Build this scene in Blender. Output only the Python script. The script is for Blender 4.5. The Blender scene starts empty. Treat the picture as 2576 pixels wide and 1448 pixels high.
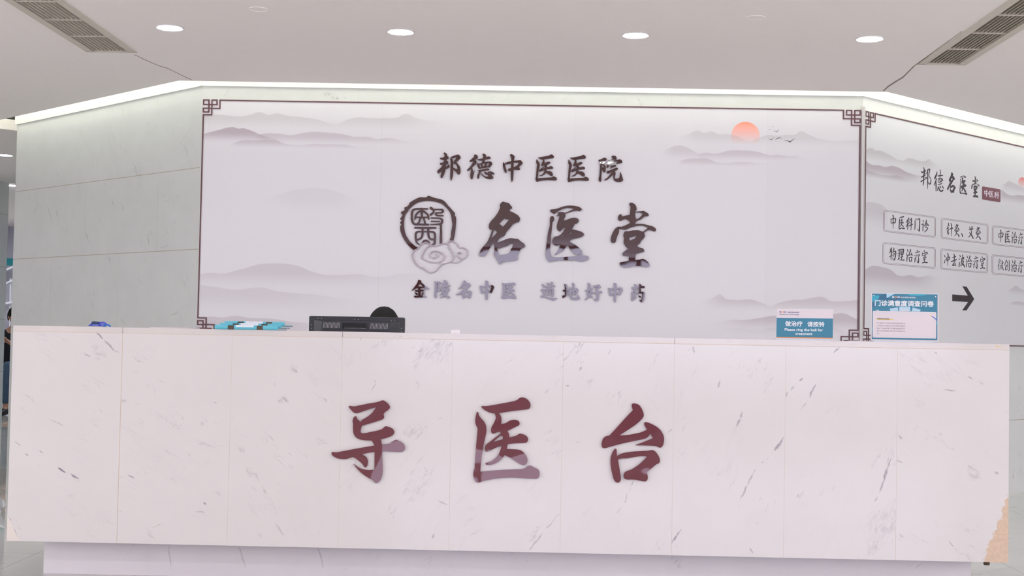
import bpy, bmesh, math, random
import numpy as np
from mathutils import Vector, Matrix
from mathutils.geometry import delaunay_2d_cdt
random.seed(7)
SC = bpy.context.scene
COL = SC.collection
PI = math.pi

# ------------------------------------------------------------------ camera
F_PX = 3300.0                       # focal length in pixels of the 2576 x 1448 frame
EYE = np.array([0.0, 0.0, 1.12])
_yaw, _pit, _rol = 0.0165, math.atan(112 / F_PX), 0.019
FW = np.array([-math.sin(_yaw) * math.cos(_pit), math.cos(_yaw) * math.cos(_pit), math.sin(_pit)])
_r0 = np.array([math.cos(_yaw), math.sin(_yaw), 0.0])
_u0 = np.cross(_r0, FW)
RT = _r0 * math.cos(_rol) + _u0 * math.sin(_rol)
UP = -_r0 * math.sin(_rol) + _u0 * math.cos(_rol)
cam_d = bpy.data.cameras.new('camera')
cam_d.sensor_width = 36.0
cam_d.lens = F_PX * 36.0 / 2576.0
cam_d.clip_start = 0.05
cam = bpy.data.objects.new('camera', cam_d)
COL.objects.link(cam)
cam.matrix_world = Matrix(((RT[0], UP[0], -FW[0], EYE[0]), (RT[1], UP[1], -FW[1], EYE[1]),
                           (RT[2], UP[2], -FW[2], EYE[2]), (0, 0, 0, 1)))
SC.camera = cam

# ------------------------------------------------------------------ view and light
SC.view_settings.view_transform = 'Standard'
SC.view_settings.look = 'None'
SC.view_settings.gamma = 1.0
SC.view_settings.exposure = 0.0
SC.view_settings.use_curve_mapping = False
SC.cycles.max_bounces = 10
SC.cycles.diffuse_bounces = 6
SC.cycles.glossy_bounces = 5
SC.cycles.transmission_bounces = 8
SC.cycles.transparent_max_bounces = 12
SC.cycles.sample_clamp_indirect = 8.0
SC.cycles.caustics_reflective = False
SC.cycles.caustics_refractive = False
SC.cycles.use_denoising = True

world = bpy.data.worlds.new('world')
SC.world = world
world.use_nodes = True
world.node_tree.nodes['Background'].inputs[0].default_value = (0.75, 0.78, 0.85, 1)
world.node_tree.nodes['Background'].inputs[1].default_value = 0.3

Z_CEIL = 2.675
LAMP_W = 11.5                        # watts of each ceiling lamp behind the camera
COVE_W = 4.5                        # watts per metre of cove strip
SIDE_L = 5.0                         # radiance of the side panes added as fill
WINDOW_L = 5.4                       # radiance of the daylit glass behind the camera


def area_light(name, loc, size, power, color=(1, 1, 1), size_y=None, direction=(0, 0, -1), shape=None, xaxis=None):
    d = bpy.data.lights.new(name, 'AREA')
    d.energy = power
    d.color = color
    d.size = size
    if size_y:
        d.shape = 'RECTANGLE'
        d.size_y = size_y
    else:
        d.shape = shape or 'DISK'
    o = bpy.data.objects.new(name, d)
    COL.objects.link(o)
    zc = -Vector(direction).normalized()
    if xaxis is None:
        xaxis = Vector((1, 0, 0)) if abs(zc.x) < 0.9 else Vector((0, 1, 0))
    xc = Vector(xaxis)
    xc = (xc - zc * xc.dot(zc)).normalized()
    yc = zc.cross(xc)
    m = Matrix((xc, yc, zc)).transposed().to_4x4()
    m.translation = Vector(loc)
    o.matrix_world = m
    return o


# rows of ceiling lamps over the rest of the lobby (all behind or above the frame)
for yy, xs in ((1.9, (-5.5, -3.1, -0.7, 1.7, 4.1, 6.5)), (-0.5, (-6.0, -3.4, -0.8, 1.8, 4.4, 7.0)), (-2.9, (-6.7, -3.8, -0.9, 2.0, 4.9))):
    for xx in xs:
        area_light('lobby_lamp', (xx, yy, Z_CEIL - 0.012), 0.17, LAMP_W, (1.0, 0.965, 0.975))
for xx in (-1.83, 0.62, 3.07):
    area_light('lobby_lamp', (xx, 5.1, Z_CEIL - 0.012), 0.15, 2.0, (1.0, 0.98, 0.98))

# ------------------------------------------------------------------ helpers
def ray(px, py):
    return FW + RT * ((px - 1288.0) / F_PX) + UP * ((724.0 - py) / F_PX)


def on_y(px, py, y):
    d = ray(px, py)
    return EYE + d * (y / d[1])


def on_z(px, py, z):
    d = ray(px, py)
    return EYE + d * ((z - EYE[2]) / d[2])


class Plane:
    """A vertical wall plane: origin, horizontal axis e1 (to the right), z up, normal towards the room."""
    def __init__(self, o, e1):
        self.o = np.array(o, float)
        self.e1 = np.array([e1[0], e1[1], 0.0]) / math.hypot(e1[0], e1[1])
        self.n = np.array([self.e1[1], -self.e1[0], 0.0])

    def hit(self, px, py, off=0.0):
        d = ray(px, py)
        o = self.o + self.n * off
        return EYE + d * (np.dot(o - EYE, self.n) / np.dot(d, self.n))

    def sz(self, px, py, off=0.0):
        p = self.hit(px, py, off)
        return float(np.dot(p - self.o, self.e1)), float(p[2])

    def at(self, s, z, off=0.0):
        p = self.o + self.e1 * s + self.n * off
        return np.array([p[0], p[1], z])


def link(name, me, mat=None, parent=None):
    o = bpy.data.objects.new(name, me)
    COL.objects.link(o)
    if mat is not None:
        for m in (mat if isinstance(mat, (list, tuple)) else [mat]):
            me.materials.append(m)
    if parent is not None:
        o.parent = parent
        if parent.matrix_world != Matrix.Identity(4):
            pass
        o.matrix_parent_inverse = world_of(parent).inverted()
    return o


def world_of(o):
    m = o.matrix_basis.copy()
    while o.parent:
        m = o.parent.matrix_basis @ (o.matrix_parent_inverse @ m)
        # parent inverse chain (only shallow trees are used)
        o = o.parent
    return m


def tag(o, label=None, cat=None, group=None, kind=None):
    if label: o['label'] = label
    if cat: o['category'] = cat
    if group: o['group'] = group
    if kind: o['kind'] = kind
    return o


def thing(name, loc, label, cat, group=None):
    o = bpy.data.objects.new(name, None)
    o.empty_display_size = 0.05
    COL.objects.link(o)
    o.location = Vector(loc)
    return tag(o, label, cat, group)


class MB:
    """Collects geometry for ONE mesh object (world coordinates)."""
    def __init__(self):
        self.v, self.f, self.uv, self.mi = [], [], [], []

    def add(self, verts, faces, uvs=None, mi=0):
        b = len(self.v)
        self.v += [tuple(map(float, p)) for p in verts]
        for k, f in enumerate(faces):
            self.f.append(tuple(b + i for i in f))
            self.mi.append(mi)
            self.uv.append([tuple(uvs[i]) for i in f] if uvs is not None else None)

    def quad(self, a, b, c, d, uvs=None, mi=0):
        self.add([a, b, c, d], [(0, 1, 2, 3)], uvs, mi)

    def hexa(self, p, mi=0):
        """p: 8 points, 0-3 bottom loop, 4-7 top loop"""
        self.add(p, [(3, 2, 1, 0), (4, 5, 6, 7), (0, 1, 5, 4), (1, 2, 6, 5), (2, 3, 7, 6), (3, 0, 4, 7)], None, mi)

    def box(self, x0, x1, y0, y1, z0, z1, mi=0):
        self.hexa([(x0, y0, z0), (x1, y0, z0), (x1, y1, z0), (x0, y1, z0),
                   (x0, y0, z1), (x1, y0, z1), (x1, y1, z1), (x0, y1, z1)], mi)

    def slab(self, pl, s0, s1, z0, z1, o0, o1, mi=0):
        """box on a wall plane between offsets o0 (back) and o1 (front)"""
        self.hexa([pl.at(s0, z0, o1), pl.at(s1, z0, o1), pl.at(s1, z0, o0), pl.at(s0, z0, o0),
                   pl.at(s0, z1, o1), pl.at(s1, z1, o1), pl.at(s1, z1, o0), pl.at(s0, z1, o0)], mi)

    def tube(self, pts, radii, seg=10, cap=True, mi=0, flat=1.0, up=(0, 0, 1)):
        pts = [np.array(p, float) for p in pts]
        if not hasattr(radii, '__len__'): radii = [radii] * len(pts)
        rings, b = [], len(self.v)
        for i, p in enumerate(pts):
            t = pts[min(i + 1, len(pts) - 1)] - pts[max(i - 1, 0)]
            t = t / (np.linalg.norm(t) + 1e-12)
            u = np.array(up, float)
            if abs(np.dot(u, t)) > 0.95: u = np.array([1.0, 0, 0])
            a = np.cross(t, u); a /= np.linalg.norm(a)
            c = np.cross(a, t)
            for k in range(seg):
                th = 2 * PI * k / seg
                self.v.append(tuple(p + radii[i] * (a * math.cos(th) + c * flat * math.sin(th))))
        n = len(pts)
        for i in range(n - 1):
            for k in range(seg):
                k2 = (k + 1) % seg
                self.f.append((b + i * seg + k, b + i * seg + k2, b + (i + 1) * seg + k2, b + (i + 1) * seg + k))
                self.mi.append(mi); self.uv.append(None)
        if cap:
            self.f.append(tuple(b + k for k in range(seg))[::-1]); self.mi.append(mi); self.uv.append(None)
            self.f.append(tuple(b + (n - 1) * seg + k for k in range(seg))); self.mi.append(mi); self.uv.append(None)

    def lathe(self, c, prof, seg=32, mi=0):
        """prof: list of (r, z) about the vertical axis through c"""
        b = len(self.v)
        for r, z in prof:
            for k in range(seg):
                th = 2 * PI * k / seg
                self.v.append((c[0] + r * math.cos(th), c[1] + r * math.sin(th), c[2] + z))
        for i in range(len(prof) - 1):
            for k in range(seg):
                k2 = (k + 1) % seg
                self.f.append((b + i * seg + k, b + i * seg + k2, b + (i + 1) * seg + k2, b + (i + 1) * seg + k))
                self.mi.append(mi); self.uv.append(None)

    def rbox(self, x0, x1, y0, y1, z0, z1, r, seg=3, axis='y', mi=0):
        """box with rounded corners seen along an axis (prism)"""
        def loop(a0, a1, b0, b1):
            out = []
            for (cx, cy, t0) in ((a1 - r, b1 - r, 0), (a0 + r, b1 - r, PI / 2), (a0 + r, b0 + r, PI), (a1 - r, b0 + r, 1.5 * PI)):
                for k in range(seg + 1):
                    t = t0 + (PI / 2) * k / seg
                    out.append((cx + r * math.cos(t), cy + r * math.sin(t)))
            return out
        if axis == 'y':
            L = loop(x0, x1, z0, z1); A = [(a, y0, b) for a, b in L]; B = [(a, y1, b) for a, b in L]
        elif axis == 'z':
            L = loop(x0, x1, y0, y1); A = [(a, b, z0) for a, b in L]; B = [(a, b, z1) for a, b in L]
        else:
            L = loop(y0, y1, z0, z1); A = [(x0, a, b) for a, b in L]; B = [(x1, a, b) for a, b in L]
        n = len(L)
        self.add(A + B, [tuple(range(n))] + [tuple(range(2 * n - 1, n - 1, -1))] +
                 [(i, n + i, n + (i + 1) % n, (i + 1) % n) for i in range(n)], None, mi)

    def build(self, name, mat=None, parent=None, smooth=False, fix=True, origin=None):
        me = bpy.data.meshes.new(name)
        me.from_pydata(self.v, [], self.f)
        if any(u is not None for u in self.uv):
            ul = me.uv_layers.new(name='UVMap')
            for p in me.polygons:
                u = self.uv[p.index]
                if u is None: continue
                for k, li in enumerate(p.loop_indices):
                    ul.data[li].uv = u[k]
        for p in me.polygons:
            p.material_index = self.mi[p.index]
            p.use_smooth = smooth
        if fix:
            bm = bmesh.new(); bm.from_mesh(me)
            if getattr(self, 'weld', False): bmesh.ops.remove_doubles(bm, verts=bm.verts, dist=1e-5)
            bmesh.ops.recalc_face_normals(bm, faces=bm.faces)
            bm.to_mesh(me); bm.free()
        me.update()
        if parent is None and origin is None:
            vs = np.array(self.v)
            origin = ((vs[:, 0].min() + vs[:, 0].max()) / 2, (vs[:, 1].min() + vs[:, 1].max()) / 2, vs[:, 2].min())
        o = link(name, me, mat, parent)
        if parent is None:
            me.transform(Matrix.Translation(-Vector(origin)))
            o.location = Vector(origin)
        if smooth:
            try:
                me.set_sharp_from_angle(angle=math.radians(40))
            except Exception:
                pass
        return o


# ------------------------------------------------------------------ materials
class NT:
    def __init__(self, name):
        self.m = bpy.data.materials.new(name)
        self.m.use_nodes = True
        self.t = self.m.node_tree
        self.bsdf = self.t.nodes['Principled BSDF']

    def n(self, kind, **kw):
        nd = self.t.nodes.new(kind)
        for k, v in kw.items(): setattr(nd, k, v)
        return nd

    def l(self, a, b):
        self.t.links.new(a, b)

    def val(self, nd_in, x):
        if isinstance(x, bpy.types.NodeSocket): self.l(x, nd_in)
        else: nd_in.default_value = x

    def math(self, op, a, b=0.0, c=None, clamp=False):
        nd = self.n('ShaderNodeMath', operation=op, use_clamp=clamp)
        self.val(nd.inputs[0], a); self.val(nd.inputs[1], b)
        if c is not None: self.val(nd.inputs[2], c)
        return nd.outputs[0]

    def vmath(self, op, a, b=(0, 0, 0), scale=None):
        nd = self.n('ShaderNodeVectorMath', operation=op)
        self.val(nd.inputs[0], a)
        if op not in ('LENGTH', 'SCALE'): self.val(nd.inputs[1], b)
        if scale is not None: self.val(nd.inputs['Scale'], scale)
        return nd.outputs['Value'] if op in ('LENGTH', 'DOT_PRODUCT') else nd.outputs[0]

    def ramp(self, x, a, b, lo=0.0, hi=1.0, smooth=False):
        nd = self.n('ShaderNodeMapRange', clamp=True)
        if smooth: nd.interpolation_type = 'SMOOTHSTEP'
        self.val(nd.inputs[0], x)
        nd.inputs[1].default_value = a; nd.inputs[2].default_value = b
        nd.inputs[3].default_value = lo; nd.inputs[4].default_value = hi
        return nd.outputs[0]

    def mix(self, fac, a, b):
        nd = self.n('ShaderNodeMix', data_type='RGBA')
        self.val(nd.inputs[0], fac); self.val(nd.inputs[6], a); self.val(nd.inputs[7], b)
        return nd.outputs[2]

    def noise(self, vec, scale, detail=4.0, rough=0.55, out=0, dist=0.0):
        nd = self.n('ShaderNodeTexNoise')
        if vec is not None: self.l(vec, nd.inputs['Vector'])
        nd.inputs['Scale'].default_value = scale
        nd.inputs['Detail'].default_value = detail
        nd.inputs['Roughness'].default_value = rough
        nd.inputs['Distortion'].default_value = dist
        return nd.outputs[out]

    def bump(self, h, strength, dist):
        nd = self.n('ShaderNodeBump')
        nd.inputs['Strength'].default_value = strength
        nd.inputs['Distance'].default_value = dist
        self.l(h, nd.inputs['Height'])
        self.l(nd.outputs[0], self.bsdf.inputs['Normal'])

    def seg(self, p, a, b, w, amp=1.0, taper=True, core=0.25):
        """soft line from a to b (2D) in the coordinates p"""
        a = Vector((a[0], a[1], 0)); b = Vector((b[0], b[1], 0))
        ba = b - a
        pa = self.vmath('SUBTRACT', p, tuple(a))
        h = self.math('DIVIDE', self.vmath('DOT_PRODUCT', pa, tuple(ba)), ba.dot(ba), clamp=True)
        q = self.vmath('SCALE', tuple(ba), scale=h)
        d = self.vmath('LENGTH', self.vmath('SUBTRACT', pa, q))
        if taper:
            k = self.math('MULTIPLY', self.math('MULTIPLY', h, self.math('SUBTRACT', 1.0, h)), 4.0)
            ww = self.math('MULTIPLY_ADD', k, w * 0.85, w * 0.25)
            x = self.math('DIVIDE', d, ww)
        else:
            x = self.math('DIVIDE', d, w)
        return self.ramp(x, core, 1.0, amp, 0.0, True)


def srgb(r, g, b):
    f = lambda c: (c / 255 / 12.92) if c / 255 <= 0.04045 else ((c / 255 + 0.055) / 1.055) ** 2.4
    return (f(r), f(g), f(b), 1.0)


def plain(name, col, rough=0.5, metal=0.0, spec=0.5, ior=1.45, coat=0.0, emit=None, emit_s=0.0, var=0.0, trans=0.0):
    t = NT(name)
    b = t.bsdf
    b.inputs['Base Color'].default_value = col
    b.inputs['Roughness'].default_value = rough
    b.inputs['Metallic'].default_value = metal
    b.inputs['IOR'].default_value = ior
    b.inputs['Specular IOR Level'].default_value = spec
    b.inputs['Coat Weight'].default_value = coat
    b.inputs['Coat Roughness'].default_value = 0.03
    b.inputs['Transmission Weight'].default_value = trans
    if emit:
        b.inputs['Emission Color'].default_value = emit
        b.inputs['Emission Strength'].default_value = emit_s
    if var > 0:
        tc = t.n('ShaderNodeTexCoord')
        nz = t.noise(tc.outputs['Object'], 9.0, 5.0)
        f = t.ramp(nz, 0.3, 0.7, 1.0 - var, 1.0 + var * 0.3)
        mx = t.vmath('SCALE', tuple(col[:3]), scale=f)
        t.l(mx, b.inputs['Base Color'])
    return t.m


def marble(name, base, vein, veins=(), joints=(), ang=(0.6,), step=0.4838, u0=0.0, rough=0.12, vein_amt=0.5,
           stretch=5.0, scale=3.0, joint_col=None, extra=None, spec=0.5, mott=0.06):
    """Polished marble. UV = metres on the slab. ang: vein direction of each slab (radians)."""
    t = NT(name)
    uv = t.n('ShaderNodeUVMap').outputs[0]
    sep = t.n('ShaderNodeSeparateXYZ'); t.l(uv, sep.inputs[0])
    idx = t.math('FLOOR', t.math('DIVIDE', t.math('SUBTRACT', sep.outputs[0], u0), step))
    if len(ang) > 1:
        cr = t.n('ShaderNodeFloatCurve')
        c = cr.mapping.curves[0]
        n = len(ang)
        # piecewise constant lookup through a colour ramp
        rp = t.n('ShaderNodeValToRGB'); rp.color_ramp.interpolation = 'CONSTANT'
        el = rp.color_ramp.elements
        el[0].position = 0.0; el[0].color = ((ang[0] + 2) / 4,) * 3 + (1,)
        el[1].position = 1.0 / n; el[1].color = ((ang[1] + 2) / 4,) * 3 + (1,)
        for k in range(2, n):
            e = el.new(k / n); e.color = ((ang[k] + 2) / 4,) * 3 + (1,)
        t.t.nodes.remove(cr)
        t.l(t.math('DIVIDE', t.math('ADD', idx, 0.5), float(n)), rp.inputs[0])
        a = t.math('MULTIPLY_ADD', rp.outputs[0], 4.0, -2.0)
    else:
        a = ang[0]
    off = t.n('ShaderNodeCombineXYZ')
    t.l(t.math('MULTIPLY', idx, 7.31), off.inputs[0]); t.l(t.math('MULTIPLY', idx, 3.77), off.inputs[2])
    wob = t.noise(uv, 2.2, 3.0, 0.5, 1)
    p0 = t.vmath('ADD', uv, t.vmath('SCALE', t.vmath('SUBTRACT', wob, (0.5, 0.5, 0.5)), scale=0.14))
    vr = t.n('ShaderNodeVectorRotate', rotation_type='Z_AXIS')
    t.l(p0, vr.inputs['Vector'])
    t.val(vr.inputs['Angle'], t.math('MULTIPLY', a, -1.0) if not isinstance(a, float) else -a)
    st = t.vmath('MULTIPLY', vr.outputs[0], (1.0, stretch, 1.0))
    p = t.vmath('ADD', st, off.outputs[0])
    # thin dashes
    n1 = t.noise(p, scale, 5.0, 0.62)
    ridge = t.ramp(t.math('ABSOLUTE', t.math('SUBTRACT', n1, 0.5)), 0.0, 0.022, 1.0, 0.0, True)
    patch = t.ramp(t.noise(t.vmath('ADD', uv, off.outputs[0]), 5.5, 3.0, 0.6), 0.53, 0.72, 0.0, 1.0, True)
    brk = t.ramp(t.noise(p, scale * 3.1, 3.0, 0.6), 0.45, 0.62, 0.0, 1.0, True)
    v1 = t.math('MULTIPLY', t.math('MULTIPLY', ridge, patch), brk)
    # broad smoky streaks
    n2 = t.noise(p, scale * 1.4, 6.0, 0.65)
    patch2 = t.ramp(t.noise(t.vmath('ADD', uv, off.outputs[0]), 2.6, 2.0, 0.5), 0.5, 0.75, 0.0, 1.0, True)
    fb0 = t.n('ShaderNodeMapping'); t.l(p, fb0.inputs[0]); fb0.inputs['Scale'].default_value = (1.0, 1.6, 1.0)
    n3 = t.ramp(t.noise(fb0.outputs[0], scale * 6.0, 6.0, 0.72), 0.40, 0.70, 0.0, 1.0, True)
    v2 = t.math('MULTIPLY', t.math('MULTIPLY', t.ramp(n2, 0.46, 0.72, 0.0, 0.75, True), patch2), n3)
    tot = t.math('MULTIPLY', t.math('ADD', v1, v2), vein_amt)
    pw = t.vmath('ADD', uv, t.vmath('SCALE', t.vmath('SUBTRACT', t.noise(uv, 14.0, 4.0, 0.6, 1), (0.5, 0.5, 0.5)), scale=0.03))
    wide = [v for v in veins if v[2] > 0.0075]
    if wide:
        fib = t.n('ShaderNodeMapping'); t.l(vr.outputs[0], fib.inputs[0]); fib.inputs['Scale'].default_value = (1.0, 3.2, 1.0)
        f1_ = t.ramp(t.noise(fib.outputs[0], 26.0, 7.0, 0.72), 0.40, 0.68, 0.0, 1.0, True)
        f2_ = t.ramp(t.noise(uv, 16.0, 4.0, 0.6), 0.35, 0.65, 0.25, 1.0, True)
        fb = t.math('MULTIPLY', f1_, f2_)
        pw2 = t.vmath('ADD', uv, t.vmath('SCALE', t.vmath('SUBTRACT', t.noise(uv, 9.0, 5.0, 0.65, 1), (0.5, 0.5, 0.5)), scale=0.09))
        acc = None
        for (A, B, w, amp) in wide:
            s = t.seg(pw2, A, B, w * 1.5, min(1.0, amp * 2.1), True, 0.0)
            acc = s if acc is None else t.math('MAXIMUM', acc, s)
        tot = t.math('MAXIMUM', tot, t.math('MULTIPLY', acc, fb))
    for (A, B, w, amp) in veins:
        if w > 0.0075: continue
        s = t.seg(pw, A, B, w, amp)
        tot = t.math('MAXIMUM', tot, s)
    brk2 = t.ramp(t.noise(uv, 90.0, 3.0, 0.6), 0.30, 0.55, 0.5, 1.15)
    tot = t.math('MULTIPLY', tot, brk2, clamp=True)
    mt = t.ramp(t.noise(uv, 4.0, 5.0, 0.6), 0.25, 0.75, 1.0 - mott, 1.0 + mott * 0.25)
    col = t.mix(tot, t.vmath('SCALE', tuple(base[:3]), scale=mt), vein)
    for (A, B, w, amp) in joints:
        col = t.mix(t.seg(uv, A, B, w, amp, False), col, joint_col or srgb(150, 135, 115))
    if extra: col = extra(t, uv, col)
    t.l(col, t.bsdf.inputs['Base Color'])
    t.bsdf.inputs['Roughness'].default_value = rough
    t.bsdf.inputs['Specular IOR Level'].default_value = spec
    return t.m


M = {}
M['ceiling'] = plain('ceiling_paint', (0.86, 0.81, 0.79, 1), 0.85, var=0.01, spec=0.2)
M['white_paint'] = plain('white_paint', (0.82, 0.80, 0.80, 1), 0.75, spec=0.25)
M['cove_paint'] = plain('cove_paint', (0.86, 0.87, 0.83, 1), 0.8, spec=0.2)
M['plaster'] = plain('plaster_band', (0.85, 0.855, 0.82, 1), 0.7, spec=0.25)
M['grout'] = plain('grout', srgb(208, 186, 166), 0.8)
M['maroon'] = plain('maroon_trim', srgb(96, 62, 66), 0.35)
M['vent'] = plain('vent_enamel', srgb(200, 192, 180), 0.5)
M['vent_dark'] = plain('vent_cavity', srgb(70, 68, 62), 0.9)
M['crack'] = plain('plaster_crack', srgb(140, 128, 118), 0.9)
M['print_dark'] = plain('print_charcoal', srgb(58, 50, 54), 0.45)
M['print_maroon'] = plain('print_maroon', srgb(120, 84, 86), 0.45)
M['tag_red'] = plain('print_wine_red', srgb(118, 62, 74), 0.4)
M['tag_white'] = plain('print_pale', srgb(225, 215, 224), 0.5)
M['alu'] = plain('brushed_trim', srgb(196, 192, 190), 0.4, metal=0.2)
M['lamp'] = plain('lamp_glow', (1, 1, 1, 1), 0.5, emit=(0.96, 0.96, 1, 1), emit_s=215.0)
M['lamp_ring'] = plain('lamp_ring', srgb(215, 210, 212), 0.4)
M['teal'] = plain('folder_teal', srgb(98, 186, 206), 0.4)
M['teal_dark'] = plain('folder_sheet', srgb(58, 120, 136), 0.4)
M['label_white'] = plain('label_paper', srgb(226, 228, 236), 0.6)
M['slot_brown'] = plain('spine_slot', srgb(84, 72, 60), 0.6)
M['black_plastic'] = plain('black_plastic', srgb(52, 52, 58), 0.38, var=0.06)
M['black_deep'] = plain('black_recess', srgb(30, 30, 34), 0.6)
M['slot_light'] = plain('vent_slots', srgb(168, 166, 170), 0.6)
M['blue'] = plain('lanyard_blue', srgb(54, 72, 190), 0.4)
M['blue_light'] = plain('lanyard_light_blue', srgb(110, 118, 200), 0.3)
M['blue_sky'] = plain('lanyard_tail', srgb(56, 120, 205), 0.45)
M['metal'] = plain('clip_metal', srgb(190, 190, 195), 0.25, metal=1.0)
M['clip_dark'] = plain('clip_dark', srgb(44, 66, 100), 0.35)
M['white_plastic'] = plain('white_plastic', srgb(236, 230, 234), 0.4)
M['card_white'] = plain('card_white', srgb(218, 208, 214), 0.5)
M['card_teal'] = plain('card_teal', srgb(52, 124, 152), 0.35)
M['card_teal_light'] = plain('card_light_teal', srgb(50, 160, 186), 0.35)
M['card_teal_dark'] = plain('card_deep_teal', srgb(44, 100, 132), 0.35)
M['card_blue_pale'] = plain('card_pale_blue', srgb(168, 204, 226), 0.4)
M['orange'] = plain('print_orange', srgb(236, 146, 78), 0.4)
M['navy_text'] = plain('print_navy', srgb(92, 104, 150), 0.5)
M['grey_text'] = plain('print_grey', srgb(150, 140, 150), 0.5)
M['dark_text'] = plain('print_brown', srgb(110, 96, 92), 0.5)
M['yellow'] = plain('print_yellow', srgb(232, 206, 120), 0.5)
M['pencil'] = plain('print_pencil_blue', srgb(82, 116, 190), 0.4)
M['pencil_wood'] = plain('print_pencil_wood', srgb(228, 190, 160), 0.5)
M['white_text'] = plain('print_white', srgb(236, 236, 242), 0.45)
M['skin'] = plain('skin', srgb(196, 150, 128), 0.55)
M['hair'] = plain('black_hair', srgb(22, 21, 21), 0.65, spec=0.25)
M['jacket'] = plain('dark_jacket', srgb(34, 38, 48), 0.8, var=0.1)
M['jeans'] = plain('blue_denim', srgb(74, 96, 120), 0.85, var=0.15)
M['shoe'] = plain('black_shoe', srgb(24, 25, 28), 0.5)
M['uniform'] = plain('pale_uniform', srgb(210, 214, 222), 0.8)
M['phone'] = plain('phone', srgb(226, 196, 190), 0.3)
M['chair_cloth'] = plain('chair_cloth', srgb(50, 54, 62), 0.85)
M['desk'] = plain('desk_laminate', srgb(206, 198, 196), 0.5)
M['teal_sign'] = plain('teal_sign', srgb(38, 140, 152), 0.4)
M['far_wall'] = plain('far_wall', srgb(206, 206, 222), 0.6)
M['rail'] = plain('handrail', srgb(222, 224, 232), 0.35)
M['bench'] = plain('bench_steel', srgb(150, 154, 160), 0.35, metal=0.6)
M['tape_yellow'] = plain('yellow_tape', srgb(226, 190, 110), 0.5)


def acrylic():
    t = NT('clear_acrylic')
    out = t.t.nodes['Material Output']
    g = t.n('ShaderNodeBsdfGlossy'); g.inputs['Roughness'].default_value = 0.04
    tr = t.n('ShaderNodeBsdfTransparent'); tr.inputs[0].default_value = (0.95, 0.97, 0.97, 1)
    df = t.n('ShaderNodeBsdfDiffuse'); df.inputs[0].default_value = (0.85, 0.87, 0.87, 1)
    m0 = t.n('ShaderNodeMixShader'); m0.inputs[0].default_value = 0.22
    t.l(tr.outputs[0], m0.inputs[1]); t.l(df.outputs[0], m0.inputs[2])
    fr = t.n('ShaderNodeFresnel'); fr.inputs[0].default_value = 1.49
    m1 = t.n('ShaderNodeMixShader')
    t.l(fr.outputs[0], m1.inputs[0]); t.l(m0.outputs[0], m1.inputs[1]); t.l(g.outputs[0], m1.inputs[2])
    t.l(m1.outputs[0], out.inputs[0])
    t.t.nodes.remove(t.bsdf)
    return t.m


M['acrylic'] = acrylic()


def letter_mat(name, col, wave, wscale, rough=0.02, ior=1.9):
    """glossy acrylic lettering; wave: gentle warp of the sheet"""
    t = NT(name)
    t.bsdf.inputs['Base Color'].default_value = col
    t.bsdf.inputs['Roughness'].default_value = rough
    t.bsdf.inputs['IOR'].default_value = ior
    if wave > 0:
        tc = t.n('ShaderNodeTexCoord')
        nz = t.noise(tc.outputs['Object'], wscale, 1.0, 0.4)
        t.bump(nz, 1.0, wave)
    return t.m


M['letter_wall'] = letter_mat('letter_acrylic', srgb(62, 33, 35), 0.0004, 6.0, ior=1.7)
M['letter_counter'] = letter_mat('letter_acrylic_wine', srgb(108, 58, 66), 0.0030, 5.0, ior=1.6)
M['letter_pale'] = letter_mat('cloud_outline_mauve', srgb(168, 152, 160), 0, 6.0, 0.1, 1.6)

# ------------------------------------------------------------------ outlines traced on their planes
def parse(s):
    """'x,y x,y! ...' -> list of (x, y, sharp)"""
    out = []
    for w in s.split():
        sh = w.endswith('!')
        a, b = w.rstrip('!').split(',')
        out.append((float(a), float(b), sh))
    return out


def smooth_loop(pts):
    """closed loop, one round of corner cutting on the soft corners, then Catmull-Rom like midpoints"""
    for it in range(2):
        n, out = len(pts), []
        for i in range(n):
            p, a, b = pts[i], pts[i - 1], pts[(i + 1) % n]
            if p[2]:
                out.append(p)
            else:
                k = 0.22
                out.append((p[0] + (a[0] - p[0]) * k, p[1] + (a[1] - p[1]) * k, False))
                out.append((p[0] + (b[0] - p[0]) * k, p[1] + (b[1] - p[1]) * k, False))
        pts = out
    return np.array([(p[0], p[1]) for p in pts])


def sdf_poly(G, P):
    """signed distance of grid points G (N,2) to closed polygon P (M,2); negative inside"""
    d2 = np.full(len(G), 1e18)
    wn = np.zeros(len(G), bool)
    Q = np.roll(P, -1, axis=0)
    for a, b in zip(P, Q):
        e = b - a
        w = G - a
        L = e @ e
        if L < 1e-12: continue
        t = np.clip((w @ e) / L, 0, 1)
        r = w - t[:, None] * e
        d2 = np.minimum(d2, (r * r).sum(1))
        c = (a[1] > G[:, 1]) != (b[1] > G[:, 1])
        if c.any():
            xi = a[0] + (G[:, 1] - a[1]) * (e[0]) / (e[1] if abs(e[1]) > 1e-12 else 1e-12)
            wn ^= c & (G[:, 0] < xi)
    d = np.sqrt(d2)
    return np.where(wn, -d, d)


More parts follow.
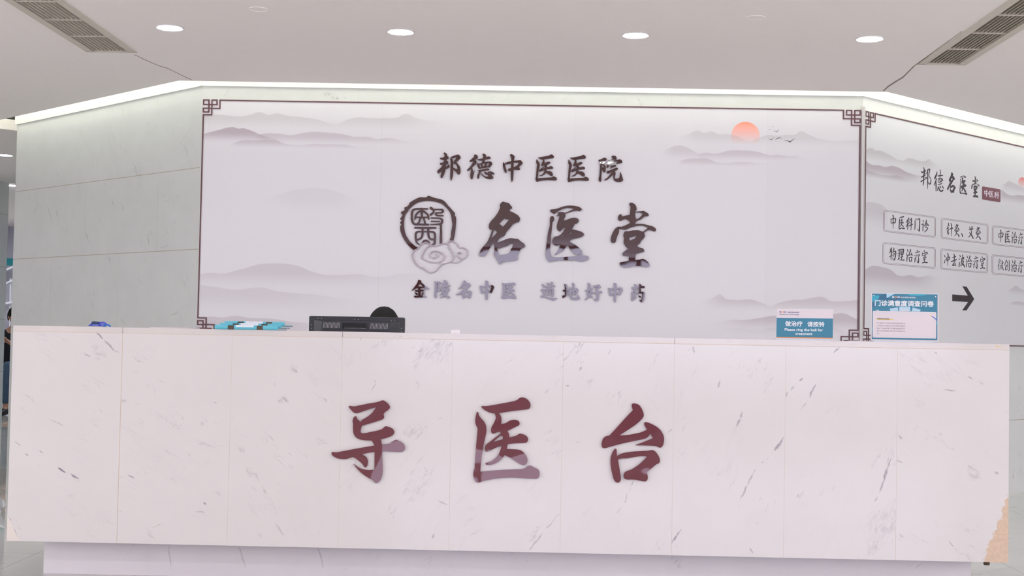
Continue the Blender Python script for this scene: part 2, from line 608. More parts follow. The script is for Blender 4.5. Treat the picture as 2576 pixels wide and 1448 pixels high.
def sdf_stroke(G, S):
    S = np.array(S, float)
    # Catmull-Rom refinement
    if len(S) > 2:
        out = []
        for i in range(len(S) - 1):
            p0, p1, p2, p3 = S[max(i - 1, 0)], S[i], S[i + 1], S[min(i + 2, len(S) - 1)]
            for k in range(4):
                t = k / 4
                out.append(0.5 * ((2 * p1) + (-p0 + p2) * t + (2 * p0 - 5 * p1 + 4 * p2 - p3) * t * t + (-p0 + 3 * p1 - 3 * p2 + p3) * t ** 3))
        out.append(S[-1])
        S = np.array(out)
    d = np.full(len(G), 1e9)
    for a, b in zip(S[:-1], S[1:]):
        e = b[:2] - a[:2]
        w = G - a[:2]
        t = np.clip((w @ e) / max(e @ e, 1e-9), 0, 1)
        r = w - t[:, None] * e
        d = np.minimum(d, np.sqrt((r * r).sum(1)) - (a[2] + (b[2] - a[2]) * t))
    return d


def rdp(P, tol):
    n = len(P)
    if n < 4: return P
    keep = np.zeros(n, bool)
    far = int(np.argmax(((P - P[0]) ** 2).sum(1)))
    keep[0] = keep[far] = True
    stack = [(0, far), (far, n)]
    PP = np.vstack([P, P[:1]])
    while stack:
        a, b = stack.pop()
        if b - a < 2: continue
        e = PP[b] - PP[a]
        L = math.hypot(*e) + 1e-12
        d = np.abs(e[0] * (PP[a + 1:b, 1] - PP[a, 1]) - e[1] * (PP[a + 1:b, 0] - PP[a, 0])) / L
        k = int(np.argmax(d))
        if d[k] > tol:
            m = a + 1 + k
            keep[m] = True
            stack += [(a, m), (m, b)]
    return P[keep]


def outline(item, cells=170, tol=0.12):
    """item: dict(P=[...], H=[...], S=[...]) in its own traced units -> loops, triangles"""
    polys = [smooth_loop(parse(s)) for s in item.get('P', [])]
    holes = [smooth_loop(parse(s)) for s in item.get('H', [])]
    strokes = [np.array(s, float) for s in item.get('S', [])]
    lo = np.array([1e9, 1e9]); hi = -lo
    for p in polys: lo = np.minimum(lo, p.min(0)); hi = np.maximum(hi, p.max(0))
    for s in strokes:
        lo = np.minimum(lo, (s[:, :2] - s[:, 2:3]).min(0)); hi = np.maximum(hi, (s[:, :2] + s[:, 2:3]).max(0))
    h = max(hi - lo) / cells
    lo = lo - 3 * h; hi = hi + 3 * h
    nx, ny = int((hi[0] - lo[0]) / h) + 1, int((hi[1] - lo[1]) / h) + 1
    xs, ys = lo[0] + h * np.arange(nx), lo[1] + h * np.arange(ny)
    G = np.stack(np.meshgrid(xs, ys), -1).reshape(-1, 2)
    d = np.full(len(G), 1e9)
    for p in polys: d = np.minimum(d, sdf_poly(G, p))
    for q in holes: d = np.maximum(d, -sdf_poly(G, q))
    for s in strokes: d = np.minimum(d, sdf_stroke(G, s))
    D = d.reshape(ny, nx)
    D = np.where(np.abs(D) < 1e-6 * h, 1e-6 * h, D)
    ins = D < 0
    # marching squares
    verts, vid, nxt = [], {}, {}

    def ev(kind, j, i):
        k = (kind, j, i)
        if k not in vid:
            if kind == 0:
                a, b = D[j, i], D[j, i + 1]; t = a / (a - b)
                verts.append((xs[i] + h * t, ys[j]))
            else:
                a, b = D[j, i], D[j + 1, i]; t = a / (a - b)
                verts.append((xs[i], ys[j] + h * t))
            vid[k] = len(verts) - 1
        return vid[k]
    c = ins[:-1, :-1] * 1 + ins[:-1, 1:] * 2 + ins[1:, 1:] * 4 + ins[1:, :-1] * 8
    T = {1: ((3, 0),), 2: ((0, 1),), 3: ((3, 1),), 4: ((1, 2),), 5: ((3, 0), (1, 2)), 6: ((0, 2),), 7: ((3, 2),),
         8: ((2, 3),), 9: ((2, 0),), 10: ((0, 1), (2, 3)), 11: ((2, 1),), 12: ((1, 3),), 13: ((1, 0),), 14: ((0, 3),)}
    for j, i in zip(*np.nonzero((c > 0) & (c < 15))):
        E = {0: (0, j, i), 1: (1, j, i + 1), 2: (0, j + 1, i), 3: (1, j, i)}
        for a, b in T[int(c[j, i])]:
            nxt[ev(*E[a])] = ev(*E[b])
    loops, seen = [], set()
    for s in list(nxt):
        if s in seen: continue
        L, k = [], s
        while k not in seen and k in nxt:
            seen.add(k); L.append(verts[k]); k = nxt[k]
        if len(L) > 5: loops.append(rdp(np.array(L), tol * h))
    loops = [L for L in loops if len(L) > 2]
    V = [Vector(p) for L in loops for p in L]
    edges, b = [], 0
    for L in loops:
        n = len(L)
        edges += [(b + k, b + (k + 1) % n) for k in range(n)]
        b += n
    r = delaunay_2d_cdt(V, edges, [], 0, 1e-9)
    RV = np.array([(v[0], v[1]) for v in r[0]])
    tris = []
    for f in r[2]:
        cx, cy = RV[list(f)].mean(0)
        fx, fy = (cx - lo[0]) / h, (cy - lo[1]) / h
        i, j = min(max(int(fx), 0), nx - 2), min(max(int(fy), 0), ny - 2)
        u, v = fx - i, fy - j
        val = D[j, i] * (1 - u) * (1 - v) + D[j, i + 1] * u * (1 - v) + D[j + 1, i] * (1 - u) * v + D[j + 1, i + 1] * u * v
        if val < 0: tris.append(tuple(f))
    return loops, RV, tris


_cache = {}


def glyph(mb, item, pl, thick, base=0.0, to_px=None, tilt=(0.0, 0.0), key=None, cells=170):
    """adds the extruded outline to mb. to_px: maps traced units to photo pixels"""
    if key is not None and key in _cache: loops, RV, tris = _cache[key]
    else:
        loops, RV, tris = outline(item, cells)
        if key is not None: _cache[key] = (loops, RV, tris)
    if to_px is None:
        x0, y0, s = item['frame']
        to_px = lambda x, y: (x0 + x / s, y0 + y / s)
    ctr = RV.mean(0)
    sc = None

    def front(p):
        q = pl.hit(*to_px(p[0], p[1]), base + thick)
        return q
    c3 = front(ctr)

    def place(p):
        q = front(p)
        if tilt != (0.0, 0.0):
            ds = np.dot(q - c3, pl.e1); dz = q[2] - c3[2]
            q = q + pl.n * (tilt[0] * ds + tilt[1] * dz)
        return q
    fv = [place(p) for p in RV]
    mb.add(fv, tris)
    for L in loops:
        a = [place(p) for p in L]
        b = [q - pl.n * (np.dot(q - pl.o, pl.n) - base) for q in a]
        n = len(L)
        mb.add(a + b, [(k, (k + 1) % n, n + (k + 1) % n, n + k) for k in range(n)])
        # closing back so that the solid is real
    bv = [q - pl.n * (np.dot(q - pl.o, pl.n) - base) for q in fv]
    mb.add(bv, [t[::-1] for t in tris])


def ribbon(mb, pts_px, w, pl=None, off=0.001, z=None, thick=0.0006, close=False):
    """thin raised line: pts in photo pixels on plane pl (or ceiling z); w width in px"""
    P = np.array(pts_px, float)
    n = len(P)
    ww = w if hasattr(w, '__len__') else [w] * n
    L, Rr = [], []
    for i in range(n):
        a = P[(i - 1) % n] if (i > 0 or close) else P[0]
        b = P[(i + 1) % n] if (i < n - 1 or close) else P[-1]
        t = (b - a) / (np.hypot(*(b - a)) + 1e-9)
        m = np.array([-t[1], t[0]])
        L.append(P[i] + m * ww[i] / 2); Rr.append(P[i] - m * ww[i] / 2)
    if pl is not None:
        hit = lambda p, o: pl.hit(p[0], p[1], o)
        tf = [hit(p, off + thick) for p in L] + [hit(p, off + thick) for p in Rr]
        bf = [q - pl.n * (thick + off) for q in tf]
    else:
        tf = [on_z(p[0], p[1], z - thick) for p in L] + [on_z(p[0], p[1], z - thick) for p in Rr]
        bf = [q + np.array([0, 0, thick + off]) for q in tf]
    rng = range(n if close else n - 1)
    for i in rng:
        j = (i + 1) % n
        mb.add([tf[i], tf[j], tf[n + j], tf[n + i], bf[i], bf[j], bf[n + j], bf[n + i]],
               [(0, 1, 2, 3), (7, 6, 5, 4), (0, 4, 5, 1), (2, 6, 7, 3), (0, 3, 7, 4), (1, 5, 6, 2)])


_deps = None


def text_mesh(mb, body, box, pl, off, bold=0.0, thick=0.0003, stretch=True, fat=0.0, fat_n=0):
    """set a line of type into the pixel box (x0, y0, x1, y1) on plane pl (thin film)"""
    cu = bpy.data.curves.new('type', 'FONT')
    cu.body = body
    cu.size = 1.0
    cu.offset = bold
    cu.resolution_u = 3
    o = bpy.data.objects.new('type', cu)
    COL.objects.link(o)
    bpy.context.view_layer.update()
    dg = bpy.context.evaluated_depsgraph_get()
    me = bpy.data.meshes.new_from_object(o.evaluated_get(dg))
    vs = np.array([v.co[:2] for v in me.vertices])
    fs = [tuple(p.vertices) for p in me.polygons]
    bpy.data.meshes.remove(me)
    bpy.data.objects.remove(o)
    bpy.data.curves.remove(cu)
    if len(vs) == 0: return
    lo, hi = vs.min(0), vs.max(0)
    x0, y0, x1, y1 = box[:4]
    sl = box[4] if len(box) > 4 else 0.0191          # downward slope of the line in the photo
    def f(v):
        u = (v[0] - lo[0]) / (hi[0] - lo[0]); w = (v[1] - lo[1]) / (hi[1] - lo[1])
        px = x0 + u * (x1 - x0)
        return pl.hit(px, y1 + (y0 - y1) * w + sl * (px - x0), off)
    mb.add([f(v) for v in vs], fs)
    for k in range(1, fat_n + 1):
        th = 2 * PI * k / fat_n
        dx, dy = fat * math.cos(th), fat * math.sin(th)
        def f2(v):
            u = (v[0] - lo[0]) / (hi[0] - lo[0]); w = (v[1] - lo[1]) / (hi[1] - lo[1])
            px = x0 + u * (x1 - x0)
            return pl.hit(px + dx, y1 + (y0 - y1) * w + sl * (px - x0) + dy, off + 0.00006 * k)
        mb.add([f2(v) for v in vs], fs)


def px_quad(mb, pts, pl, off, mi=0):
    mb.add([pl.hit(p[0], p[1], off) for p in pts], [tuple(range(len(pts)))], None, mi)


def px_slab(mb, pts, pl, o0, o1, mi=0):
    n = len(pts)
    f = [pl.hit(p[0], p[1], o1) for p in pts]
    b = [q - pl.n * (o1 - o0) for q in f]
    mb.add(f + b, [tuple(range(n)), tuple(range(2 * n - 1, n - 1, -1))] + [(k, n + k, n + (k + 1) % n, (k + 1) % n) for k in range(n)], None, mi)


# ------------------------------------------------------------------ the place: planes
Y_COUNTER = 5.74
PL_FRONT = Plane((0, Y_COUNTER, 0), (1, 0))                 # face of the counter
Y_MURAL = 8.47
C_L = np.array([-2.182, Y_MURAL]); C_R = np.array([2.107, Y_MURAL])      # corners of the mural wall
E_L = np.array([-4.106, 10.262])                            # far end of the left wall
D_R = np.array([1.569, 1.459]); D_R /= np.linalg.norm(D_R)
E_R = C_R + D_R * 4.6                                       # far end of the right wall (outside the frame)
PL_MURAL = Plane((C_L[0], Y_MURAL, 0), (1, 0))
PL_LEFT = Plane((E_L[0], E_L[1], 0), C_L - E_L)
PL_RIGHT = Plane((C_R[0], C_R[1], 0), D_R)
Z_BAND = 2.686                                              # underside of the plaster band
Z_TOP = 3.0
LEN_L = float(np.linalg.norm(C_L - E_L)); LEN_M = float(C_R[0] - C_L[0]); LEN_R = 4.6

# ------------------------------------------------------------------ setting
def wall_quad(name, pl, s0, s1, z0, z1, mat, depth=0.0):
    mb = MB()
    uv = [(s0, z0), (s1, z0), (s1, z1), (s0, z1)]
    mb.quad(pl.at(s0, z0), pl.at(s1, z0), pl.at(s1, z1), pl.at(s0, z1), uv)
    b = [pl.at(s0, z0, -0.12), pl.at(s1, z0, -0.12), pl.at(s1, z1, -0.12), pl.at(s0, z1, -0.12)]
    f = [pl.at(s0, z0), pl.at(s1, z0), pl.at(s1, z1), pl.at(s0, z1)]
    mb.add(b, [(3, 2, 1, 0)], uv)
    for i in range(4):
        j = (i + 1) % 4
        mb.add([f[i], b[i], b[j], f[j]], [(0, 1, 2, 3)], [uv[i], uv[i], uv[j], uv[j]])
    return tag(mb.build(name, mat), kind='structure')


def jl(pl, a, b): return pl.sz(*a), pl.sz(*b)


j_col = srgb(164, 154, 136)
jw = 0.0035
J_L = [(*jl(PL_LEFT, (41.6, 481.8), (500, 424)), jw, 0.9), (*jl(PL_LEFT, (34.9, 651.6), (497, 630)), jw, 0.9)]
zj1, zj2 = J_L[0][0][1], J_L[1][0][1]
zj3 = zj2 - (zj1 - zj2)
J_L = [((-.1, zj1), (LEN_L, zj1), jw, 0.95), ((-.1, zj2), (LEN_L, zj2), jw, 0.95), ((-.1, zj3), (LEN_L, zj3), jw, 0.8)]
for px, py, za, zb, am in ((213, 550, zj2, zj1, 0.25), (396, 540, zj2, zj1, 0.35), (54, 560, zj2, zj1, 0.25),
                           (127, 730, zj3, zj2, 0.45), (296, 720, zj3, zj2, 0.25), (306, 360, zj1, 2.69, 0.14), (236, 360, zj1, 2.69, 0.12)):
    s = PL_LEFT.sz(px, py)[0]
    J_L.append(((s, za), (s, zb), 0.003, am))


def vs(pl, L):
    return [(pl.sz(a, b), pl.sz(c, d), w * 0.0028, k) for a, b, c, d, w, k in L]


V_L = vs(PL_LEFT, [(118, 512, 132, 560, 2.5, .35), (92, 515, 84, 545, 2.5, .3), (160, 575, 185, 590, 1.6, .25), (212, 575, 224, 610, 2.5, .4),
                   (245, 545, 256, 565, 2, .3), (258, 440, 268, 480, 1.5, .3), (485, 315, 440, 380, 1.3, .3), (405, 510, 480, 480, 1.2, .25),
                   (148, 678, 155, 668, 2, .35), (345, 700, 360, 715, 2.2, .3), (306, 715, 320, 735, 2.2, .3), (425, 795, 455, 780, 2, .3),
                   (395, 625, 435, 612, 1.2, .3), (70, 330, 66, 345, 1.5, .25), (200, 315, 195, 340, 1.2, .2), (300, 800, 318, 818, 1.5, .3)])
M['marble_left'] = marble('marble_wall_left', (0.60, 0.615, 0.60, 1), srgb(120, 124, 128), V_L, J_L, (-1.1,), 0.62, 0.1, 0.10, 0.45, 4.0, 2.4, j_col)
M['marble_mural'] = marble('marble_wall_back', (0.62, 0.63, 0.61, 1), srgb(140, 142, 140),
                           vs(PL_MURAL, [(815, 232, 850, 252, 8, .3), (838, 240, 852, 252, 3, .5), (862, 240, 872, 250, 2, .3), (1570, 236, 1576, 262, 1, .3), (1600, 245, 1618, 262, 1.6, .3), (1236, 240, 1234, 258, 1, .3)]),
                           [((PL_MURAL.sz(902, 240)[0], 2.4), (PL_MURAL.sz(902, 240)[0], 2.7), 0.002, .3), ((PL_MURAL.sz(1690, 250)[0], 2.4), (PL_MURAL.sz(1690, 250)[0], 2.7), 0.002, .3)],
                           (0.8,), 0.9, 0.2, 0.14, 0.25, 4.0, 2.6, j_col)
zr1 = PL_RIGHT.sz(2560, 1055)[1]
M['marble_right'] = marble('marble_wall_right', (0.74, 0.75, 0.74, 1), srgb(120, 124, 128),
                           vs(PL_RIGHT, [(2556, 1200, 2572, 1165, 5, .5), (2545, 1215, 2552, 1180, 4, .4), (2560, 985, 2570, 960, 3, .35)]),
                           [((0, zr1), (4.6, zr1), jw, 0.9), ((0, zj1), (4.6, zj1), jw, 0.2)], (1.1,), 0.62, 0.1, 0.10, 0.5, 4.0, 2.4, j_col)
wall_quad('wall_left', PL_LEFT, 0, LEN_L, 0, Z_BAND, M['marble_left'])
wall_quad('wall_back', PL_MURAL, 0, LEN_M, 0, Z_BAND, M['marble_mural'])
wall_quad('wall_right', PL_RIGHT, 0, LEN_R, 0, Z_BAND, M['marble_right'])
# returns of the core behind the reception
d_ret = np.array([0.683, 0.7306])
P_RET = Plane((E_L[0] + d_ret[0] * 2.6, E_L[1] + d_ret[1] * 2.6, 0), -d_ret)
wall_quad('wall_left_return', P_RET, 0, 2.6, 0, Z_TOP, M['marble_left'])
d_ret2 = np.array([-D_R[1], D_R[0]])
P_RET2 = Plane((E_R[0], E_R[1], 0), d_ret2)
wall_quad('wall_right_return', P_RET2, 0, 2.6, 0, Z_TOP, M['marble_right'])

# plaster band over the marble (a hand's breadth proud of it), up into the cove
def band(name, pl, s0, s1, m0, m1):
    mb = MB()
    o1 = 0.014
    f = [pl.at(s0 - m0 * o1, Z_BAND, o1), pl.at(s1 + m1 * o1, Z_BAND, o1), pl.at(s1 + m1 * o1, Z_TOP, o1), pl.at(s0 - m0 * o1, Z_TOP, o1)]
    b = [pl.at(s0, Z_BAND, -0.12), pl.at(s1, Z_BAND, -0.12), pl.at(s1, Z_TOP, -0.12), pl.at(s0, Z_TOP, -0.12)]
    mb.hexa([f[0], f[1], b[1], b[0], f[3], f[2], b[2], b[3]])
    return tag(mb.build(name, M['plaster']), kind='structure')


k45 = math.tan(PI / 8)
band('trim_1', PL_LEFT, 0, LEN_L, 1.0, k45)
band('trim_2', PL_MURAL, 0, LEN_M, k45, k45)
band('trim_3', PL_RIGHT, 0, LEN_R, k45, 1.0)
# pale corner bead between the mural wall and the right wall
mb = MB()
zc0, zc1 = 0.0, 2.62
c3 = [(C_R[0] - 0.010, Y_MURAL), (C_R[0] - 0.010, Y_MURAL - 0.014), (C_R[0] + 0.004, Y_MURAL - 0.016), (C_R[0] + 0.016, Y_MURAL - 0.004), (C_R[0] + 0.010, Y_MURAL + 0.008)]
n5 = len(c3)
mb.add([(x, y, zc0) for x, y in c3] + [(x, y, zc1) for x, y in c3],
       [tuple(range(n5))[::-1], tuple(range(n5, 2 * n5))] + [(k, (k + 1) % n5, n5 + (k + 1) % n5, n5 + k) for k in range(n5)])
tag(mb.build('trim_4', M['alu']), kind='structure')

# floor ------------------------------------------------------------
X0, X1, Y0, Y1 = -8.5, 8.5, -8.0, 21.0


def floor_mat():
    def ex(t, uv, col):
        br = t.n('ShaderNodeTexBrick')
        br.offset = 0.0
        t.l(uv, br.inputs['Vector'])
        for k, v in (('Scale', 1.0), ('Mortar Size', 0.0016), ('Brick Width', 0.8), ('Row Height', 0.8), ('Mortar Smooth', 0.2)):
            br.inputs[k].default_value = v
        return t.mix(br.outputs['Fac'], col, srgb(150, 146, 138))
    return marble('floor_marble', (0.64, 0.645, 0.615, 1), srgb(130, 132, 124), (), (), (0.35,), 0.8, 0.0, 0.012, 0.55, 6.0, 1.4, None, ex, 0.6, 0.05)


mb = MB()
mb.add([(X0, Y0, 0), (X1, Y0, 0), (X1, Y1, 0), (X0, Y1, 0)], [(0, 1, 2, 3)], [(X0, Y0), (X1, Y0), (X1, Y1), (X0, Y1)])
mb.add([(X0, Y0, -.1), (X1, Y0, -.1), (X1, Y1, -.1), (X0, Y1, -.1)], [(3, 2, 1, 0)], [(X0, Y0), (X1, Y0), (X1, Y1), (X0, Y1)])
tag(mb.build('floor', floor_mat(), fix=False), kind='structure')

# ceiling (lowered soffit) with the cove opening round the core ------
GAP = 0.235


def offset_chain(pts, g):
    """offset an open chain of plan points outwards (to the room side)"""
    out = []
    n = len(pts)
    for i in range(n):
        ns = []
        if i > 0: e = pts[i] - pts[i - 1]; ns.append(np.array([e[1], -e[0]]) / np.linalg.norm(e))
        if i < n - 1: e = pts[i + 1] - pts[i]; ns.append(np.array([e[1], -e[0]]) / np.linalg.norm(e))
        m = sum(ns); m = m / np.linalg.norm(m)
        out.append(pts[i] + m * g / np.dot(m, ns[0]))
    return out


R_L = E_L + d_ret * 2.6; R_R = E_R + d_ret2 * 2.6
CORE = [R_L, E_L, C_L, C_R, E_R, R_R]
HOLE = offset_chain(CORE, GAP)
vent_rects = [(-2.563, -2.296, 3.3, 7.385), (2.151, 2.396, 3.3, 7.372)]


def in_poly(p, P):
    c = False
    for a, b in zip(P, P[1:] + P[:1]):
        if (a[1] > p[1]) != (b[1] > p[1]) and p[0] < a[0] + (p[1] - a[1]) * (b[0] - a[0]) / (b[1] - a[1]): c = not c
    return c


holes = [[tuple(p) for p in HOLE]] + [[(a, c), (b, c), (b, d), (a, d)] for a, b, c, d in vent_rects]
loops = [[(X0, Y0), (X1, Y0), (X1, Y1), (X0, Y1)]] + holes
V, E = [], []
for L in loops:
    b = len(V)
    V += [Vector(p) for p in L]
    E += [(b + k, b + (k + 1) % len(L)) for k in range(len(L))]
r = delaunay_2d_cdt(V, E, [], 0, 1e-9)
tri = []
for f in r[2]:
    c = sum((r[0][i] for i in f), Vector((0, 0))) / len(f)
    if not any(in_poly(c, h) for h in holes): tri.append(tuple(f))
mb = MB()
T_S = 0.085
mb.add([(v[0], v[1], Z_CEIL) for v in r[0]], [t[::-1] for t in tri])
mb.add([(v[0], v[1], Z_CEIL + T_S) for v in r[0]], tri)
for L in holes:
    n = len(L)
    mb.add([(x, y, Z_CEIL) for x, y in L] + [(x, y, Z_CEIL + T_S) for x, y in L], [(k, (k + 1) % n, n + (k + 1) % n, n + k) for k in range(n)], None, 0)
ceil = mb.build('ceiling', M['ceiling'])
tag(ceil, kind='structure')
mb = MB()
mb.box(X0, X1, 3.0, 17.0, Z_TOP, Z_TOP + 0.05)
tag(mb.build('ceiling_cove', M['cove_paint']), kind='structure')
mb = MB()
for pts, w in (([(337, 138), (344, 140), (363, 150), (398, 165), (422, 172), (440, 181), (460, 191), (484, 202)], [.9, .9, 1.2, 1, 1.2, 1, 1, 1]),
               ([(143, 1), (200, 40), (232, 60), (270, 85), (290, 97), (322, 121)], [1.6, 1.2, 2.6, 3.0, 2.4, 1]),
               ([(2299, 167), (2290, 176), (2272, 194), (2254, 205), (2235, 217), (2222, 229)], [2.5, 2.5, 3, 3, 3, 2.6]),
               ([(2299, 167), (2360, 122), (2420, 79)], [1.6, 1.2, 1])):
    ribbon(mb, pts, w, None, 0.0, Z_CEIL, 0.0008)
tag(mb.build('ceiling_crack', M['crack'], ceil), kind='structure')

# cove lamps: linear strips lying on top of the soffit, shining on the wall ----
mid = offset_chain(CORE, GAP + 0.10)
for a, b in zip(mid[1:-2], mid[2:-1]):
    e = b - a
    L = float(np.linalg.norm(e)); u = e / L
    nin = np.array([-u[1], u[0]])
    c = (a + b) / 2
    area_light('cove_strip', (c[0], c[1], Z_CEIL + T_S + 0.03), L * 0.99, COVE_W * L, (0.97, 1.0, 0.93), 0.05,
               (nin[0] * 0.3, nin[1] * 0.3, 1.0), None, (u[0], u[1], 0))
a, b = mid[0], mid[1]
c = (a + b) / 2; u = (b - a) / np.linalg.norm(b - a); nin = np.array([-u[1], u[0]])
area_light('cove_strip', (c[0], c[1], Z_CEIL + T_S + 0.03), 2.6, COVE_W * 1.6, (1.0, 0.99, 0.88), 0.05, (nin[0] * 0.3, nin[1] * 0.3, 1.0), None, (u[0], u[1], 0))

# outer shell of the lobby and the daylit glazing behind the camera ----
def shell(name, x0, x1, y0, y1, z0, z1, mat):
    mb = MB(); mb.box(x0, x1, y0, y1, z0, z1)
    return tag(mb.build(name, mat), kind='structure')


M['lobby_wall'] = plain('lobby_wall', srgb(206, 198, 202), 0.6)
shell('wall_outer_left', X0 - 0.1, X0, Y0, Y1, 0, Z_TOP, M['lobby_wall'])
shell('wall_outer_right', X1, X1 + 0.1, Y0, Y1, 0, Z_TOP, M['lobby_wall'])
shell('wall_far', X0, X1, Y1, Y1 + 0.1, 0, Z_TOP, M['far_wall'])
# the entrance wall behind the camera: solid parts round the glazing
GX0, GX1, GZ0, GZ1 = -2.2, 6.2, 0.65, 2.65
M['pier'] = plain('entrance_pier', srgb(120, 100, 100), 0.6)
mb = MB()
mb.box(X0, GX0, Y0 - 0.2, Y0, 0, Z_TOP); mb.box(GX1, X1, Y0 - 0.2, Y0, 0, Z_TOP)
mb.box(GX0, GX1, Y0 - 0.2, Y0, 0, GZ0); mb.box(GX0, GX1, Y0 - 0.2, Y0, GZ1, Z_TOP)
tag(mb.build('wall_front', M['pier']), kind='structure')
M['daylight'] = plain('daylit_glass', (0.02, 0.02, 0.02, 1), 0.2, emit=(0.76, 0.75, 1.0, 1), emit_s=WINDOW_L)
M['mullion'] = plain('mullion', srgb(70, 60, 62), 0.5)
n_w = 6
for k in range(n_w):
    a = GX0 + (GX1 - GX0) * k / n_w; b = GX0 + (GX1 - GX0) * (k + 1) / n_w
    mb = MB()
    for q in ((a, a + 0.045, GZ0, GZ1), (b - 0.045, b, GZ0, GZ1), (a + 0.045, b - 0.045, GZ0, GZ0 + 0.05), (a + 0.045, b - 0.045, GZ1 - 0.05, GZ1)):
        mb.box(q[0], q[1], Y0 - 0.12, Y0 - 0.02, q[2], q[3])
    fr = mb.build('window_or_fill_%d' % (k + 1), M['mullion']); tag(fr, kind='structure')
    mb = MB()
    mb.box(a + 0.045, b - 0.045, Y0 - 0.10, Y0 - 0.08, GZ0 + 0.05, GZ1 - 0.05)
    tag(mb.build('window_or_fill_pane', M['daylight'], fr), kind='structure')

# glowing side panes added as fill for ceiling and walls, no real windows
M['side_fill'] = plain('side_fill_glow', (0.02, 0.02, 0.02, 1), 0.2, emit=(0.95, 0.95, 1.0, 1), emit_s=SIDE_L)
k = n_w
for xw, sg in ((X0, 1), (X1, -1)):
    for y0_ in (-6.6, -3.4, -0.2, 3.0):
        k += 1
        a, b = y0_, y0_ + 2.9
        mb = MB()
        for q in ((a, a + 0.05, 0.3, 2.5), (b - 0.05, b, 0.3, 2.5), (a + 0.05, b - 0.05, 0.3, 0.35), (a + 0.05, b - 0.05, 2.45, 2.5)):
            mb.box(xw, xw + sg * 0.06, q[0], q[1], q[2], q[3])
        fr_ = mb.build('window_or_fill_%d' % k, M['mullion']); tag(fr_, kind='structure')  # frame round an added fill pane
        mb = MB(); mb.box(xw + sg * 0.01, xw + sg * 0.03, a + 0.05, b - 0.05, 0.35, 2.45)
        tag(mb.build('window_or_fill_pane', M['side_fill'], fr_), kind='structure')  # added glowing pane, unseen, only there to brighten the lobby

# ------------------------------------------------------------------ lettering (outlines and brush strokes)
GL = {}
GL['dao'] = dict(frame=(820, 990, 6.0333), P=["345,200 348,185 365,182 425,195 600,155 790,125 850,98 880,100 940,145 972,190 970,220 940,250 895,275 870,312! 885,340 880,370 855,392 700,440 545,485! 530,530 523,580 540,597 580,600 845,545 885,500 910,490 960,503 1015,530 1038,570 1035,605 1000,640 920,670 832,690! 840,720 845,770! 965,760 1010,725 1060,692 1110,715 1165,745 1195,785 1200,820 1190,860 1160,882 1110,885 850,870! 855,1000 860,1100 860,1210 840,1290 800,1340 765,1360 740,1350 710,1312 600,1250 520,1190 450,1110 408,1055! 470,1105 540,1140 640,1160 735,1152! 737,880! 640,895 540,920! 590,940 625,975 638,1030 632,1080 615,1112 600,1120 580,1110 545,1055 480,1000 410,955 370,970 310,992 260,992 190,985 130,960 90,930 82,900 95,880 115,882 150,892 400,842 735,785! 720,750 692,710! 580,707 500,690 445,655 415,600 410,520 412,450 402,420 410,375 430,345 455,338 465,350 467,375 525,430! 535,405 570,380 620,355 690,300 730,250 762,205! 700,220 580,260 490,293 455,297 420,285 380,245"])
GL['yi'] = dict(frame=(1160, 990, 6.0333), P=["303,200 312,185 330,184 385,188 600,150 840,105 880,65 920,52 960,58 1010,85 1045,130 1056,170 1050,205 1030,230 1000,237 800,258 640,282 575,295! 600,330 615,370 612,420 608,458! 680,445 730,410 780,392 830,394 875,412 890,445 885,475 855,490 780,525 700,567! 725,595 733,630 730,660! 840,638 875,607 910,603 960,620 1005,650 1020,690 1010,725 985,743 950,747 850,748 708,762! 695,838! 780,840 860,845 910,857 960,900 1000,960 1012,1010 1000,1055 970,1082 940,1083 900,1070 830,1025 740,965 660,930! 620,985 560,1035 490,1070 440,1080 390,1078 365,1067 370,1052 395,1045 460,1025 530,970 575,910 605,830 612,788! 560,805 490,835 420,872 395,880 370,872 360,840 362,800 380,765 430,735 520,660 597,605! 600,575! 550,580 490,608 470,605 452,570 455,520 480,470 515,410 530,350 515,320 520,300 470,296 420,280 350,245",
                                                       "245,272 260,280 270,330 310,380 350,420 380,480 387,560 375,630 345,750 320,900 300,1050 290,1183! 500,1163 700,1150 960,1143 1000,1100 1040,1087 1070,1095 1120,1125 1170,1145 1190,1180 1193,1230 1180,1270 1150,1290 1080,1290 870,1275 740,1270 600,1278 500,1290 340,1318 290,1340 250,1350 225,1338 195,1290 182,1220 190,1160 205,1135 212,1000 230,750 245,600 252,520 220,470 212,410 220,350 235,280"],
                H=["605,632! 632,642! 632,688! 560,708 485,733! 530,690"])
GL['tai'] = dict(frame=(1480, 995, 6.0333), P=["660,130 675,117 710,115 770,135 810,190 840,260 843,310 820,350 740,425 600,520 468,602! 580,597 720,575 820,550 895,512! 860,465 847,430 850,405 875,398 930,412 1030,462 1100,520 1145,600 1153,670 1140,740 1115,780 1090,790 1060,780 1030,760 900,755 705,750! 830,705 980,643! 965,610 937,570! 925,605 890,640 840,658 750,675 600,705 450,740 330,775 250,797 215,790 200,755 205,700 225,645 265,612 320,603! 400,520 550,350 675,220! 665,180 658,140",
                                                        "413,802 428,808 432,840 435,918! 480,885 560,860 700,843 850,837 910,833 950,823 990,825 1030,855 1070,915 1090,970 1085,1010 1060,1030 1030,1040 980,1085 888,1160! 900,1200 905,1250 890,1290 855,1302 800,1292 720,1272 650,1270 580,1272 545,1255 532,1220 545,1165 590,1138 650,1122 750,1060 830,990 892,922! 850,914 780,915 690,930 580,952 510,950 450,965! 470,1090 490,1200 497,1260 485,1300 455,1320 420,1312 390,1280 370,1220 345,1110 335,1010 340,930 365,860 400,805"])
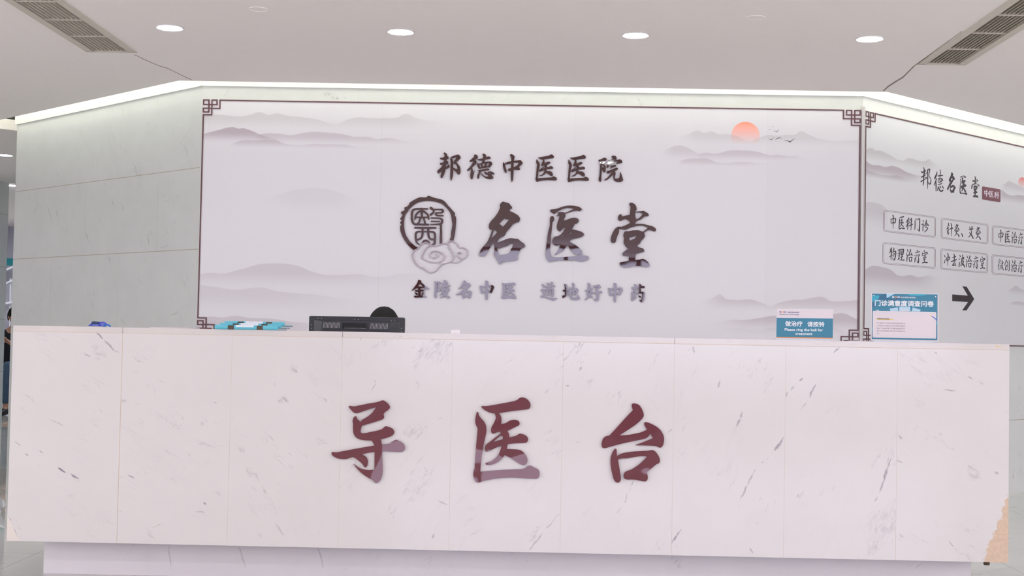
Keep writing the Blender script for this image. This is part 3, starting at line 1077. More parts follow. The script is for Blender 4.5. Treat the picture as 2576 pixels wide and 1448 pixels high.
GL['ming'] = dict(frame=(1180, 490, 8.0444), P=["690,130 730,150 800,160 825,190 875,250 865,278 832,282! 822,328! 880,345 940,380 990,410 1030,460 1033,490 1015,545! 950,560 890,590 820,680 755,750! 735,800 690,845 640,860 595,900 570,962! 640,940 720,905 820,870 900,878 1000,890 1040,935 1120,990 1135,1020 1125,1055 1070,1080 1030,1110 1000,1180 965,1240! 990,1270 988,1305 950,1325 820,1335 720,1357 680,1345 645,1340! 655,1385 640,1407 615,1395 595,1360 590,1335 540,1280 510,1215 500,1170 518,1120 505,990! 488,970! 430,1060 370,1150 310,1245! 270,1225 230,1243! 200,1215 215,1150 250,1085 320,1010 380,930 430,820 470,690! 435,705! 400,675 398,640 408,580 450,520 510,460 590,350 628,255! 620,205 650,155"],
                  H=["810,500! 760,492 712,478! 670,520 612,585! 645,605 682,642! 720,605", "503,693! 540,710 563,755! 545,785 500,835 447,883! 480,790 495,740", "900,978! 880,1040 850,1100 820,1165 770,1190 700,1208 610,1217! 585,1165 575,1110 560,1065! 600,1090 680,1058 760,1040 820,1000 860,980"])
GL['yi_brush'] = dict(frame=(1340, 495, 8.0444), P=["350,270 370,253 440,250 520,230 620,190 720,172 850,178 940,200 990,235 998,255 955,290! 900,275 830,285 740,310 655,342! 668,375 660,410 635,440 630,485! 680,465 730,445 800,420 870,420 920,440 935,475 920,520 880,545 850,550 830,600 795,650! 850,665 920,680 1000,710 1040,745 1035,780 980,815 900,835 800,855 760,880 745,905! 790,930 860,965 930,1020 985,1080 997,1070! 1000,1130 1010,1175 1060,1185 1120,1195 1143,1225 1120,1265 1060,1295 990,1308 920,1295 880,1280 740,1283 600,1278 500,1280 430,1290 375,1318 335,1315 290,1265 265,1200 260,1110 270,1030 290,850 310,720 345,600 350,500 348,420 375,388 410,380 445,440 430,480 402,515! 388,650 375,780 360,960 350,1080 365,1160 395,1210 450,1222 600,1215 740,1208 840,1198 930,1190 965,1160 970,1140! 950,1165 900,1170 860,1160 800,1110 770,1070 740,1030 705,975! 660,1030 580,1115 500,1140 430,1185! 500,1100 545,1010 555,965! 510,975 470,988 420,965 395,920 398,860 440,800 510,795 570,760 620,700 658,630! 630,620 600,650 570,690 530,698 495,660 482,600 500,520 530,440 545,372! 470,393! 530,345! 505,335 520,310 580,300 630,308 650,328! 740,285 835,243! 760,222 680,222 600,245 500,295 440,345! 400,330 352,285"],
                      H=["750,700! 795,742! 748,748!", "625,765! 628,798! 557,812!"])
GL['tang'] = dict(frame=(1510, 500, 8.0444), P=["585,95 605,75 635,70 700,105 730,150 740,210 708,265! 760,252 835,250 868,238 920,260 985,305 985,335 965,352 900,350 860,385 815,420 760,435 725,460 700,508! 760,500 880,505 980,535 1060,550 1132,600 1125,655 1085,655 1030,630 985,625 940,645 885,685! 912,750 870,810 825,850 810,890 745,950! 780,978 840,988 880,1010 900,1060 850,1080 720,1110! 705,1235! 800,1230 850,1207 890,1215 970,1275 1000,1335 990,1360 950,1385 900,1370 820,1358 700,1355 560,1380 470,1390 430,1365 388,1305 405,1283 480,1270 575,1250! 580,1160! 540,1155 470,1158 452,1130 455,1085 500,1055 565,1003! 520,970 480,910 473,860 485,790 462,740 480,680 510,648 550,658 650,635 780,630 865,665! 940,610 970,578! 900,552 830,540 740,545 620,575 560,605 480,632 445,605 378,612! 383,680 345,750 320,850 300,885 260,898 225,880 210,830 225,740 285,620 340,570 365,560 430,565 500,540 605,485! 600,460 560,430 515,403 470,415 430,442 400,450 370,430 353,380 370,330 410,305 430,310 435,345 460,352 490,340 600,320! 605,250 615,150 590,120"],
                  H=["712,280! 760,268 860,292! 835,340 790,385 730,412! 705,330", "580,785! 640,775 690,750 725,738 733,760 705,795 600,843! 590,815"])
GL['seal_ring'] = dict(frame=(995, 480, 7.24), P=["1055,905! 1080,800 1095,680 1105,520 1100,470 1080,450! 1085,405! 1030,345 960,270 900,195! 860,165 800,145 720,130 600,85! 580,95 565,115! 500,118 450,112! 400,130 340,160 290,190 250,220! 250,240 235,260! 205,290 165,295 160,320 165,350! 130,370 95,380 105,410 130,440! 100,480 82,510 90,525 125,525! 90,560 82,580 95,600 110,610! 90,630 82,660 90,740 120,820 160,890 200,950 270,1030 335,1078! 405,1035! 340,990 260,915 200,830 170,750 155,650 155,560 165,470 185,420 230,365! 240,340! 300,280 360,235 420,205 520,185 600,180 700,190 800,215 860,245 930,310 980,370 1010,430 1020,500 1035,600 1030,660 1010,750 1010,830 980,900!"])
GL['seal_char'] = dict(frame=(995, 480, 7.24), S=[
    [(578, 326, 14), (480, 325, 15), (370, 328, 16), (318, 350, 18), (298, 400, 20), (296, 500, 20), (310, 560, 20), (350, 605, 18), (450, 608, 18), (596, 612, 18)],
    [(480, 325, 20), (478, 480, 18)], [(352, 517, 11), (370, 440, 15), (410, 390, 16), (478, 362, 16), (550, 395, 16), (595, 455, 16), (605, 517, 11)],
    [(375, 478, 11), (590, 478, 11)], [(450, 490, 14), (435, 550, 15), (400, 600, 13)], [(512, 490, 15), (530, 560, 17), (540, 600, 14)],
    [(645, 312, 24), (690, 345, 18), (690, 385, 16), (640, 432, 18)], [(690, 336, 12), (780, 336, 12), (850, 342, 18), (862, 370, 20), (835, 395, 14), (750, 398, 13), (730, 425, 14), (765, 448, 14), (862, 450, 14)],
    [(655, 492, 13), (790, 495, 13), (845, 518, 17), (850, 560, 18), (820, 598, 18), (730, 608, 12), (640, 608, 11)], [(650, 552, 12), (800, 556, 12)],
    [(826, 600, 18), (828, 760, 21), (826, 945, 25)], [(356, 668, 17), (728, 670, 17)],
    [(490, 680, 18), (490, 790, 19), (460, 860, 17), (395, 890, 14)], [(596, 680, 20), (598, 800, 20), (630, 870, 18), (690, 880, 16)],
    [(420, 738, 13), (600, 738, 13), (690, 748, 17), (716, 790, 20), (716, 900, 20), (706, 960, 18), (660, 975, 12)],
    [(420, 738, 13), (385, 750, 17), (367, 790, 18), (368, 870, 18), (385, 935, 15), (430, 972, 10)],
    [(488, 950, 13), (515, 910, 17), (560, 903, 17), (600, 925, 15), (618, 960, 12)]])
GL['cloud'] = dict(frame=(995, 480, 7.24), S=[[(x, y, 7.5) for x, y in L] for L in (
    [(350, 1070), (308, 1150), (312, 1210), (360, 1310), (440, 1385), (480, 1390), (550, 1440), (600, 1478), (655, 1484), (740, 1445), (800, 1375), (845, 1325), (930, 1310), (1015, 1275), (1048, 1210), (1045, 1150), (1010, 1080), (980, 1030), (965, 985), (930, 957), (870, 957), (800, 978), (745, 1003), (690, 998), (640, 975), (590, 955), (545, 945), (500, 952), (450, 990), (412, 1045), (350, 1070)],
    [(650, 998), (580, 1018), (545, 1060), (510, 1120), (478, 1180), (480, 1212), (540, 1255), (640, 1288), (740, 1300), (830, 1280), (885, 1220), (885, 1170), (830, 1120), (740, 1092), (680, 1098), (637, 1130), (627, 1180), (660, 1212), (710, 1216), (755, 1200), (766, 1165), (745, 1142)],
    [(935, 955), (970, 920), (1030, 910), (1090, 937), (1140, 990), (1165, 1035), (1220, 1030), (1280, 1050), (1313, 1100), (1300, 1170), (1260, 1222), (1210, 1228), (1160, 1208), (1132, 1170), (1132, 1130), (1160, 1112), (1195, 1125), (1208, 1142)],
    [(1205, 1235), (1170, 1280), (1100, 1303), (1050, 1298), (1015, 1275)])])
GL['bang'] = dict(frame=(1090, 375, 15.153), P=["385,155 405,130 440,125 500,165 530,205 530,268! 570,280 590,320 580,345 545,370 510,395 505,430! 550,450 575,490 565,530 560,550! 575,590 610,620 628,655 620,690 560,725 465,770! 445,860 410,960 370,1040 345,1085 315,1105 285,1090 272,1050 275,990 300,920 350,835! 270,880 215,915 180,925 160,905 150,860 160,815 200,770 270,720 365,605! 310,605 265,585 240,540 250,520 300,520 360,505 400,480 415,430! 350,410 280,390 245,350 250,325 300,328 370,315 425,285! 425,220 410,185",
                                                         "635,365 655,345 655,320 690,285 800,240 900,210 945,200 985,220 1020,265 1048,320 1035,345 1000,375 940,440 880,490! 940,570 1000,640 1030,720 1040,820 1030,900 1000,955 965,970 930,955 920,925 850,850 762,765! 758,900 745,1020 700,1150 672,1212! 655,1150 640,1050 645,900 655,700 660,430"],
                  H=["553,550! 553,630! 475,665! 480,610 500,575", "690,350! 770,340 895,300! 850,380 790,450 772,490 770,565! 830,560 870,590 905,660 925,745! 870,745 800,720 757,690! 757,430 740,390"])
GL['de'] = dict(frame=(1090, 375, 15.153), P=["1550,230 1565,205 1610,200 1660,215 1690,250 1708,300 1690,340 1610,400! 1645,450 1655,500 1630,550 1560,620 1480,690! 1500,760 1525,900! 1590,780! 1560,880 1530,990 1510,1090 1485,1145 1465,1152 1430,1130 1410,1080 1405,990 1425,870 1445,740! 1380,790 1325,825 1295,825 1280,800 1300,770 1400,680 1480,560 1525,462! 1440,480 1395,485 1372,460 1390,430 1500,340 1560,270! 1555,250",
                                                       "1865,195 1880,172 1910,165 1960,180 2005,215 2015,250 2005,300! 2060,280 2110,275 2160,285 2195,335 2180,355 2100,375 1975,400! 1940,490! 2040,475 2150,460 2200,475 2240,515 2250,560 2225,610 2170,680 2130,710 2085,690! 1990,715 1870,725 1790,735 1770,760 1730,745 1690,680 1668,600 1680,530 1700,515 1730,560! 1800,540 1850,520 1875,435! 1800,438 1720,425 1665,385 1700,378 1800,365 1890,350! 1895,300 1905,245 1880,220",
                                                       "1680,800 1720,800 1850,775 1990,745 2060,725 2110,735 2145,770 2135,795 2060,805 1950,825 1790,855! 1840,930 1920,1000 1990,1040 2060,1045 2110,1030! 2080,990 2050,960 2000,965 1960,930 1940,880 1950,850 1975,850 2020,890 2060,905! 2090,865 2130,840 2200,845 2280,880 2325,925 2330,950 2310,968 2265,960 2180,945! 2230,990 2280,1050 2290,1090 2270,1125 2200,1140 2120,1140 2020,1115 1900,1040 1820,940 1780,870! 1770,950 1755,1040 1735,1110 1710,1135 1680,1115 1668,1060 1680,980 1720,890 1750,850 1710,830"],
                H=["1750,590! 1800,575 1815,610 1838,680! 1790,690 1760,630", "1868,565! 1950,545 1978,560 1960,600 1905,665! 1880,610", "2050,540! 2135,520! 2115,580 2090,635 2005,640! 2050,590", "2095,905! 2145,882 2210,918! 2170,935"])
GL['zhong'] = dict(frame=(1250, 375, 15.153), P=["485,230 520,195 560,182 620,215 665,250 683,290 665,340 652,437! 760,430 850,420 905,418 940,445 970,500 985,540 960,570 900,620 848,690! 875,725 880,765 860,795 800,795 700,785 637,785! 635,900 625,1050 605,1180 572,1255! 545,1180 530,1080 525,950 532,825! 450,835 430,815 425,770 440,740 480,725 535,712! 545,550! 490,562 420,575 350,572 315,590! 335,700 365,800 378,860 365,895 340,910 305,885 270,800 235,680 222,590 235,520 265,480 275,520 293,560! 350,510 450,470 545,457! 550,350 530,290"],
                   H=["640,515! 750,508 830,515! 790,590 740,640 638,690!"])
GL['yuan'] = dict(frame=(1410, 375, 15.153), P=["1445,420 1460,405 1540,385 1640,330 1700,315 1735,340 1775,385 1740,430 1650,545! 1690,600 1720,660 1730,740 1725,820 1700,870 1670,880 1640,865 1615,820 1575,770! 1570,900 1560,1050 1560,1170 1550,1220 1520,1245 1485,1235 1460,1190 1450,1120 1475,1040 1490,900 1510,650 1505,570 1500,490 1455,460",
                                                        "1940,290 1955,258 2020,240 2080,245 2130,290 2145,350 2130,395 2090,408 2020,395 1920,400! 1960,375 2000,345! 1960,310",
                                                        "1890,500! 1980,450 2100,415 2280,378 2320,410 2350,450 2362,490 2350,522 2250,545 2150,568 2065,560! 2130,510 2195,465! 2100,470 2000,500 1900,545 1860,590 1850,640 1820,700 1790,722 1765,705 1755,640 1770,570 1820,500 1830,420 1855,405 1870,430",
                                                        "1895,640 1930,620 2010,600 2060,585 2110,605 2130,630 2110,655 2050,680 1960,705 1870,758! 1925,690 1895,650",
                                                        "1770,840 1790,818 1815,825 1900,795 2000,755 2090,710 2140,697 2180,715 2200,745 2185,770 2120,810 2070,845! 2100,890 2105,940 2085,1000 2070,1060 2065,1100 2100,1122 2160,1122 2220,1105 2250,1060 2265,950 2275,850! 2310,920 2340,1010 2365,1100 2392,1150 2380,1200 2330,1235 2250,1250 2160,1245 2080,1215 2030,1160 2010,1090 2010,1000 2020,930! 1980,980 1900,1070 1820,1140 1750,1175 1690,1190 1655,1178! 1730,1130 1820,1050 1900,950 1975,850! 1900,890 1840,925 1800,938 1775,915 1760,880"],
                  H=["1530,495! 1600,490 1640,480 1575,548! 1555,540", "1575,600! 1620,610 1650,650 1660,712! 1610,700 1575,660"])
f1, f2, f3, f4 = (1025, 695, 18.4), (1165, 695, 18.4), (1350, 700, 18.4), (1490, 700, 18.4)
GL['jin'] = dict(frame=f1, P=["500,150! 540,150 610,175 645,215 620,260! 720,345 830,440 930,510 1020,570 1000,590 900,600 830,600 790,575 740,520 680,430 580,320! 530,400 480,460! 700,465 715,510 705,545 600,550! 600,600! 760,600 800,650 800,690 700,690 610,695! 605,900! 495,900! 500,700! 450,705 390,715 355,680 335,630 400,625 495,620! 495,560! 440,555 430,520 400,550 320,600 240,640 175,655! 260,570 360,430 450,320 485,220",
                              "285,900! 320,890 600,885 830,870 870,930 880,965 860,975 480,970 350,990 310,940", "335,740! 400,740 450,770 480,810 470,850 430,865 390,840 360,795", "690,720! 750,725 800,760 740,840 640,880!"])
GL['ling'] = dict(frame=f1, P=["1255,230! 1300,225 1360,245 1420,240 1465,220 1510,245 1555,285 1540,330 1450,430! 1490,500 1520,580 1510,650 1470,700 1420,718 1395,690 1375,655! 1360,650! 1355,900 1340,980 1310,1005 1280,980 1245,930 1240,880 1260,600 1265,350",
                               "1680,170! 1700,150 1750,165 1800,205 1805,260! 1850,260 1890,300 1905,340 1800,345 1785,345! 1780,405! 1870,395 1940,390 1975,430 1980,460 1950,475 1850,475 1790,495! 1850,510 1920,530 1950,580 1945,630 1915,640 1895,650! 1870,720 1830,800 1815,845! 1890,895 2000,965 1960,990 1870,1010 1830,990 1740,905! 1650,960 1560,985 1475,990! 1580,930 1680,850! 1640,790! 1620,775 1560,850 1470,885! 1560,760 1620,650! 1520,680! 1590,590 1625,510 1600,500 1560,490 1530,465 1530,440 1680,420! 1690,355! 1640,375 1600,360 1580,325 1600,310 1680,300! 1690,220"],
                  H=["1360,320! 1420,300 1395,380 1400,450 1420,540 1410,600! 1355,610!", "1690,500! 1780,495! 1850,590 1760,610 1720,570", "1690,690! 1770,680 1745,755!"])
GL['ming_small'] = dict(frame=f2, P=["35,190! 60,180 110,205 150,235 165,280 140,325! 210,310 260,298 320,345 350,400 345,430 290,480 200,570 115,665! 220,665 310,645 370,685 410,730 395,780 360,900 345,985 310,1015 265,1022 235,990 215,945 60,945! 55,1000 20,1022 -20,1000 -45,960 -60,790! -130,830 -230,855 -345,850! -200,770 -90,690 20,580! -60,500! -60,480! -130,550 -240,605! -130,480 -60,380 10,280"],
                        H=["60,405! 165,395! 120,510! 70,490 20,470 -10,455", "60,765! 240,745! 225,860! 55,870!"])
GL['zhong_small'] = dict(frame=f2, P=["1025,190! 1070,190 1140,210 1170,245 1160,415! 1250,405 1345,385 1400,430 1450,485 1420,550 1380,640 1350,720 1310,765 1270,770 1235,745 1215,710 1145,715! 1140,860 1135,1000 1115,1070 1088,1090 1060,1075 1025,1020 1015,930 1028,720! 940,740 910,795 885,800 840,770 810,700 790,560 755,430 790,410 850,425 880,440 1030,430! 1030,280"],
                         H=["890,525! 960,510 1035,500! 1035,655! 920,660!", "1155,490! 1305,480! 1255,640! 1145,640!"])
GL['yi_small'] = dict(frame=f2, P=["1805,305! 1840,300 1910,315 2050,315 2200,295 2370,275 2410,310 2430,355 2415,400 2300,405 2090,400! 2110,450! 2180,450 2270,435 2310,480 2315,520 2240,530 2215,550! 2225,590! 2340,580 2400,640 2405,675 2330,685 2190,695! 2170,735! 2280,740 2350,770 2390,830 2375,875! 2440,930 2470,980 2455,1025 2380,1020 2250,1000 2100,1000 1960,1015 1830,1030 1790,990 1770,950 1815,880! 1830,600 1830,380"],
                      H=["1930,405! 2000,405! 2000,480 1930,590!", "1935,605! 2040,545 2095,560 2100,615 1930,640!", "1925,680! 1960,690 2000,725 2055,720! 2010,800 1925,905!", "2160,755! 2270,830 2295,885! 2000,895! 2080,850"])
GL['dao_way'] = dict(frame=f3, P=["230,265! 280,262 350,290 390,340 385,370 335,430! 300,400 260,320", "455,190! 500,190 560,220 590,265 570,300 540,312 510,285",
                                  "675,150! 710,150 775,205 740,250 660,320! 760,310 820,298 855,330 875,380 780,385 650,405 600,440! 640,450 720,440 780,455 805,490 795,600 790,750 770,830 730,855 705,830 680,780 540,785 500,808 465,780 460,700 455,550 440,465 470,455 540,455! 535,410 450,415 405,370 410,345 540,340 600,325 640,260",
                                  "165,510 200,500 280,490 345,465 400,490 425,540 400,590 350,650 385,720 380,780 370,810! 450,830 600,880 750,905 950,905! 900,960 830,1000 760,1020 690,1000 550,940 400,880 300,850 235,910 200,895 175,840 180,800 240,790 300,760 275,690 290,620 290,580 240,600 210,580"],
                    H=["530,515! 700,520! 705,740! 530,740!"], S=[[(520, 572, 24), (650, 575, 24)], [(520, 665, 24), (650, 665, 24)]])
GL['di'] = dict(frame=f3, P=["1270,260! 1300,245 1370,265 1415,300 1415,480! 1460,490 1500,530 1480,570 1410,580! 1405,720! 1500,700! 1430,760 1350,830 1280,890 1220,915 1190,870 1170,790 1240,780 1305,770! 1305,600! 1260,610 1215,590 1190,550 1220,530 1305,515! 1300,350",
                             "1505,400! 1560,405 1620,460 1610,540 1660,530! 1665,350 1635,200 1690,200 1760,250 1760,350 1750,510! 1800,470 1850,450 1910,470 1930,510 1915,570 1885,700 1860,760 1820,785 1790,760 1755,690! 1735,700 1730,770 1695,805 1660,770 1655,625! 1600,625! 1600,720 1620,820 1680,870 1780,875 1850,850 1900,800 1925,760! 1945,820 1990,860 2000,910 1970,960 1900,990 1780,1000 1650,990 1570,940 1520,850 1505,660! 1460,640 1440,600 1500,575!"],
                H=["1750,590! 1805,570! 1800,650! 1750,650!"])
GL['hao'] = dict(frame=f3, P=["2365,205! 2420,205 2480,240 2505,290 2470,480! 2540,430 2580,440 2600,470 2580,560 2560,650 2510,760! 2560,800 2600,850 2600,890 2570,920 2530,900 2450,835! 2380,920 2300,980 2210,1005! 2290,920 2380,780! 2320,730 2300,700 2340,600! 2280,595 2250,570 2225,540 2290,530 2360,520! 2375,400 2370,300",
                              "2591,345! 2636,340 2726,315 2866,275 2906,290 2946,340 2981,385 2966,415 2876,460 2801,515! 2831,590! 2906,585 2976,570 3021,600 3051,650 3026,680 2956,680 2871,685! 2886,790 2881,890 2866,980 2816,1040 2756,1070 2726,1050 2636,945! 2696,945 2741,935 2761,850 2766,690! 2686,700 2616,715 2576,690 2566,670 2566,640 2636,630 2756,610! 2746,520 2726,460! 2776,460 2831,390! 2746,410 2666,440 2626,420"],
                 H=["2410,600! 2440,565 2475,565! 2440,690! 2395,680"])
GL['yao'] = dict(frame=f4, P=["1935,270! 1980,265 2040,290 2070,340 2075,380! 2150,375! 2155,250 2190,240 2250,270 2280,310 2275,350! 2380,335 2420,370 2450,435 2380,440 2280,445 2220,480! 2260,520 2255,570 2240,625! 2300,615 2360,605 2410,640 2440,680 2430,800 2410,950 2370,1050 2290,1120 2260,1100 2170,990! 2220,1000 2270,990 2300,900 2315,690! 2220,690 2130,710 2060,755! 2110,650 2150,550! 2110,470! 2075,460 2065,545 2040,545 2000,500! 1910,505 1850,490 1810,450 1795,410 1830,405 1970,395! 1955,330",
                              "1910,510! 1960,520 1990,560 1965,610 1900,690! 1950,680! 1990,600 2020,590 2070,630 2075,660 2020,730 1935,800! 2040,795! 1960,850 1850,915 1810,880 1800,835 1860,775! 1810,750 1785,710 1800,670 1850,620 1890,570",
                              "2085,845! 1990,930 1920,1000 1840,1050 1800,1010 1785,965 1800,940 1850,945 1960,900", "2105,775! 2170,785 2240,820 2255,850 2235,890 2205,900 2170,870"])


def ST(*a): return [list(s) for s in a]


# small printed brush writing on the right wall: strokes only (x, y, radius)
BR = {}
BR['bang'] = ST([(205, 175, 12), (240, 240, 18), (237, 400, 20), (230, 500, 24), (215, 650, 18), (215, 780, 20), (200, 900, 14)], [(125, 340, 14), (165, 380, 28), (230, 330, 18), (278, 292, 22), (285, 340, 14), (240, 400, 12)],
                [(140, 565, 26), (230, 510, 24), (290, 480, 18)], [(118, 742, 26), (200, 690, 18), (350, 600, 14)], [(240, 420, 10), (330, 430, 10), (350, 360, 10)], [(378, 310, 20), (385, 500, 18), (380, 750, 20), (378, 1045, 6)],
                [(370, 285, 20), (450, 240, 24), (462, 310, 20), (445, 400, 14), (435, 520, 14), (490, 600, 13), (512, 690, 15), (500, 800, 22), (465, 855, 22), (410, 790, 14)], [(290, 570, 16), (350, 610, 16)])
BR['de'] = ST([(755, 345, 10), (750, 440, 24), (700, 550, 32), (670, 630, 26)], [(740, 620, 16), (700, 750, 20), (640, 900, 12)], [(715, 740, 18), (722, 900, 22), (720, 1130, 14)], [(885, 265, 12), (900, 400, 14), (872, 600, 12)],
              [(800, 520, 22), (900, 505, 24), (980, 500, 22)], [(805, 645, 20), (880, 625, 20), (960, 640, 22), (992, 705, 20)], [(805, 680, 12), (830, 780, 14), (900, 770, 18), (965, 720, 14)], [(868, 650, 11), (882, 770, 11)],
              [(930, 650, 10), (920, 750, 11)], [(815, 875, 16), (900, 845, 22), (955, 825, 18)], [(810, 950, 14), (790, 1050, 16), (785, 1115, 14)], [(830, 980, 14), (870, 1100, 24), (940, 1140, 30), (995, 1095, 26)], [(880, 930, 20), (900, 1000, 20)], [(965, 915, 14), (1015, 1010, 22)])
BR['zhong'] = ST([(415, 330, 14), (438, 390, 20), (435, 600, 16), (430, 880, 7)], [(335, 480, 8), (347, 600, 15), (357, 690, 12)], [(350, 515, 13), (430, 478, 16), (520, 472, 20), (535, 520, 18), (505, 650, 20)], [(400, 652, 18), (508, 638, 22)])
BR['yi'] = ST([(705, 432, 14), (780, 418, 22), (850, 398, 26)], [(680, 480, 10), (692, 560, 18), (680, 720, 16), (682, 890, 20), (760, 858, 18), (878, 875, 28)], [(775, 490, 10), (745, 570, 14)], [(752, 540, 14), (818, 530, 18)],
              [(720, 650, 18), (780, 642, 18), (842, 640, 22)], [(785, 560, 14), (778, 680, 16), (718, 795, 9)], [(770, 720, 14), (842, 790, 20)])
BR['ke'] = ST([(1050, 445, 14), (1060, 490, 20), (990, 560, 18)], [(965, 622, 20), (1020, 600, 18), (1078, 572, 14)], [(1030, 520, 14), (1030, 700, 18), (1017, 920, 11)], [(1020, 660, 14), (975, 800, 16)], [(1035, 660, 10), (1075, 680, 14)],
              [(1108, 490, 14), (1130, 545, 16)], [(1090, 610, 14), (1120, 655, 16)], [(1080, 770, 20), (1150, 730, 20), (1212, 708, 20)], [(1158, 450, 14), (1175, 520, 20), (1165, 700, 16), (1155, 955, 7)])
BR['men'] = ST([(1345, 480, 14), (1365, 520, 18)], [(1320, 560, 14), (1320, 740, 16), (1310, 920, 12)], [(1410, 512, 14), (1500, 492, 22), (1505, 700, 18), (1497, 900, 24), (1487, 990, 12), (1415, 890, 9)])
BR['zhen'] = ST([(1635, 550, 12), (1665, 605, 18)], [(1590, 722, 16), (1650, 688, 18), (1638, 830, 16), (1637, 970, 14)], [(1775, 530, 14), (1765, 630, 18), (1690, 785, 11)], [(1780, 640, 14), (1860, 755, 22)], [(1780, 690, 11), (1742, 770, 11)],
                [(1800, 740, 11), (1740, 835, 11)], [(1745, 842, 10), (1822, 838, 16), (1800, 925, 18), (1690, 1025, 10)])
BR['zhen_needle'] = ST([(415, 330, 12), (422, 400, 16), (340, 600, 7)], [(430, 420, 12), (455, 445, 13)], [(368, 560, 10), (430, 510, 12)], [(360, 665, 12), (440, 605, 14)], [(405, 540, 13), (405, 780, 16)], [(370, 690, 9), (390, 740, 11)], [(405, 795, 14), (450, 720, 7)],
                       [(475, 580, 14), (540, 545, 22), (588, 540, 24)], [(520, 350, 16), (545, 420, 18), (540, 600, 15), (528, 860, 7)])
BR['jiu'] = ST([(740, 380, 12), (740, 440, 13), (685, 515, 10)], [(745, 450, 12), (800, 412, 20), (780, 470, 17), (670, 630, 16)], [(760, 545, 10), (820, 542, 14), (842, 620, 20)], [(690, 590, 10), (705, 690, 13)], [(745, 595, 12), (752, 700, 15), (720, 795, 14), (670, 850, 9)],
               [(800, 620, 12), (770, 650, 10)], [(710, 695, 14), (820, 660, 13)], [(758, 760, 10), (820, 810, 20), (848, 885, 18)])
BR['dun'] = ST([(935, 745, 9), (980, 815, 20), (995, 890, 14)])
BR['ai'] = ST([(1250, 592, 15), (1320, 575, 18), (1405, 572, 22)], [(1280, 490, 12), (1300, 600, 13), (1300, 640, 8)], [(1365, 465, 14), (1378, 530, 18), (1340, 635, 9)], [(1355, 660, 14), (1330, 785, 17), (1235, 910, 12)], [(1272, 722, 15), (1350, 810, 22), (1418, 945, 20)])
BR['wu'] = ST([(430, 370, 14), (440, 450, 16), (405, 570, 14)], [(415, 515, 14), (500, 470, 13)], [(470, 310, 14), (492, 400, 20), (485, 550, 18), (465, 700, 20), (462, 890, 9)], [(405, 732, 16), (500, 645, 10)], [(575, 320, 12), (600, 390, 18), (530, 560, 12)],
              [(560, 520, 12), (660, 478, 24), (682, 600, 20), (642, 800, 24), (600, 888, 20), (520, 800, 8)], [(600, 570, 12), (520, 690, 10)], [(645, 560, 12), (545, 765, 10)])
BR['li'] = ST([(770, 442, 14), (880, 402, 16)], [(830, 400, 20), (840, 550, 18), (830, 750, 18), (775, 870, 13)], [(770, 595, 14), (865, 565, 14)], [(770, 690, 12), (845, 680, 12)], [(775, 865, 18), (855, 790, 12)], [(898, 440, 14), (912, 560, 16), (912, 650, 14)],
              [(900, 412, 14), (1020, 392, 24), (1030, 500, 20), (1000, 650, 18)], [(920, 525, 12), (1010, 500, 14)], [(910, 632, 14), (1000, 600, 16)], [(960, 440, 12), (955, 700, 15), (945, 880, 15)], [(893, 762, 16), (1000, 718, 18)], [(862, 880, 18), (950, 882, 18), (1052, 882, 28)])
BR['zhi'] = ST([(1200, 400, 14), (1235, 490, 20)], [(1165, 560, 11), (1192, 690, 14)], [(1188, 950, 14), (1190, 800, 20), (1225, 640, 7)], [(1335, 390, 12), (1350, 455, 22), (1262, 670, 14)], [(1265, 680, 18), (1330, 645, 16), (1408, 640, 12)], [(1385, 560, 14), (1428, 680, 20)],
               [(1278, 760, 14), (1310, 940, 18)], [(1290, 780, 14), (1400, 752, 22), (1412, 800, 18), (1392, 930, 20)], [(1308, 942, 18), (1395, 922, 18)])
BR['liao'] = ST([(1640, 430, 14), (1675, 485, 18)], [(1567, 552, 12), (1660, 530, 20), (1758, 500, 22)], [(1605, 590, 7), (1610, 700, 11), (1562, 880, 17), (1532, 980, 14)], [(1530, 660, 11), (1550, 695, 12)], [(1520, 840, 13), (1590, 770, 7)],
                [(1642, 670, 12), (1745, 642, 22), (1755, 690, 14), (1695, 735, 12)], [(1700, 740, 11), (1720, 860, 20), (1700, 1010, 20), (1632, 890, 7)])
BR['shi'] = ST([(1970, 445, 16), (1988, 500, 20)], [(1890, 540, 10), (1887, 690, 14)], [(1897, 602, 14), (2000, 562, 18), (2095, 540, 24), (2108, 590, 20), (2045, 620, 12)], [(1945, 672, 14), (2050, 640, 16)], [(1995, 660, 12), (1950, 800, 14)], [(1935, 810, 16), (2025, 770, 12)],
               [(2030, 692, 12), (2055, 790, 18)], [(1990, 800, 15), (1985, 980, 15)], [(1925, 882, 18), (2025, 868, 15)], [(1897, 1012, 22), (2000, 982, 18), (2102, 1000, 28)])
BR['chong'] = ST([(290, 390, 14), (318, 470, 16)], [(287, 740, 18), (330, 560, 7)], [(375, 490, 11), (398, 640, 16)], [(390, 520, 11), (500, 472, 20), (525, 495, 16), (492, 600, 18)], [(400, 622, 18), (498, 602, 18)], [(435, 300, 16), (457, 380, 20), (442, 600, 16), (435, 870, 7)])
BR['ji'] = ST([(715, 330, 14), (740, 410, 18), (735, 600, 17), (722, 840, 15)], [(662, 490, 16), (740, 480, 18), (797, 452, 22)], [(605, 680, 26), (700, 640, 20), (838, 572, 16)], [(845, 580, 10), (760, 690, 8)], [(690, 760, 11), (662, 860, 22)], [(660, 858, 20), (800, 838, 16)], [(782, 740, 11), (805, 870, 16)])
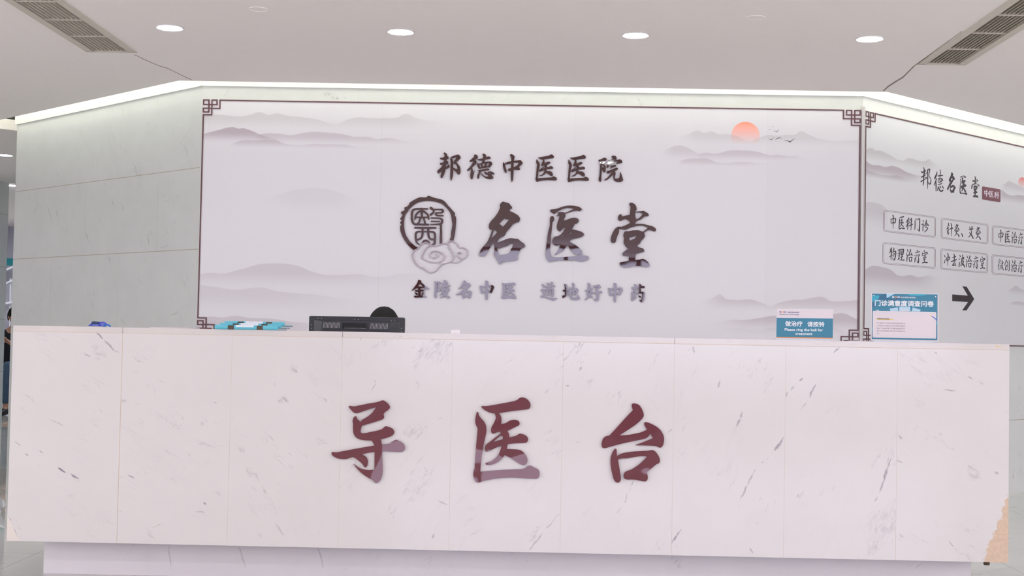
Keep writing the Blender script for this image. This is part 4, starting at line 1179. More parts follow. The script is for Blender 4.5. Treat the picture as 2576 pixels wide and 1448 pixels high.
BR['bo'] = ST([(990, 390, 14), (1012, 455, 20)], [(950, 520, 9), (967, 600, 15)], [(957, 920, 16), (965, 780, 18), (1005, 690, 7)], [(1060, 540, 13), (1150, 500, 24), (1178, 522, 18), (1142, 580, 12)], [(1065, 560, 13), (1070, 740, 14), (1017, 880, 11)], [(1100, 370, 11), (1127, 430, 18), (1115, 650, 13)],
              [(1100, 682, 11), (1160, 650, 16), (1132, 760, 17), (1060, 875, 12)], [(1092, 740, 11), (1168, 835, 26), (1203, 928, 20)])
BR['wei'] = ST([(240, 925, 4), (212, 1005, 6)], [(238, 995, 5), (203, 1105, 6)], [(222, 1060, 6), (218, 1195, 5)], [(266, 940, 4), (268, 990, 4)], [(250, 990, 5), (300, 980, 5)], [(255, 1040, 5), (290, 1025, 5)], [(262, 1070, 6), (257, 1140, 5), (242, 1190, 4)], [(288, 1060, 5), (290, 1140, 5)],
               [(312, 960, 5), (300, 1050, 5)], [(295, 1040, 5), (325, 1012, 7)], [(320, 1030, 5), (285, 1165, 5)], [(295, 1085, 5), (330, 1198, 8)])
BR['chuang'] = ST([(402, 950, 7), (362, 1080, 6)], [(408, 965, 6), (440, 1040, 6)], [(388, 1090, 6), (422, 1068, 6), (410, 1130, 6)], [(390, 1085, 6), (380, 1190, 8), (420, 1182, 7), (435, 1150, 4)], [(442, 1010, 5), (440, 1130, 6)], [(470, 960, 6), (478, 1080, 7), (470, 1212, 7), (445, 1190, 3)])
BR['t_zhong'] = ST([(185, 760, 13), (185, 1020, 14)], [(110, 805, 12), (116, 930, 13)], [(110, 822, 13), (262, 845, 13), (255, 940, 12)], [(116, 918, 13), (255, 925, 13)])
BR['t_yi'] = ST([(308, 808, 12), (455, 822, 12)], [(314, 815, 13), (318, 1015, 14), (465, 1050, 16)], [(370, 850, 10), (345, 895, 9)], [(360, 875, 10), (440, 885, 10)], [(335, 930, 10), (448, 935, 10)], [(392, 880, 10), (382, 950, 11), (345, 992, 9)], [(385, 945, 10), (430, 1000, 12)])
BR['t_ke'] = ST([(590, 850, 10), (520, 880, 9)], [(512, 925, 11), (600, 925, 11)], [(560, 870, 11), (565, 1090, 12)], [(555, 930, 9), (505, 1030, 10)], [(572, 940, 8), (598, 970, 8)], [(612, 880, 8), (626, 900, 8)], [(607, 935, 8), (622, 955, 8)], [(590, 1002, 10), (690, 996, 12)], [(655, 850, 13), (650, 1105, 13)])

# ------------------------------------------------------------------ printed panels with misty mountains
def mural_mat(name, pl, s0, s1, z0, z1, base, layers, sun=None, seams=(), steps=()):
    """layers: (ridge points px, base-line y px, tint colour, strength, fade left px or None, fade right px or None)"""
    t = NT(name)
    uv = t.n('ShaderNodeUVMap').outputs[0]
    sep = t.n('ShaderNodeSeparateXYZ'); t.l(uv, sep.inputs[0])
    U, W = sep.outputs[0], sep.outputs[1]
    def nu(px, py):
        s, z = pl.sz(px, py)
        return (s - s0) / (s1 - s0), (z - z0) / (z1 - z0)
    wob = t.noise(uv, 60.0, 3.0, 0.6)
    Wn = t.math('ADD', W, t.math('MULTIPLY', t.math('SUBTRACT', wob, 0.5), 0.007))
    col = t.n('ShaderNodeRGB').outputs[0]
    col.default_value = base
    for q in steps:
        u = nu(*q[:2])[0]
        f = t.ramp(U, u, u + 0.0006)
        col = t.mix(t.math('MULTIPLY', f, q[2]), col, srgb(176, 172, 180))
    if sun:
        cx, cy, rx, ry, c_top, fade0, fade1 = sun
        u, w = nu(cx, cy)
        du = abs(nu(cx + rx, cy)[0] - u); dw = abs(nu(cx, cy - ry)[1] - w)
        d = t.n('ShaderNodeCombineXYZ')
        t.l(t.math('DIVIDE', t.math('SUBTRACT', U, u), du), d.inputs[0])
        t.l(t.math('DIVIDE', t.math('SUBTRACT', W, w), dw), d.inputs[1])
        disc = t.ramp(t.vmath('LENGTH', d.outputs[0]), 0.97, 1.0, 1.0, 0.0)
        g = t.ramp(W, nu(cx, fade1)[1], nu(cx, fade0)[1], 0.0, 1.0)
        col = t.mix(t.math('MULTIPLY', disc, g), col, c_top)
    for pts, yb, tint, amp, fl, fr in layers:
        P = [nu(*p) for p in pts]
        fc = t.n('ShaderNodeFloatCurve')
        cv = fc.mapping.curves[0]
        fc.mapping.use_clip = False
        fc.mapping.extend = 'HORIZONTAL'
        lo = min(p[0] for p in P); hi = max(p[0] for p in P)
        for k, p in enumerate(P):
            x = (p[0] - lo) / (hi - lo)
            if k == 0: cv.points[0].location = (x, p[1])
            elif k == len(P) - 1: cv.points[-1].location = (x, p[1])
            else: cv.points.new(x, p[1])
        fc.mapping.update()
        t.l(t.ramp(U, lo, hi), fc.inputs['Value'])
        ridge = fc.outputs[0]
        mx = pts[len(pts) // 2][0]
        wb = nu(mx, yb)[1]
        wtop = max(p[1] for p in P)
        edge = t.ramp(t.math('SUBTRACT', ridge, Wn), 0.0, 0.004, 0.0, 1.0)
        fade = t.ramp(W, wb, wb + (wtop - wb) * 0.75, 0.0, 1.0, True)
        a = t.math('MULTIPLY', t.math('MULTIPLY', edge, fade), amp)
        if fl is not None: a = t.math('MULTIPLY', a, t.ramp(U, nu(fl[0], yb)[0], nu(fl[1], yb)[0], 0.0, 1.0, True))
        if fr is not None: a = t.math('MULTIPLY', a, t.ramp(U, nu(fr[0], yb)[0], nu(fr[1], yb)[0], 1.0, 0.0, True))
        col = t.mix(a, col, tint)
    for q in seams:
        u = nu(*q[:2])[0]
        f = t.ramp(t.math('ABSOLUTE', t.math('SUBTRACT', U, u)), 0.0, 0.0005, q[2], 0.0)
        col = t.mix(f, col, srgb(150, 146, 150))
    t.l(col, t.bsdf.inputs['Base Color'])
    t.bsdf.inputs['Roughness'].default_value = 0.5
    t.bsdf.inputs['Specular IOR Level'].default_value = 0.25
    return t.m


MT = srgb(150, 128, 140); MG = srgb(165, 155, 156)
lay_m = [
    ([(505, 288), (560, 288), (600, 292), (625, 289), (655, 281), (675, 288), (697, 284), (730, 291), (765, 294), (800, 300), (843, 311), (870, 302), (905, 294), (930, 296), (960, 296), (1000, 294), (1021, 285), (1050, 297), (1100, 305), (1160, 313)], 330, MG, .34, None, (980, 1150)),
    ([(505, 339), (550, 326), (585, 318.5), (600, 322), (612, 321), (640, 331), (656, 338), (680, 345), (710, 354), (745, 364)], 362, MT, .62, None, (690, 750)),
    ([(640, 343), (660, 336), (700, 335), (735, 339), (770, 332), (800, 331), (835, 333), (870, 338), (890, 343), (930, 344), (950, 349), (975, 346), (1010, 352), (1060, 356), (1100, 358)], 366, MT, .36, (635, 665), (950, 1090)),
    ([(570, 367), (610, 352), (640, 352), (690, 352), (720, 361), (760, 364), (790, 361), (820, 362), (870, 363), (900, 368), (940, 369), (965, 371)], 375, MT, .32, (560, 600), (860, 965)),
    ([(1690, 342), (1730, 337), (1755, 327), (1770, 333), (1788, 330), (1812, 337), (1830, 336), (1860, 344), (1887, 355), (1900, 349), (1930, 339), (1960, 340), (1980, 338), (2000, 337), (2014, 329), (2035, 338), (2070, 350), (2110, 354), (2135, 352), (2168, 356)], 371, MG, .30, (1690, 1760), None),
    ([(1655, 388), (1690, 368), (1705, 365), (1725, 368), (1750, 382), (1775, 394)], 404, MG, .34, (1655, 1700), (1740, 1778)),
    ([(1745, 389), (1770, 384), (1800, 385), (1840, 377), (1870, 377), (1910, 382), (1935, 389), (1960, 389), (1985, 391), (2000, 391), (2030, 398), (2062, 402)], 407, MT, .32, (1740, 1770), (1960, 2060)),
    ([(1695, 414), (1720, 400), (1750, 398), (1780, 398), (1800, 406), (1830, 409), (1850, 407), (1910, 409), (1960, 412)], 420, MT, .28, (1695, 1725), (1860, 1960)),
    ([(500, 475), (545, 486), (580, 483), (620, 497), (650, 506), (690, 492), (720, 482), (780, 472), (830, 475), (870, 488), (900, 497), (950, 493), (1000, 495)], 540, MT, .10, (640, 740), (830, 920)),
    ([(497, 691), (530, 685), (557, 687), (610, 675), (660, 662), (690, 661), (745, 666), (790, 683), (820, 690), (860, 690), (900, 688), (955, 695), (1010, 687), (1060, 687), (1100, 690), (1160, 696)], 730, MT, .27, None, (800, 1150)),
    ([(497, 714), (540, 720), (600, 727), (640, 722), (660, 722), (700, 731), (760, 737), (810, 741), (860, 750), (900, 751), (960, 760)], 790, MT, .20, None, (700, 950)),
    ([(497, 795), (540, 795), (560, 797), (590, 792), (620, 797), (680, 800), (740, 808), (780, 812), (840, 817)], 870, MT, .30, None, (700, 840)),
    ([(1750, 758), (1790, 748), (1810, 739), (1825, 749), (1850, 753), (1890, 752), (1920, 762), (1937, 769), (1960, 760), (1990, 753), (2020, 752), (2040, 748), (2068, 745), (2090, 755), (2120, 756), (2166, 751)], 787, MT, .32, (1750, 1830), None),
    ([(1770, 813), (1810, 810), (1840, 803), (1880, 803), (1920, 796), (1940, 793), (1960, 793), (2020, 796), (2090, 790), (2110, 786), (2125, 787), (2145, 797), (2166, 807)], 836, MT, .42, (1770, 1900), None),
    ([(1790, 822), (1850, 823), (1900, 828), (1950, 822), (2000, 826), (2080, 818), (2110, 826), (2140, 840)], 850, MT, .12, (1790, 1880), None)]
MUR_Z0, MUR_Z1 = PL_MURAL.sz(1340, 858)[1] - 0.0, PL_MURAL.sz(1340, 263.5)[1]
MUR_Z0 = PL_MURAL.sz(495, 838)[1]
MUR_S0, MUR_S1 = 0.006, LEN_M - 0.014
M['mural'] = mural_mat('mural_print', PL_MURAL, MUR_S0, MUR_S1, MUR_Z0, MUR_Z1, (0.70, 0.675, 0.705, 1), lay_m,
                       (1875, 342.5, 36.5, 36.5, srgb(248, 150, 122), 306, 364),
                       [(957, 500, .22), (1443, 500, .2), (1928, 500, .15)], [(1443, 500, .02), (1928, 500, .05)])
lay_r = [
    ([(2176, 376), (2192, 371), (2200, 377), (2210, 377), (2235, 388), (2265, 403), (2285, 397), (2305, 402), (2325, 404), (2334, 399), (2345, 407), (2370, 420)], 425, MG, .42, None, (2320, 2368)),
    ([(2176, 402), (2190, 413), (2210, 415), (2225, 419), (2240, 416), (2255, 419), (2285, 434), (2310, 440), (2335, 444)], 456, MT, .55, None, (2280, 2335)),
    ([(2176, 424), (2200, 434), (2225, 440), (2260, 441), (2280, 447), (2300, 452)], 462, MT, .35, None, (2250, 2300)),
    ([(2176, 676), (2190, 668), (2205, 668), (2225, 672), (2240, 678), (2255, 690), (2275, 692), (2290, 691), (2310, 696), (2335, 692), (2372, 699)], 735, MT, .42, None, (2290, 2370)),
    ([(2176, 508), (2195, 508), (2215, 514), (2240, 535)], 580, MT, .25, None, (2215, 2240)),
    ([(2515, 468), (2530, 458), (2536, 454), (2545, 458), (2560, 465), (2580, 476), (2620, 490)], 490, MT, .34, (2512, 2530), None),
    ([(2512, 476), (2520, 477), (2530, 486), (2545, 491), (2560, 489), (2590, 494), (2620, 500)], 515, MT, .5, (2508, 2522), None),
    ([(2530, 727), (2545, 723), (2552, 717), (2565, 725), (2600, 735)], 745, MT, .3, (2530, 2545), None),
    ([(2535, 762), (2555, 757), (2575, 760), (2600, 764)], 772, MT, .3, (2535, 2548), None)]
RP_S0, RP_S1 = 0.014, LEN_R - 0.05
RP_Z1 = PL_RIGHT.sz(2300, 307)[1]
RP_Z0 = PL_RIGHT.sz(2558, 871)[1]
M['directory'] = mural_mat('directory_print', PL_RIGHT, RP_S0, RP_S1, RP_Z0, RP_Z1, (0.70, 0.70, 0.72, 1), lay_r,
                           (2571, 460, 11.5, 14, srgb(226, 112, 104), 446, 474), [(2418, 400, .12)])


def panel(name, pl, s0, s1, z0, z1, th, mat, parent):
    mb = MB()
    f = [pl.at(s0, z0, th), pl.at(s1, z0, th), pl.at(s1, z1, th), pl.at(s0, z1, th)]
    b = [pl.at(s0, z0, 0), pl.at(s1, z0, 0), pl.at(s1, z1, 0), pl.at(s0, z1, 0)]
    uv = [(0, 0), (1, 0), (1, 1), (0, 1)]
    mb.quad(*f, uvs=uv)
    mb.add(b, [(3, 2, 1, 0)], uv)
    for i in range(4):
        j = (i + 1) % 4
        mb.add([f[i], b[i], b[j], f[j]], [(0, 1, 2, 3)], [uv[i], uv[i], uv[j], uv[j]])
    return mb.build(name, mat, parent)


TH = 0.006
# knot ornament of a frame corner: bars (a0, a1, b0, b1) in units measured from the corner
kw = 28 / 2
KNOT = []
for x, y0, y1 in ((14, 0, 131), (135, 0, 305), (206, 0, 368), (321, 0, 131), (391, 0, 218), (12, 193, 305)): KNOT.append((x - kw, x + kw, y0, y1))
for y, x0, x1 in ((14, 0, 149), (14, 192, 335), (118, 0, 335), (205, 0, 405), (291, 0, 149), (355, 0, 220)): KNOT.append((x0, x1, y - kw, y + kw))


def knot_frame(pl, s0, s1, z0, z1, unit_s, unit_z, parent, corners, bars):
    """corner ornaments and border bars, each one mesh, raised on the panel"""
    for ci in corners:
        mb = MB()
        fx = (lambda a: s0 + a * unit_s) if ci in (0, 3) else (lambda a: s1 - a * unit_s)
        fz = (lambda b: z1 - b * unit_z) if ci in (0, 1) else (lambda b: z0 + b * unit_z)
        xs = sorted({v for q in KNOT for v in q[:2]}); ys = sorted({v for q in KNOT for v in q[2:]})
        cell = lambda i, j: 0 <= i < len(xs) - 1 and 0 <= j < len(ys) - 1 and any(
            q[0] < (xs[i] + xs[i + 1]) / 2 < q[1] and q[2] < (ys[j] + ys[j + 1]) / 2 < q[3] for q in KNOT)
        P3 = lambda x, y, o: pl.at(fx(x), fz(y), o)
        t0, t1 = TH, TH + 0.004
        for i in range(len(xs) - 1):
            for j in range(len(ys) - 1):
                if not cell(i, j): continue
                a0, a1, b0, b1 = xs[i], xs[i + 1], ys[j], ys[j + 1]
                mb.quad(P3(a0, b0, t1), P3(a1, b0, t1), P3(a1, b1, t1), P3(a0, b1, t1))
                mb.quad(P3(a0, b0, t0), P3(a0, b1, t0), P3(a1, b1, t0), P3(a1, b0, t0))
                for (di, dj, c) in ((-1, 0, (a0, b0, a0, b1)), (1, 0, (a1, b0, a1, b1)), (0, -1, (a0, b0, a1, b0)), (0, 1, (a0, b1, a1, b1))):
                    if not cell(i + di, j + dj):
                        mb.quad(P3(c[0], c[1], t1), P3(c[2], c[3], t1), P3(c[2], c[3], t0), P3(c[0], c[1], t0))
        mb.weld = True
        mb.build('corner_knot', M['maroon'], parent)
    w = 28
    L = {'top': (s0 + 405.5 * unit_s, s1 - 405.5 * unit_s, z1 - w * unit_z, z1), 'bottom': (s0 + 405.5 * unit_s, s1 - 405.5 * unit_s, z0, z0 + w * unit_z),
         'left': (s0, s0 + w * unit_s, z0 + 369.5 * unit_z, z1 - 369.5 * unit_z), 'right': (s1 - w * unit_s, s1, z0 + 369.5 * unit_z, z1 - 369.5 * unit_z),
         'top_r': (s0 + 405.5 * unit_s, s1, z1 - w * unit_z, z1), 'bottom_r': (s0 + 405.5 * unit_s, s1, z0, z0 + w * unit_z)}
    for k in bars:
        a, b, c, d = L[k]
        mb = MB(); mb.slab(pl, a, b, c, d, TH, TH + 0.004)
        mb.build('border_bar', M['maroon'], parent)


p0 = PL_MURAL.at(LEN_M / 2, MUR_Z0)
mural = thing('wall_mural', p0, 'large pale mural panel of misty mountains and a setting sun behind the reception', 'mural')
panel('printed_panel', PL_MURAL, MUR_S0, MUR_S1, MUR_Z0, MUR_Z1, TH, M['mural'], mural)
ks = 8.47 / 3300 / 9.05
knot_frame(PL_MURAL, MUR_S0 + 0.002, MUR_S1 - 0.002, MUR_Z0, MUR_Z1, ks, ks, mural, (0, 1, 2, 3), ('top', 'bottom', 'left', 'right'))
birds = [([(1973, 352.2), (1981, 354), (1988, 357), (1992, 353), (2001, 347)], [.5, 1.5, 2.6, 1.5, .4]),
         ([(1950.5, 353), (1953, 348.5), (1957.5, 347.5), (1962, 345.5), (1967.5, 349.8)], [.4, 1.0, 1.8, 1.1, .4]),
         ([(1932, 348.2), (1937, 350), (1940.5, 351.8), (1943.5, 348.5), (1947.5, 344)], [.4, .9, 1.6, .9, .3]),
         ([(1945.5, 328.2), (1950, 330.2), (1954, 332), (1957, 328.5), (1960, 324.2)], [.4, .9, 1.5, .9, .3]),
         ([(1934, 326.5), (1936, 324.8), (1938, 325), (1940, 325.2)], [.4, .7, .7, .3]), ([(1943, 318.3), (1944.5, 318.6), (1946, 318.2)], [.3, .6, .3])]
for P, w in birds:
    mb = MB(); ribbon(mb, P, w, PL_MURAL, TH, thick=0.0004)
    mb.build('printed_bird', M['print_dark'], mural)

p0 = PL_RIGHT.at(1.4, RP_Z0)
direc = thing('directory_panel', p0, 'grey panel listing treatment rooms with an arrow, on the angled right wall', 'wall sign')
panel('printed_panel', PL_RIGHT, RP_S0, RP_S1, RP_Z0, RP_Z1, TH, M['directory'], direc)
kz = (PL_RIGHT.sz(2176, 279)[1] - PL_RIGHT.sz(2176, 322)[1]) / 372
knot_frame(PL_RIGHT, RP_S0 + 0.004, RP_S1, RP_Z0, RP_Z1, ks, ks, direc, (0, 3), ('left', 'top_r', 'bottom_r'))


def lettering(name, items, pl, mat, parent, base=TH, th=0.0006):
    mb = MB()
    for it in items:
        key, to_px = it
        src = GL.get(key) or dict(S=BR[key])
        glyph(mb, src, pl, th, base, to_px, key=key, cells=110)
    return mb.build(name, mat, parent)


def fr(x0, y0, s, ax=1.0, bx=0.0, ay=1.0, by=0.0):
    """pixel of a traced point after an affine move inside its frame"""
    return lambda x, y: (x0 + (ax * x + bx) / s, y0 + (ay * y + by) / s)


def box_map(src, dst, sl=0.0):
    """maps the traced box src (x0,y0,x1,y1) to the pixel box dst with a downward slope"""
    def f(x, y):
        u = (x - src[0]) / (src[2] - src[0]); v = (y - src[1]) / (src[3] - src[1])
        px = dst[0] + u * (dst[2] - dst[0])
        return px, dst[1] + v * (dst[3] - dst[1]) + sl * (px - dst[0])
    return f


GL['b_bang'] = dict(S=BR['bang']); GL['b_de'] = dict(S=BR['de'])
lettering('title_lettering', [('b_bang', fr(2310, 410, 16.09)), ('b_de', fr(2310, 410, 16.09)),
                              ('ming', box_map((195, 130, 1135, 1407), (2382.4, 430.6, 2404.4, 484.4), .19)),
                              ('yi_brush', box_map((260, 172, 1143, 1318), (2414, 439.3, 2433.6, 487.4), .181)),
                              ('tang', box_map((210, 70, 1132, 1390), (2443.3, 441.2, 2464.3, 495), .181))], PL_RIGHT, M['print_dark'], direc)
mb = MB()
P = parse("20,650 26,632 50,622 720,735 745,745 755,775 755,1220 745,1248 720,1258 60,1150 30,1135 20,1110")
px_slab(mb, [(2470 + x / 16.085, 430 + y / 16.085) for x, y, _ in P], PL_RIGHT, TH, TH + 0.002)
tagr = mb.build('department_tag', M['tag_red'], direc); tagr['label'] = 'wine red tag with pale writing'
lettering('tag_lettering', [(k, fr(2470, 430, 16.085)) for k in ('t_zhong', 't_yi', 't_ke')], PL_RIGHT, M['tag_white'], tagr, TH + 0.002, 0.0006)
mb = MB()
glyph(mb, dict(frame=(2120, 560, 4.524), P=["1247,815! 1425,828! 1362,722! 1412,728! 1497,868! 1410,997! 1360,995! 1427,902! 1247,890!"]), PL_RIGHT, 0.0008, TH)
mb.build('arrow', M['print_dark'], direc)

A, B, Cc, Dd, Ee = (2220, 520, 16.086), (2360, 540, 16.086), (2216, 605, 18.1), (2360, 620, 18.1), (2490, 555, 9.652)
eA = lambda s, d: (lambda f=box_map(s, d): f)()


def into(frame, src, dst):
    """traced box src placed on traced box dst of another frame"""
    m = box_map(src, dst)
    def f(x, y):
        a, b = m(x, y)
        return frame[0] + a / frame[2], frame[1] + b / frame[2]
    return f


zh = (1165, 390, 1435, 950); lo_ = (1520, 430, 1770, 1020); sh = (1880, 445, 2125, 1040); zg = (335, 330, 540, 880); yb_ = (680, 385, 890, 905)
rooms = [
    ([(2222.8, 527.6), (2353.9, 545.6), (2353.5, 597.1), (2222, 581.2)], [(k, fr(*A)) for k in ('a_zhong', 'a_yi', 'ke', 'men', 'zhen')]),
    ([(2367.8, 548.1), (2485.9, 564.4), (2485.5, 613.3), (2367.5, 598.7)], [('zhen_needle', fr(*B)), ('jiu', fr(*B)), ('dun', fr(*B)), ('ai', fr(*B)), ('jiu', fr(*B, 1, 862, 1, 108))]),
    ([(2496.2, 566.9), (2612, 582.2), (2612, 627.2), (2496, 614.6)], [('a_zhong', into(Ee, zg, (215, 220, 325, 520))), ('a_yi', into(Ee, yb_, (380, 245, 492, 530))), ('zhi', into(Ee, zh, (535, 270, 655, 545))), ('liao', into(Ee, lo_, (690, 290, 795, 575))), ('shi', into(Ee, sh, (835, 312, 940, 595)))]),
    ([(2221, 609.1), (2353.3, 623.2), (2353, 674.9), (2220.5, 662.7)], [(k, fr(*Cc)) for k in ('wu', 'li', 'zhi', 'liao', 'shi')]),
    ([(2366.6, 625.2), (2485.1, 638.2), (2484.5, 686.9), (2366.8, 676.4)], [(k, fr(*Dd)) for k in ('chong', 'ji', 'bo')] + [('zhi', into(Dd, zh, (1280, 410, 1522, 940))), ('liao', into(Dd, lo_, (1600, 435, 1825, 1000))), ('shi', into(Dd, sh, (1920, 455, 2135, 1020)))]),
    ([(2495.2, 640.2), (2612, 652.2), (2612, 698.2), (2495.5, 688.7)], [('wei', fr(*Ee)), ('chuang', fr(*Ee)), ('zhi', into(Ee, zh, (530, 962, 652, 1238))), ('liao', into(Ee, lo_, (685, 975, 790, 1262))), ('shi', into(Ee, sh, (830, 995, 935, 1275)))])]
GL['a_zhong'] = dict(S=BR['zhong']); GL['a_yi'] = dict(S=BR['yi'])
for c, items in rooms:
    TL, TR, BRc, BL = [np.array(p) for p in c]
    def bil(u, v): return tuple((TL * (1 - u) + TR * u) * (1 - v) + (BL * (1 - u) + BRc * u) * v)
    mb = MB()
    W_ = np.linalg.norm(TR - TL); H_ = np.linalg.norm(BL - TL)
    for ins, wd in ((0.0, 0.75), (2.6, 0.6)):
        a, b, k, q = ins / W_, ins / H_, 1.8 / W_, 4.2 / H_
        pth = [(a + k, b), (1 - a - k, b), (1 - a - k, b + q * .55), (1 - a, b + q), (1 - a, 1 - b - q), (1 - a - k, 1 - b - q * .55), (1 - a - k, 1 - b),
               (a + k, 1 - b), (a + k, 1 - b - q * .55), (a, 1 - b - q), (a, b + q), (a + k, b + q * .55)]
        ribbon(mb, [bil(u, v) for u, v in pth], wd, PL_RIGHT, TH, thick=0.0005, close=True)
    o = mb.build('room_name_frame', M['print_maroon'], direc)
    lettering('room_lettering', items, PL_RIGHT, M['print_dark'], o)

# ------------------------------------------------------------------ raised characters on the mural and on the counter
def character(name, item, pl, base, th, mat, label, group, tilt, to_px=None, cells=170):
    mb = MB()
    glyph(mb, item, pl, th, base, to_px, tilt, cells=cells)
    o = mb.build(name, mat)
    return tag(o, label, 'lettering', group)


def aff(src, dst): return box_map(src, dst)


yi_src = (182, 52, 1193, 1350)
f15 = lambda x0, y0, x, y: (x0 + x / 15.153, y0 + y / 15.153)
B1 = (*f15(1250, 375, 1473, 197), *f15(1250, 375, 2285, 1240)); B2 = (*f15(1410, 375, 268, 213), *f15(1410, 375, 1080, 1255))
row1 = [('bang', 'leftmost', None), ('de', 'second', None), ('zhong', 'third', None), ('yi', 'fourth', aff(yi_src, B1)), ('yi', 'fifth', aff(yi_src, B2)), ('yuan', 'rightmost', None)]
random.seed(3)
for k, (g, pos, m) in enumerate(row1):
    it = GL[g]
    character('sign_character', it, PL_MURAL, TH, 0.010, M['letter_wall'],
              'dark maroon brush character, %s of six in the top row on the mural' % pos, 'hospital name characters', (random.uniform(-.003, .003), random.uniform(-.002, .003)), m, 130)
row2 = [('ming', 'left of the three', -0.001, 0.0014), ('yi_brush', 'middle of the three', 0.0, 0.0036), ('tang', 'right of the three', 0.0, -0.0032)]
for g, pos, a, b in row2:
    character('sign_character', GL[g], PL_MURAL, TH, 0.012, M['letter_wall'],
              'large dark brush character, %s in the middle row on the mural' % pos, 'hall name characters', (a, b), None, 170)
slog = ['jin', 'ling', 'ming_small', 'zhong_small', 'yi_small', 'dao_way', 'di', 'hao', 'zhong_2', 'yao']
GL['zhong_2'] = GL['zhong_small']
ords = ['first', 'second', 'third', 'fourth', 'fifth', 'sixth', 'seventh', 'eighth', 'ninth', 'tenth']
for k, g in enumerate(slog):
    m = (lambda x, y: (1490 + (x - 33) / 18.4, 700 + (y + 18) / 18.4)) if g == 'zhong_2' else None
    character('sign_character', GL[g], PL_MURAL, TH, 0.008, M['letter_wall'],
              'small violet-grey character, %s from the left in the bottom slogan on the mural' % ords[k], 'slogan characters', (random.uniform(-.003, .003), random.uniform(-.002, .002)), m, 120)
s0_, z0_ = PL_MURAL.sz(1085, 600)
emb = thing('hall_emblem', PL_MURAL.at(s0_, z0_ - 0.2, TH), 'round seal emblem with a cloud outline, left of the large mural characters', 'emblem')
for nm, g, th, c in (('seal_ring', 'seal_ring', 0.010, 150), ('seal_character', 'seal_char', 0.010, 200), ('cloud_outline', 'cloud', 0.013, 240)):
    mb = MB(); glyph(mb, GL[g], PL_MURAL, th, TH, None, (0.0, 0.0032), cells=c)
    mb.build(nm, M['letter_pale' if nm == 'cloud_outline' else 'letter_wall'], emb)

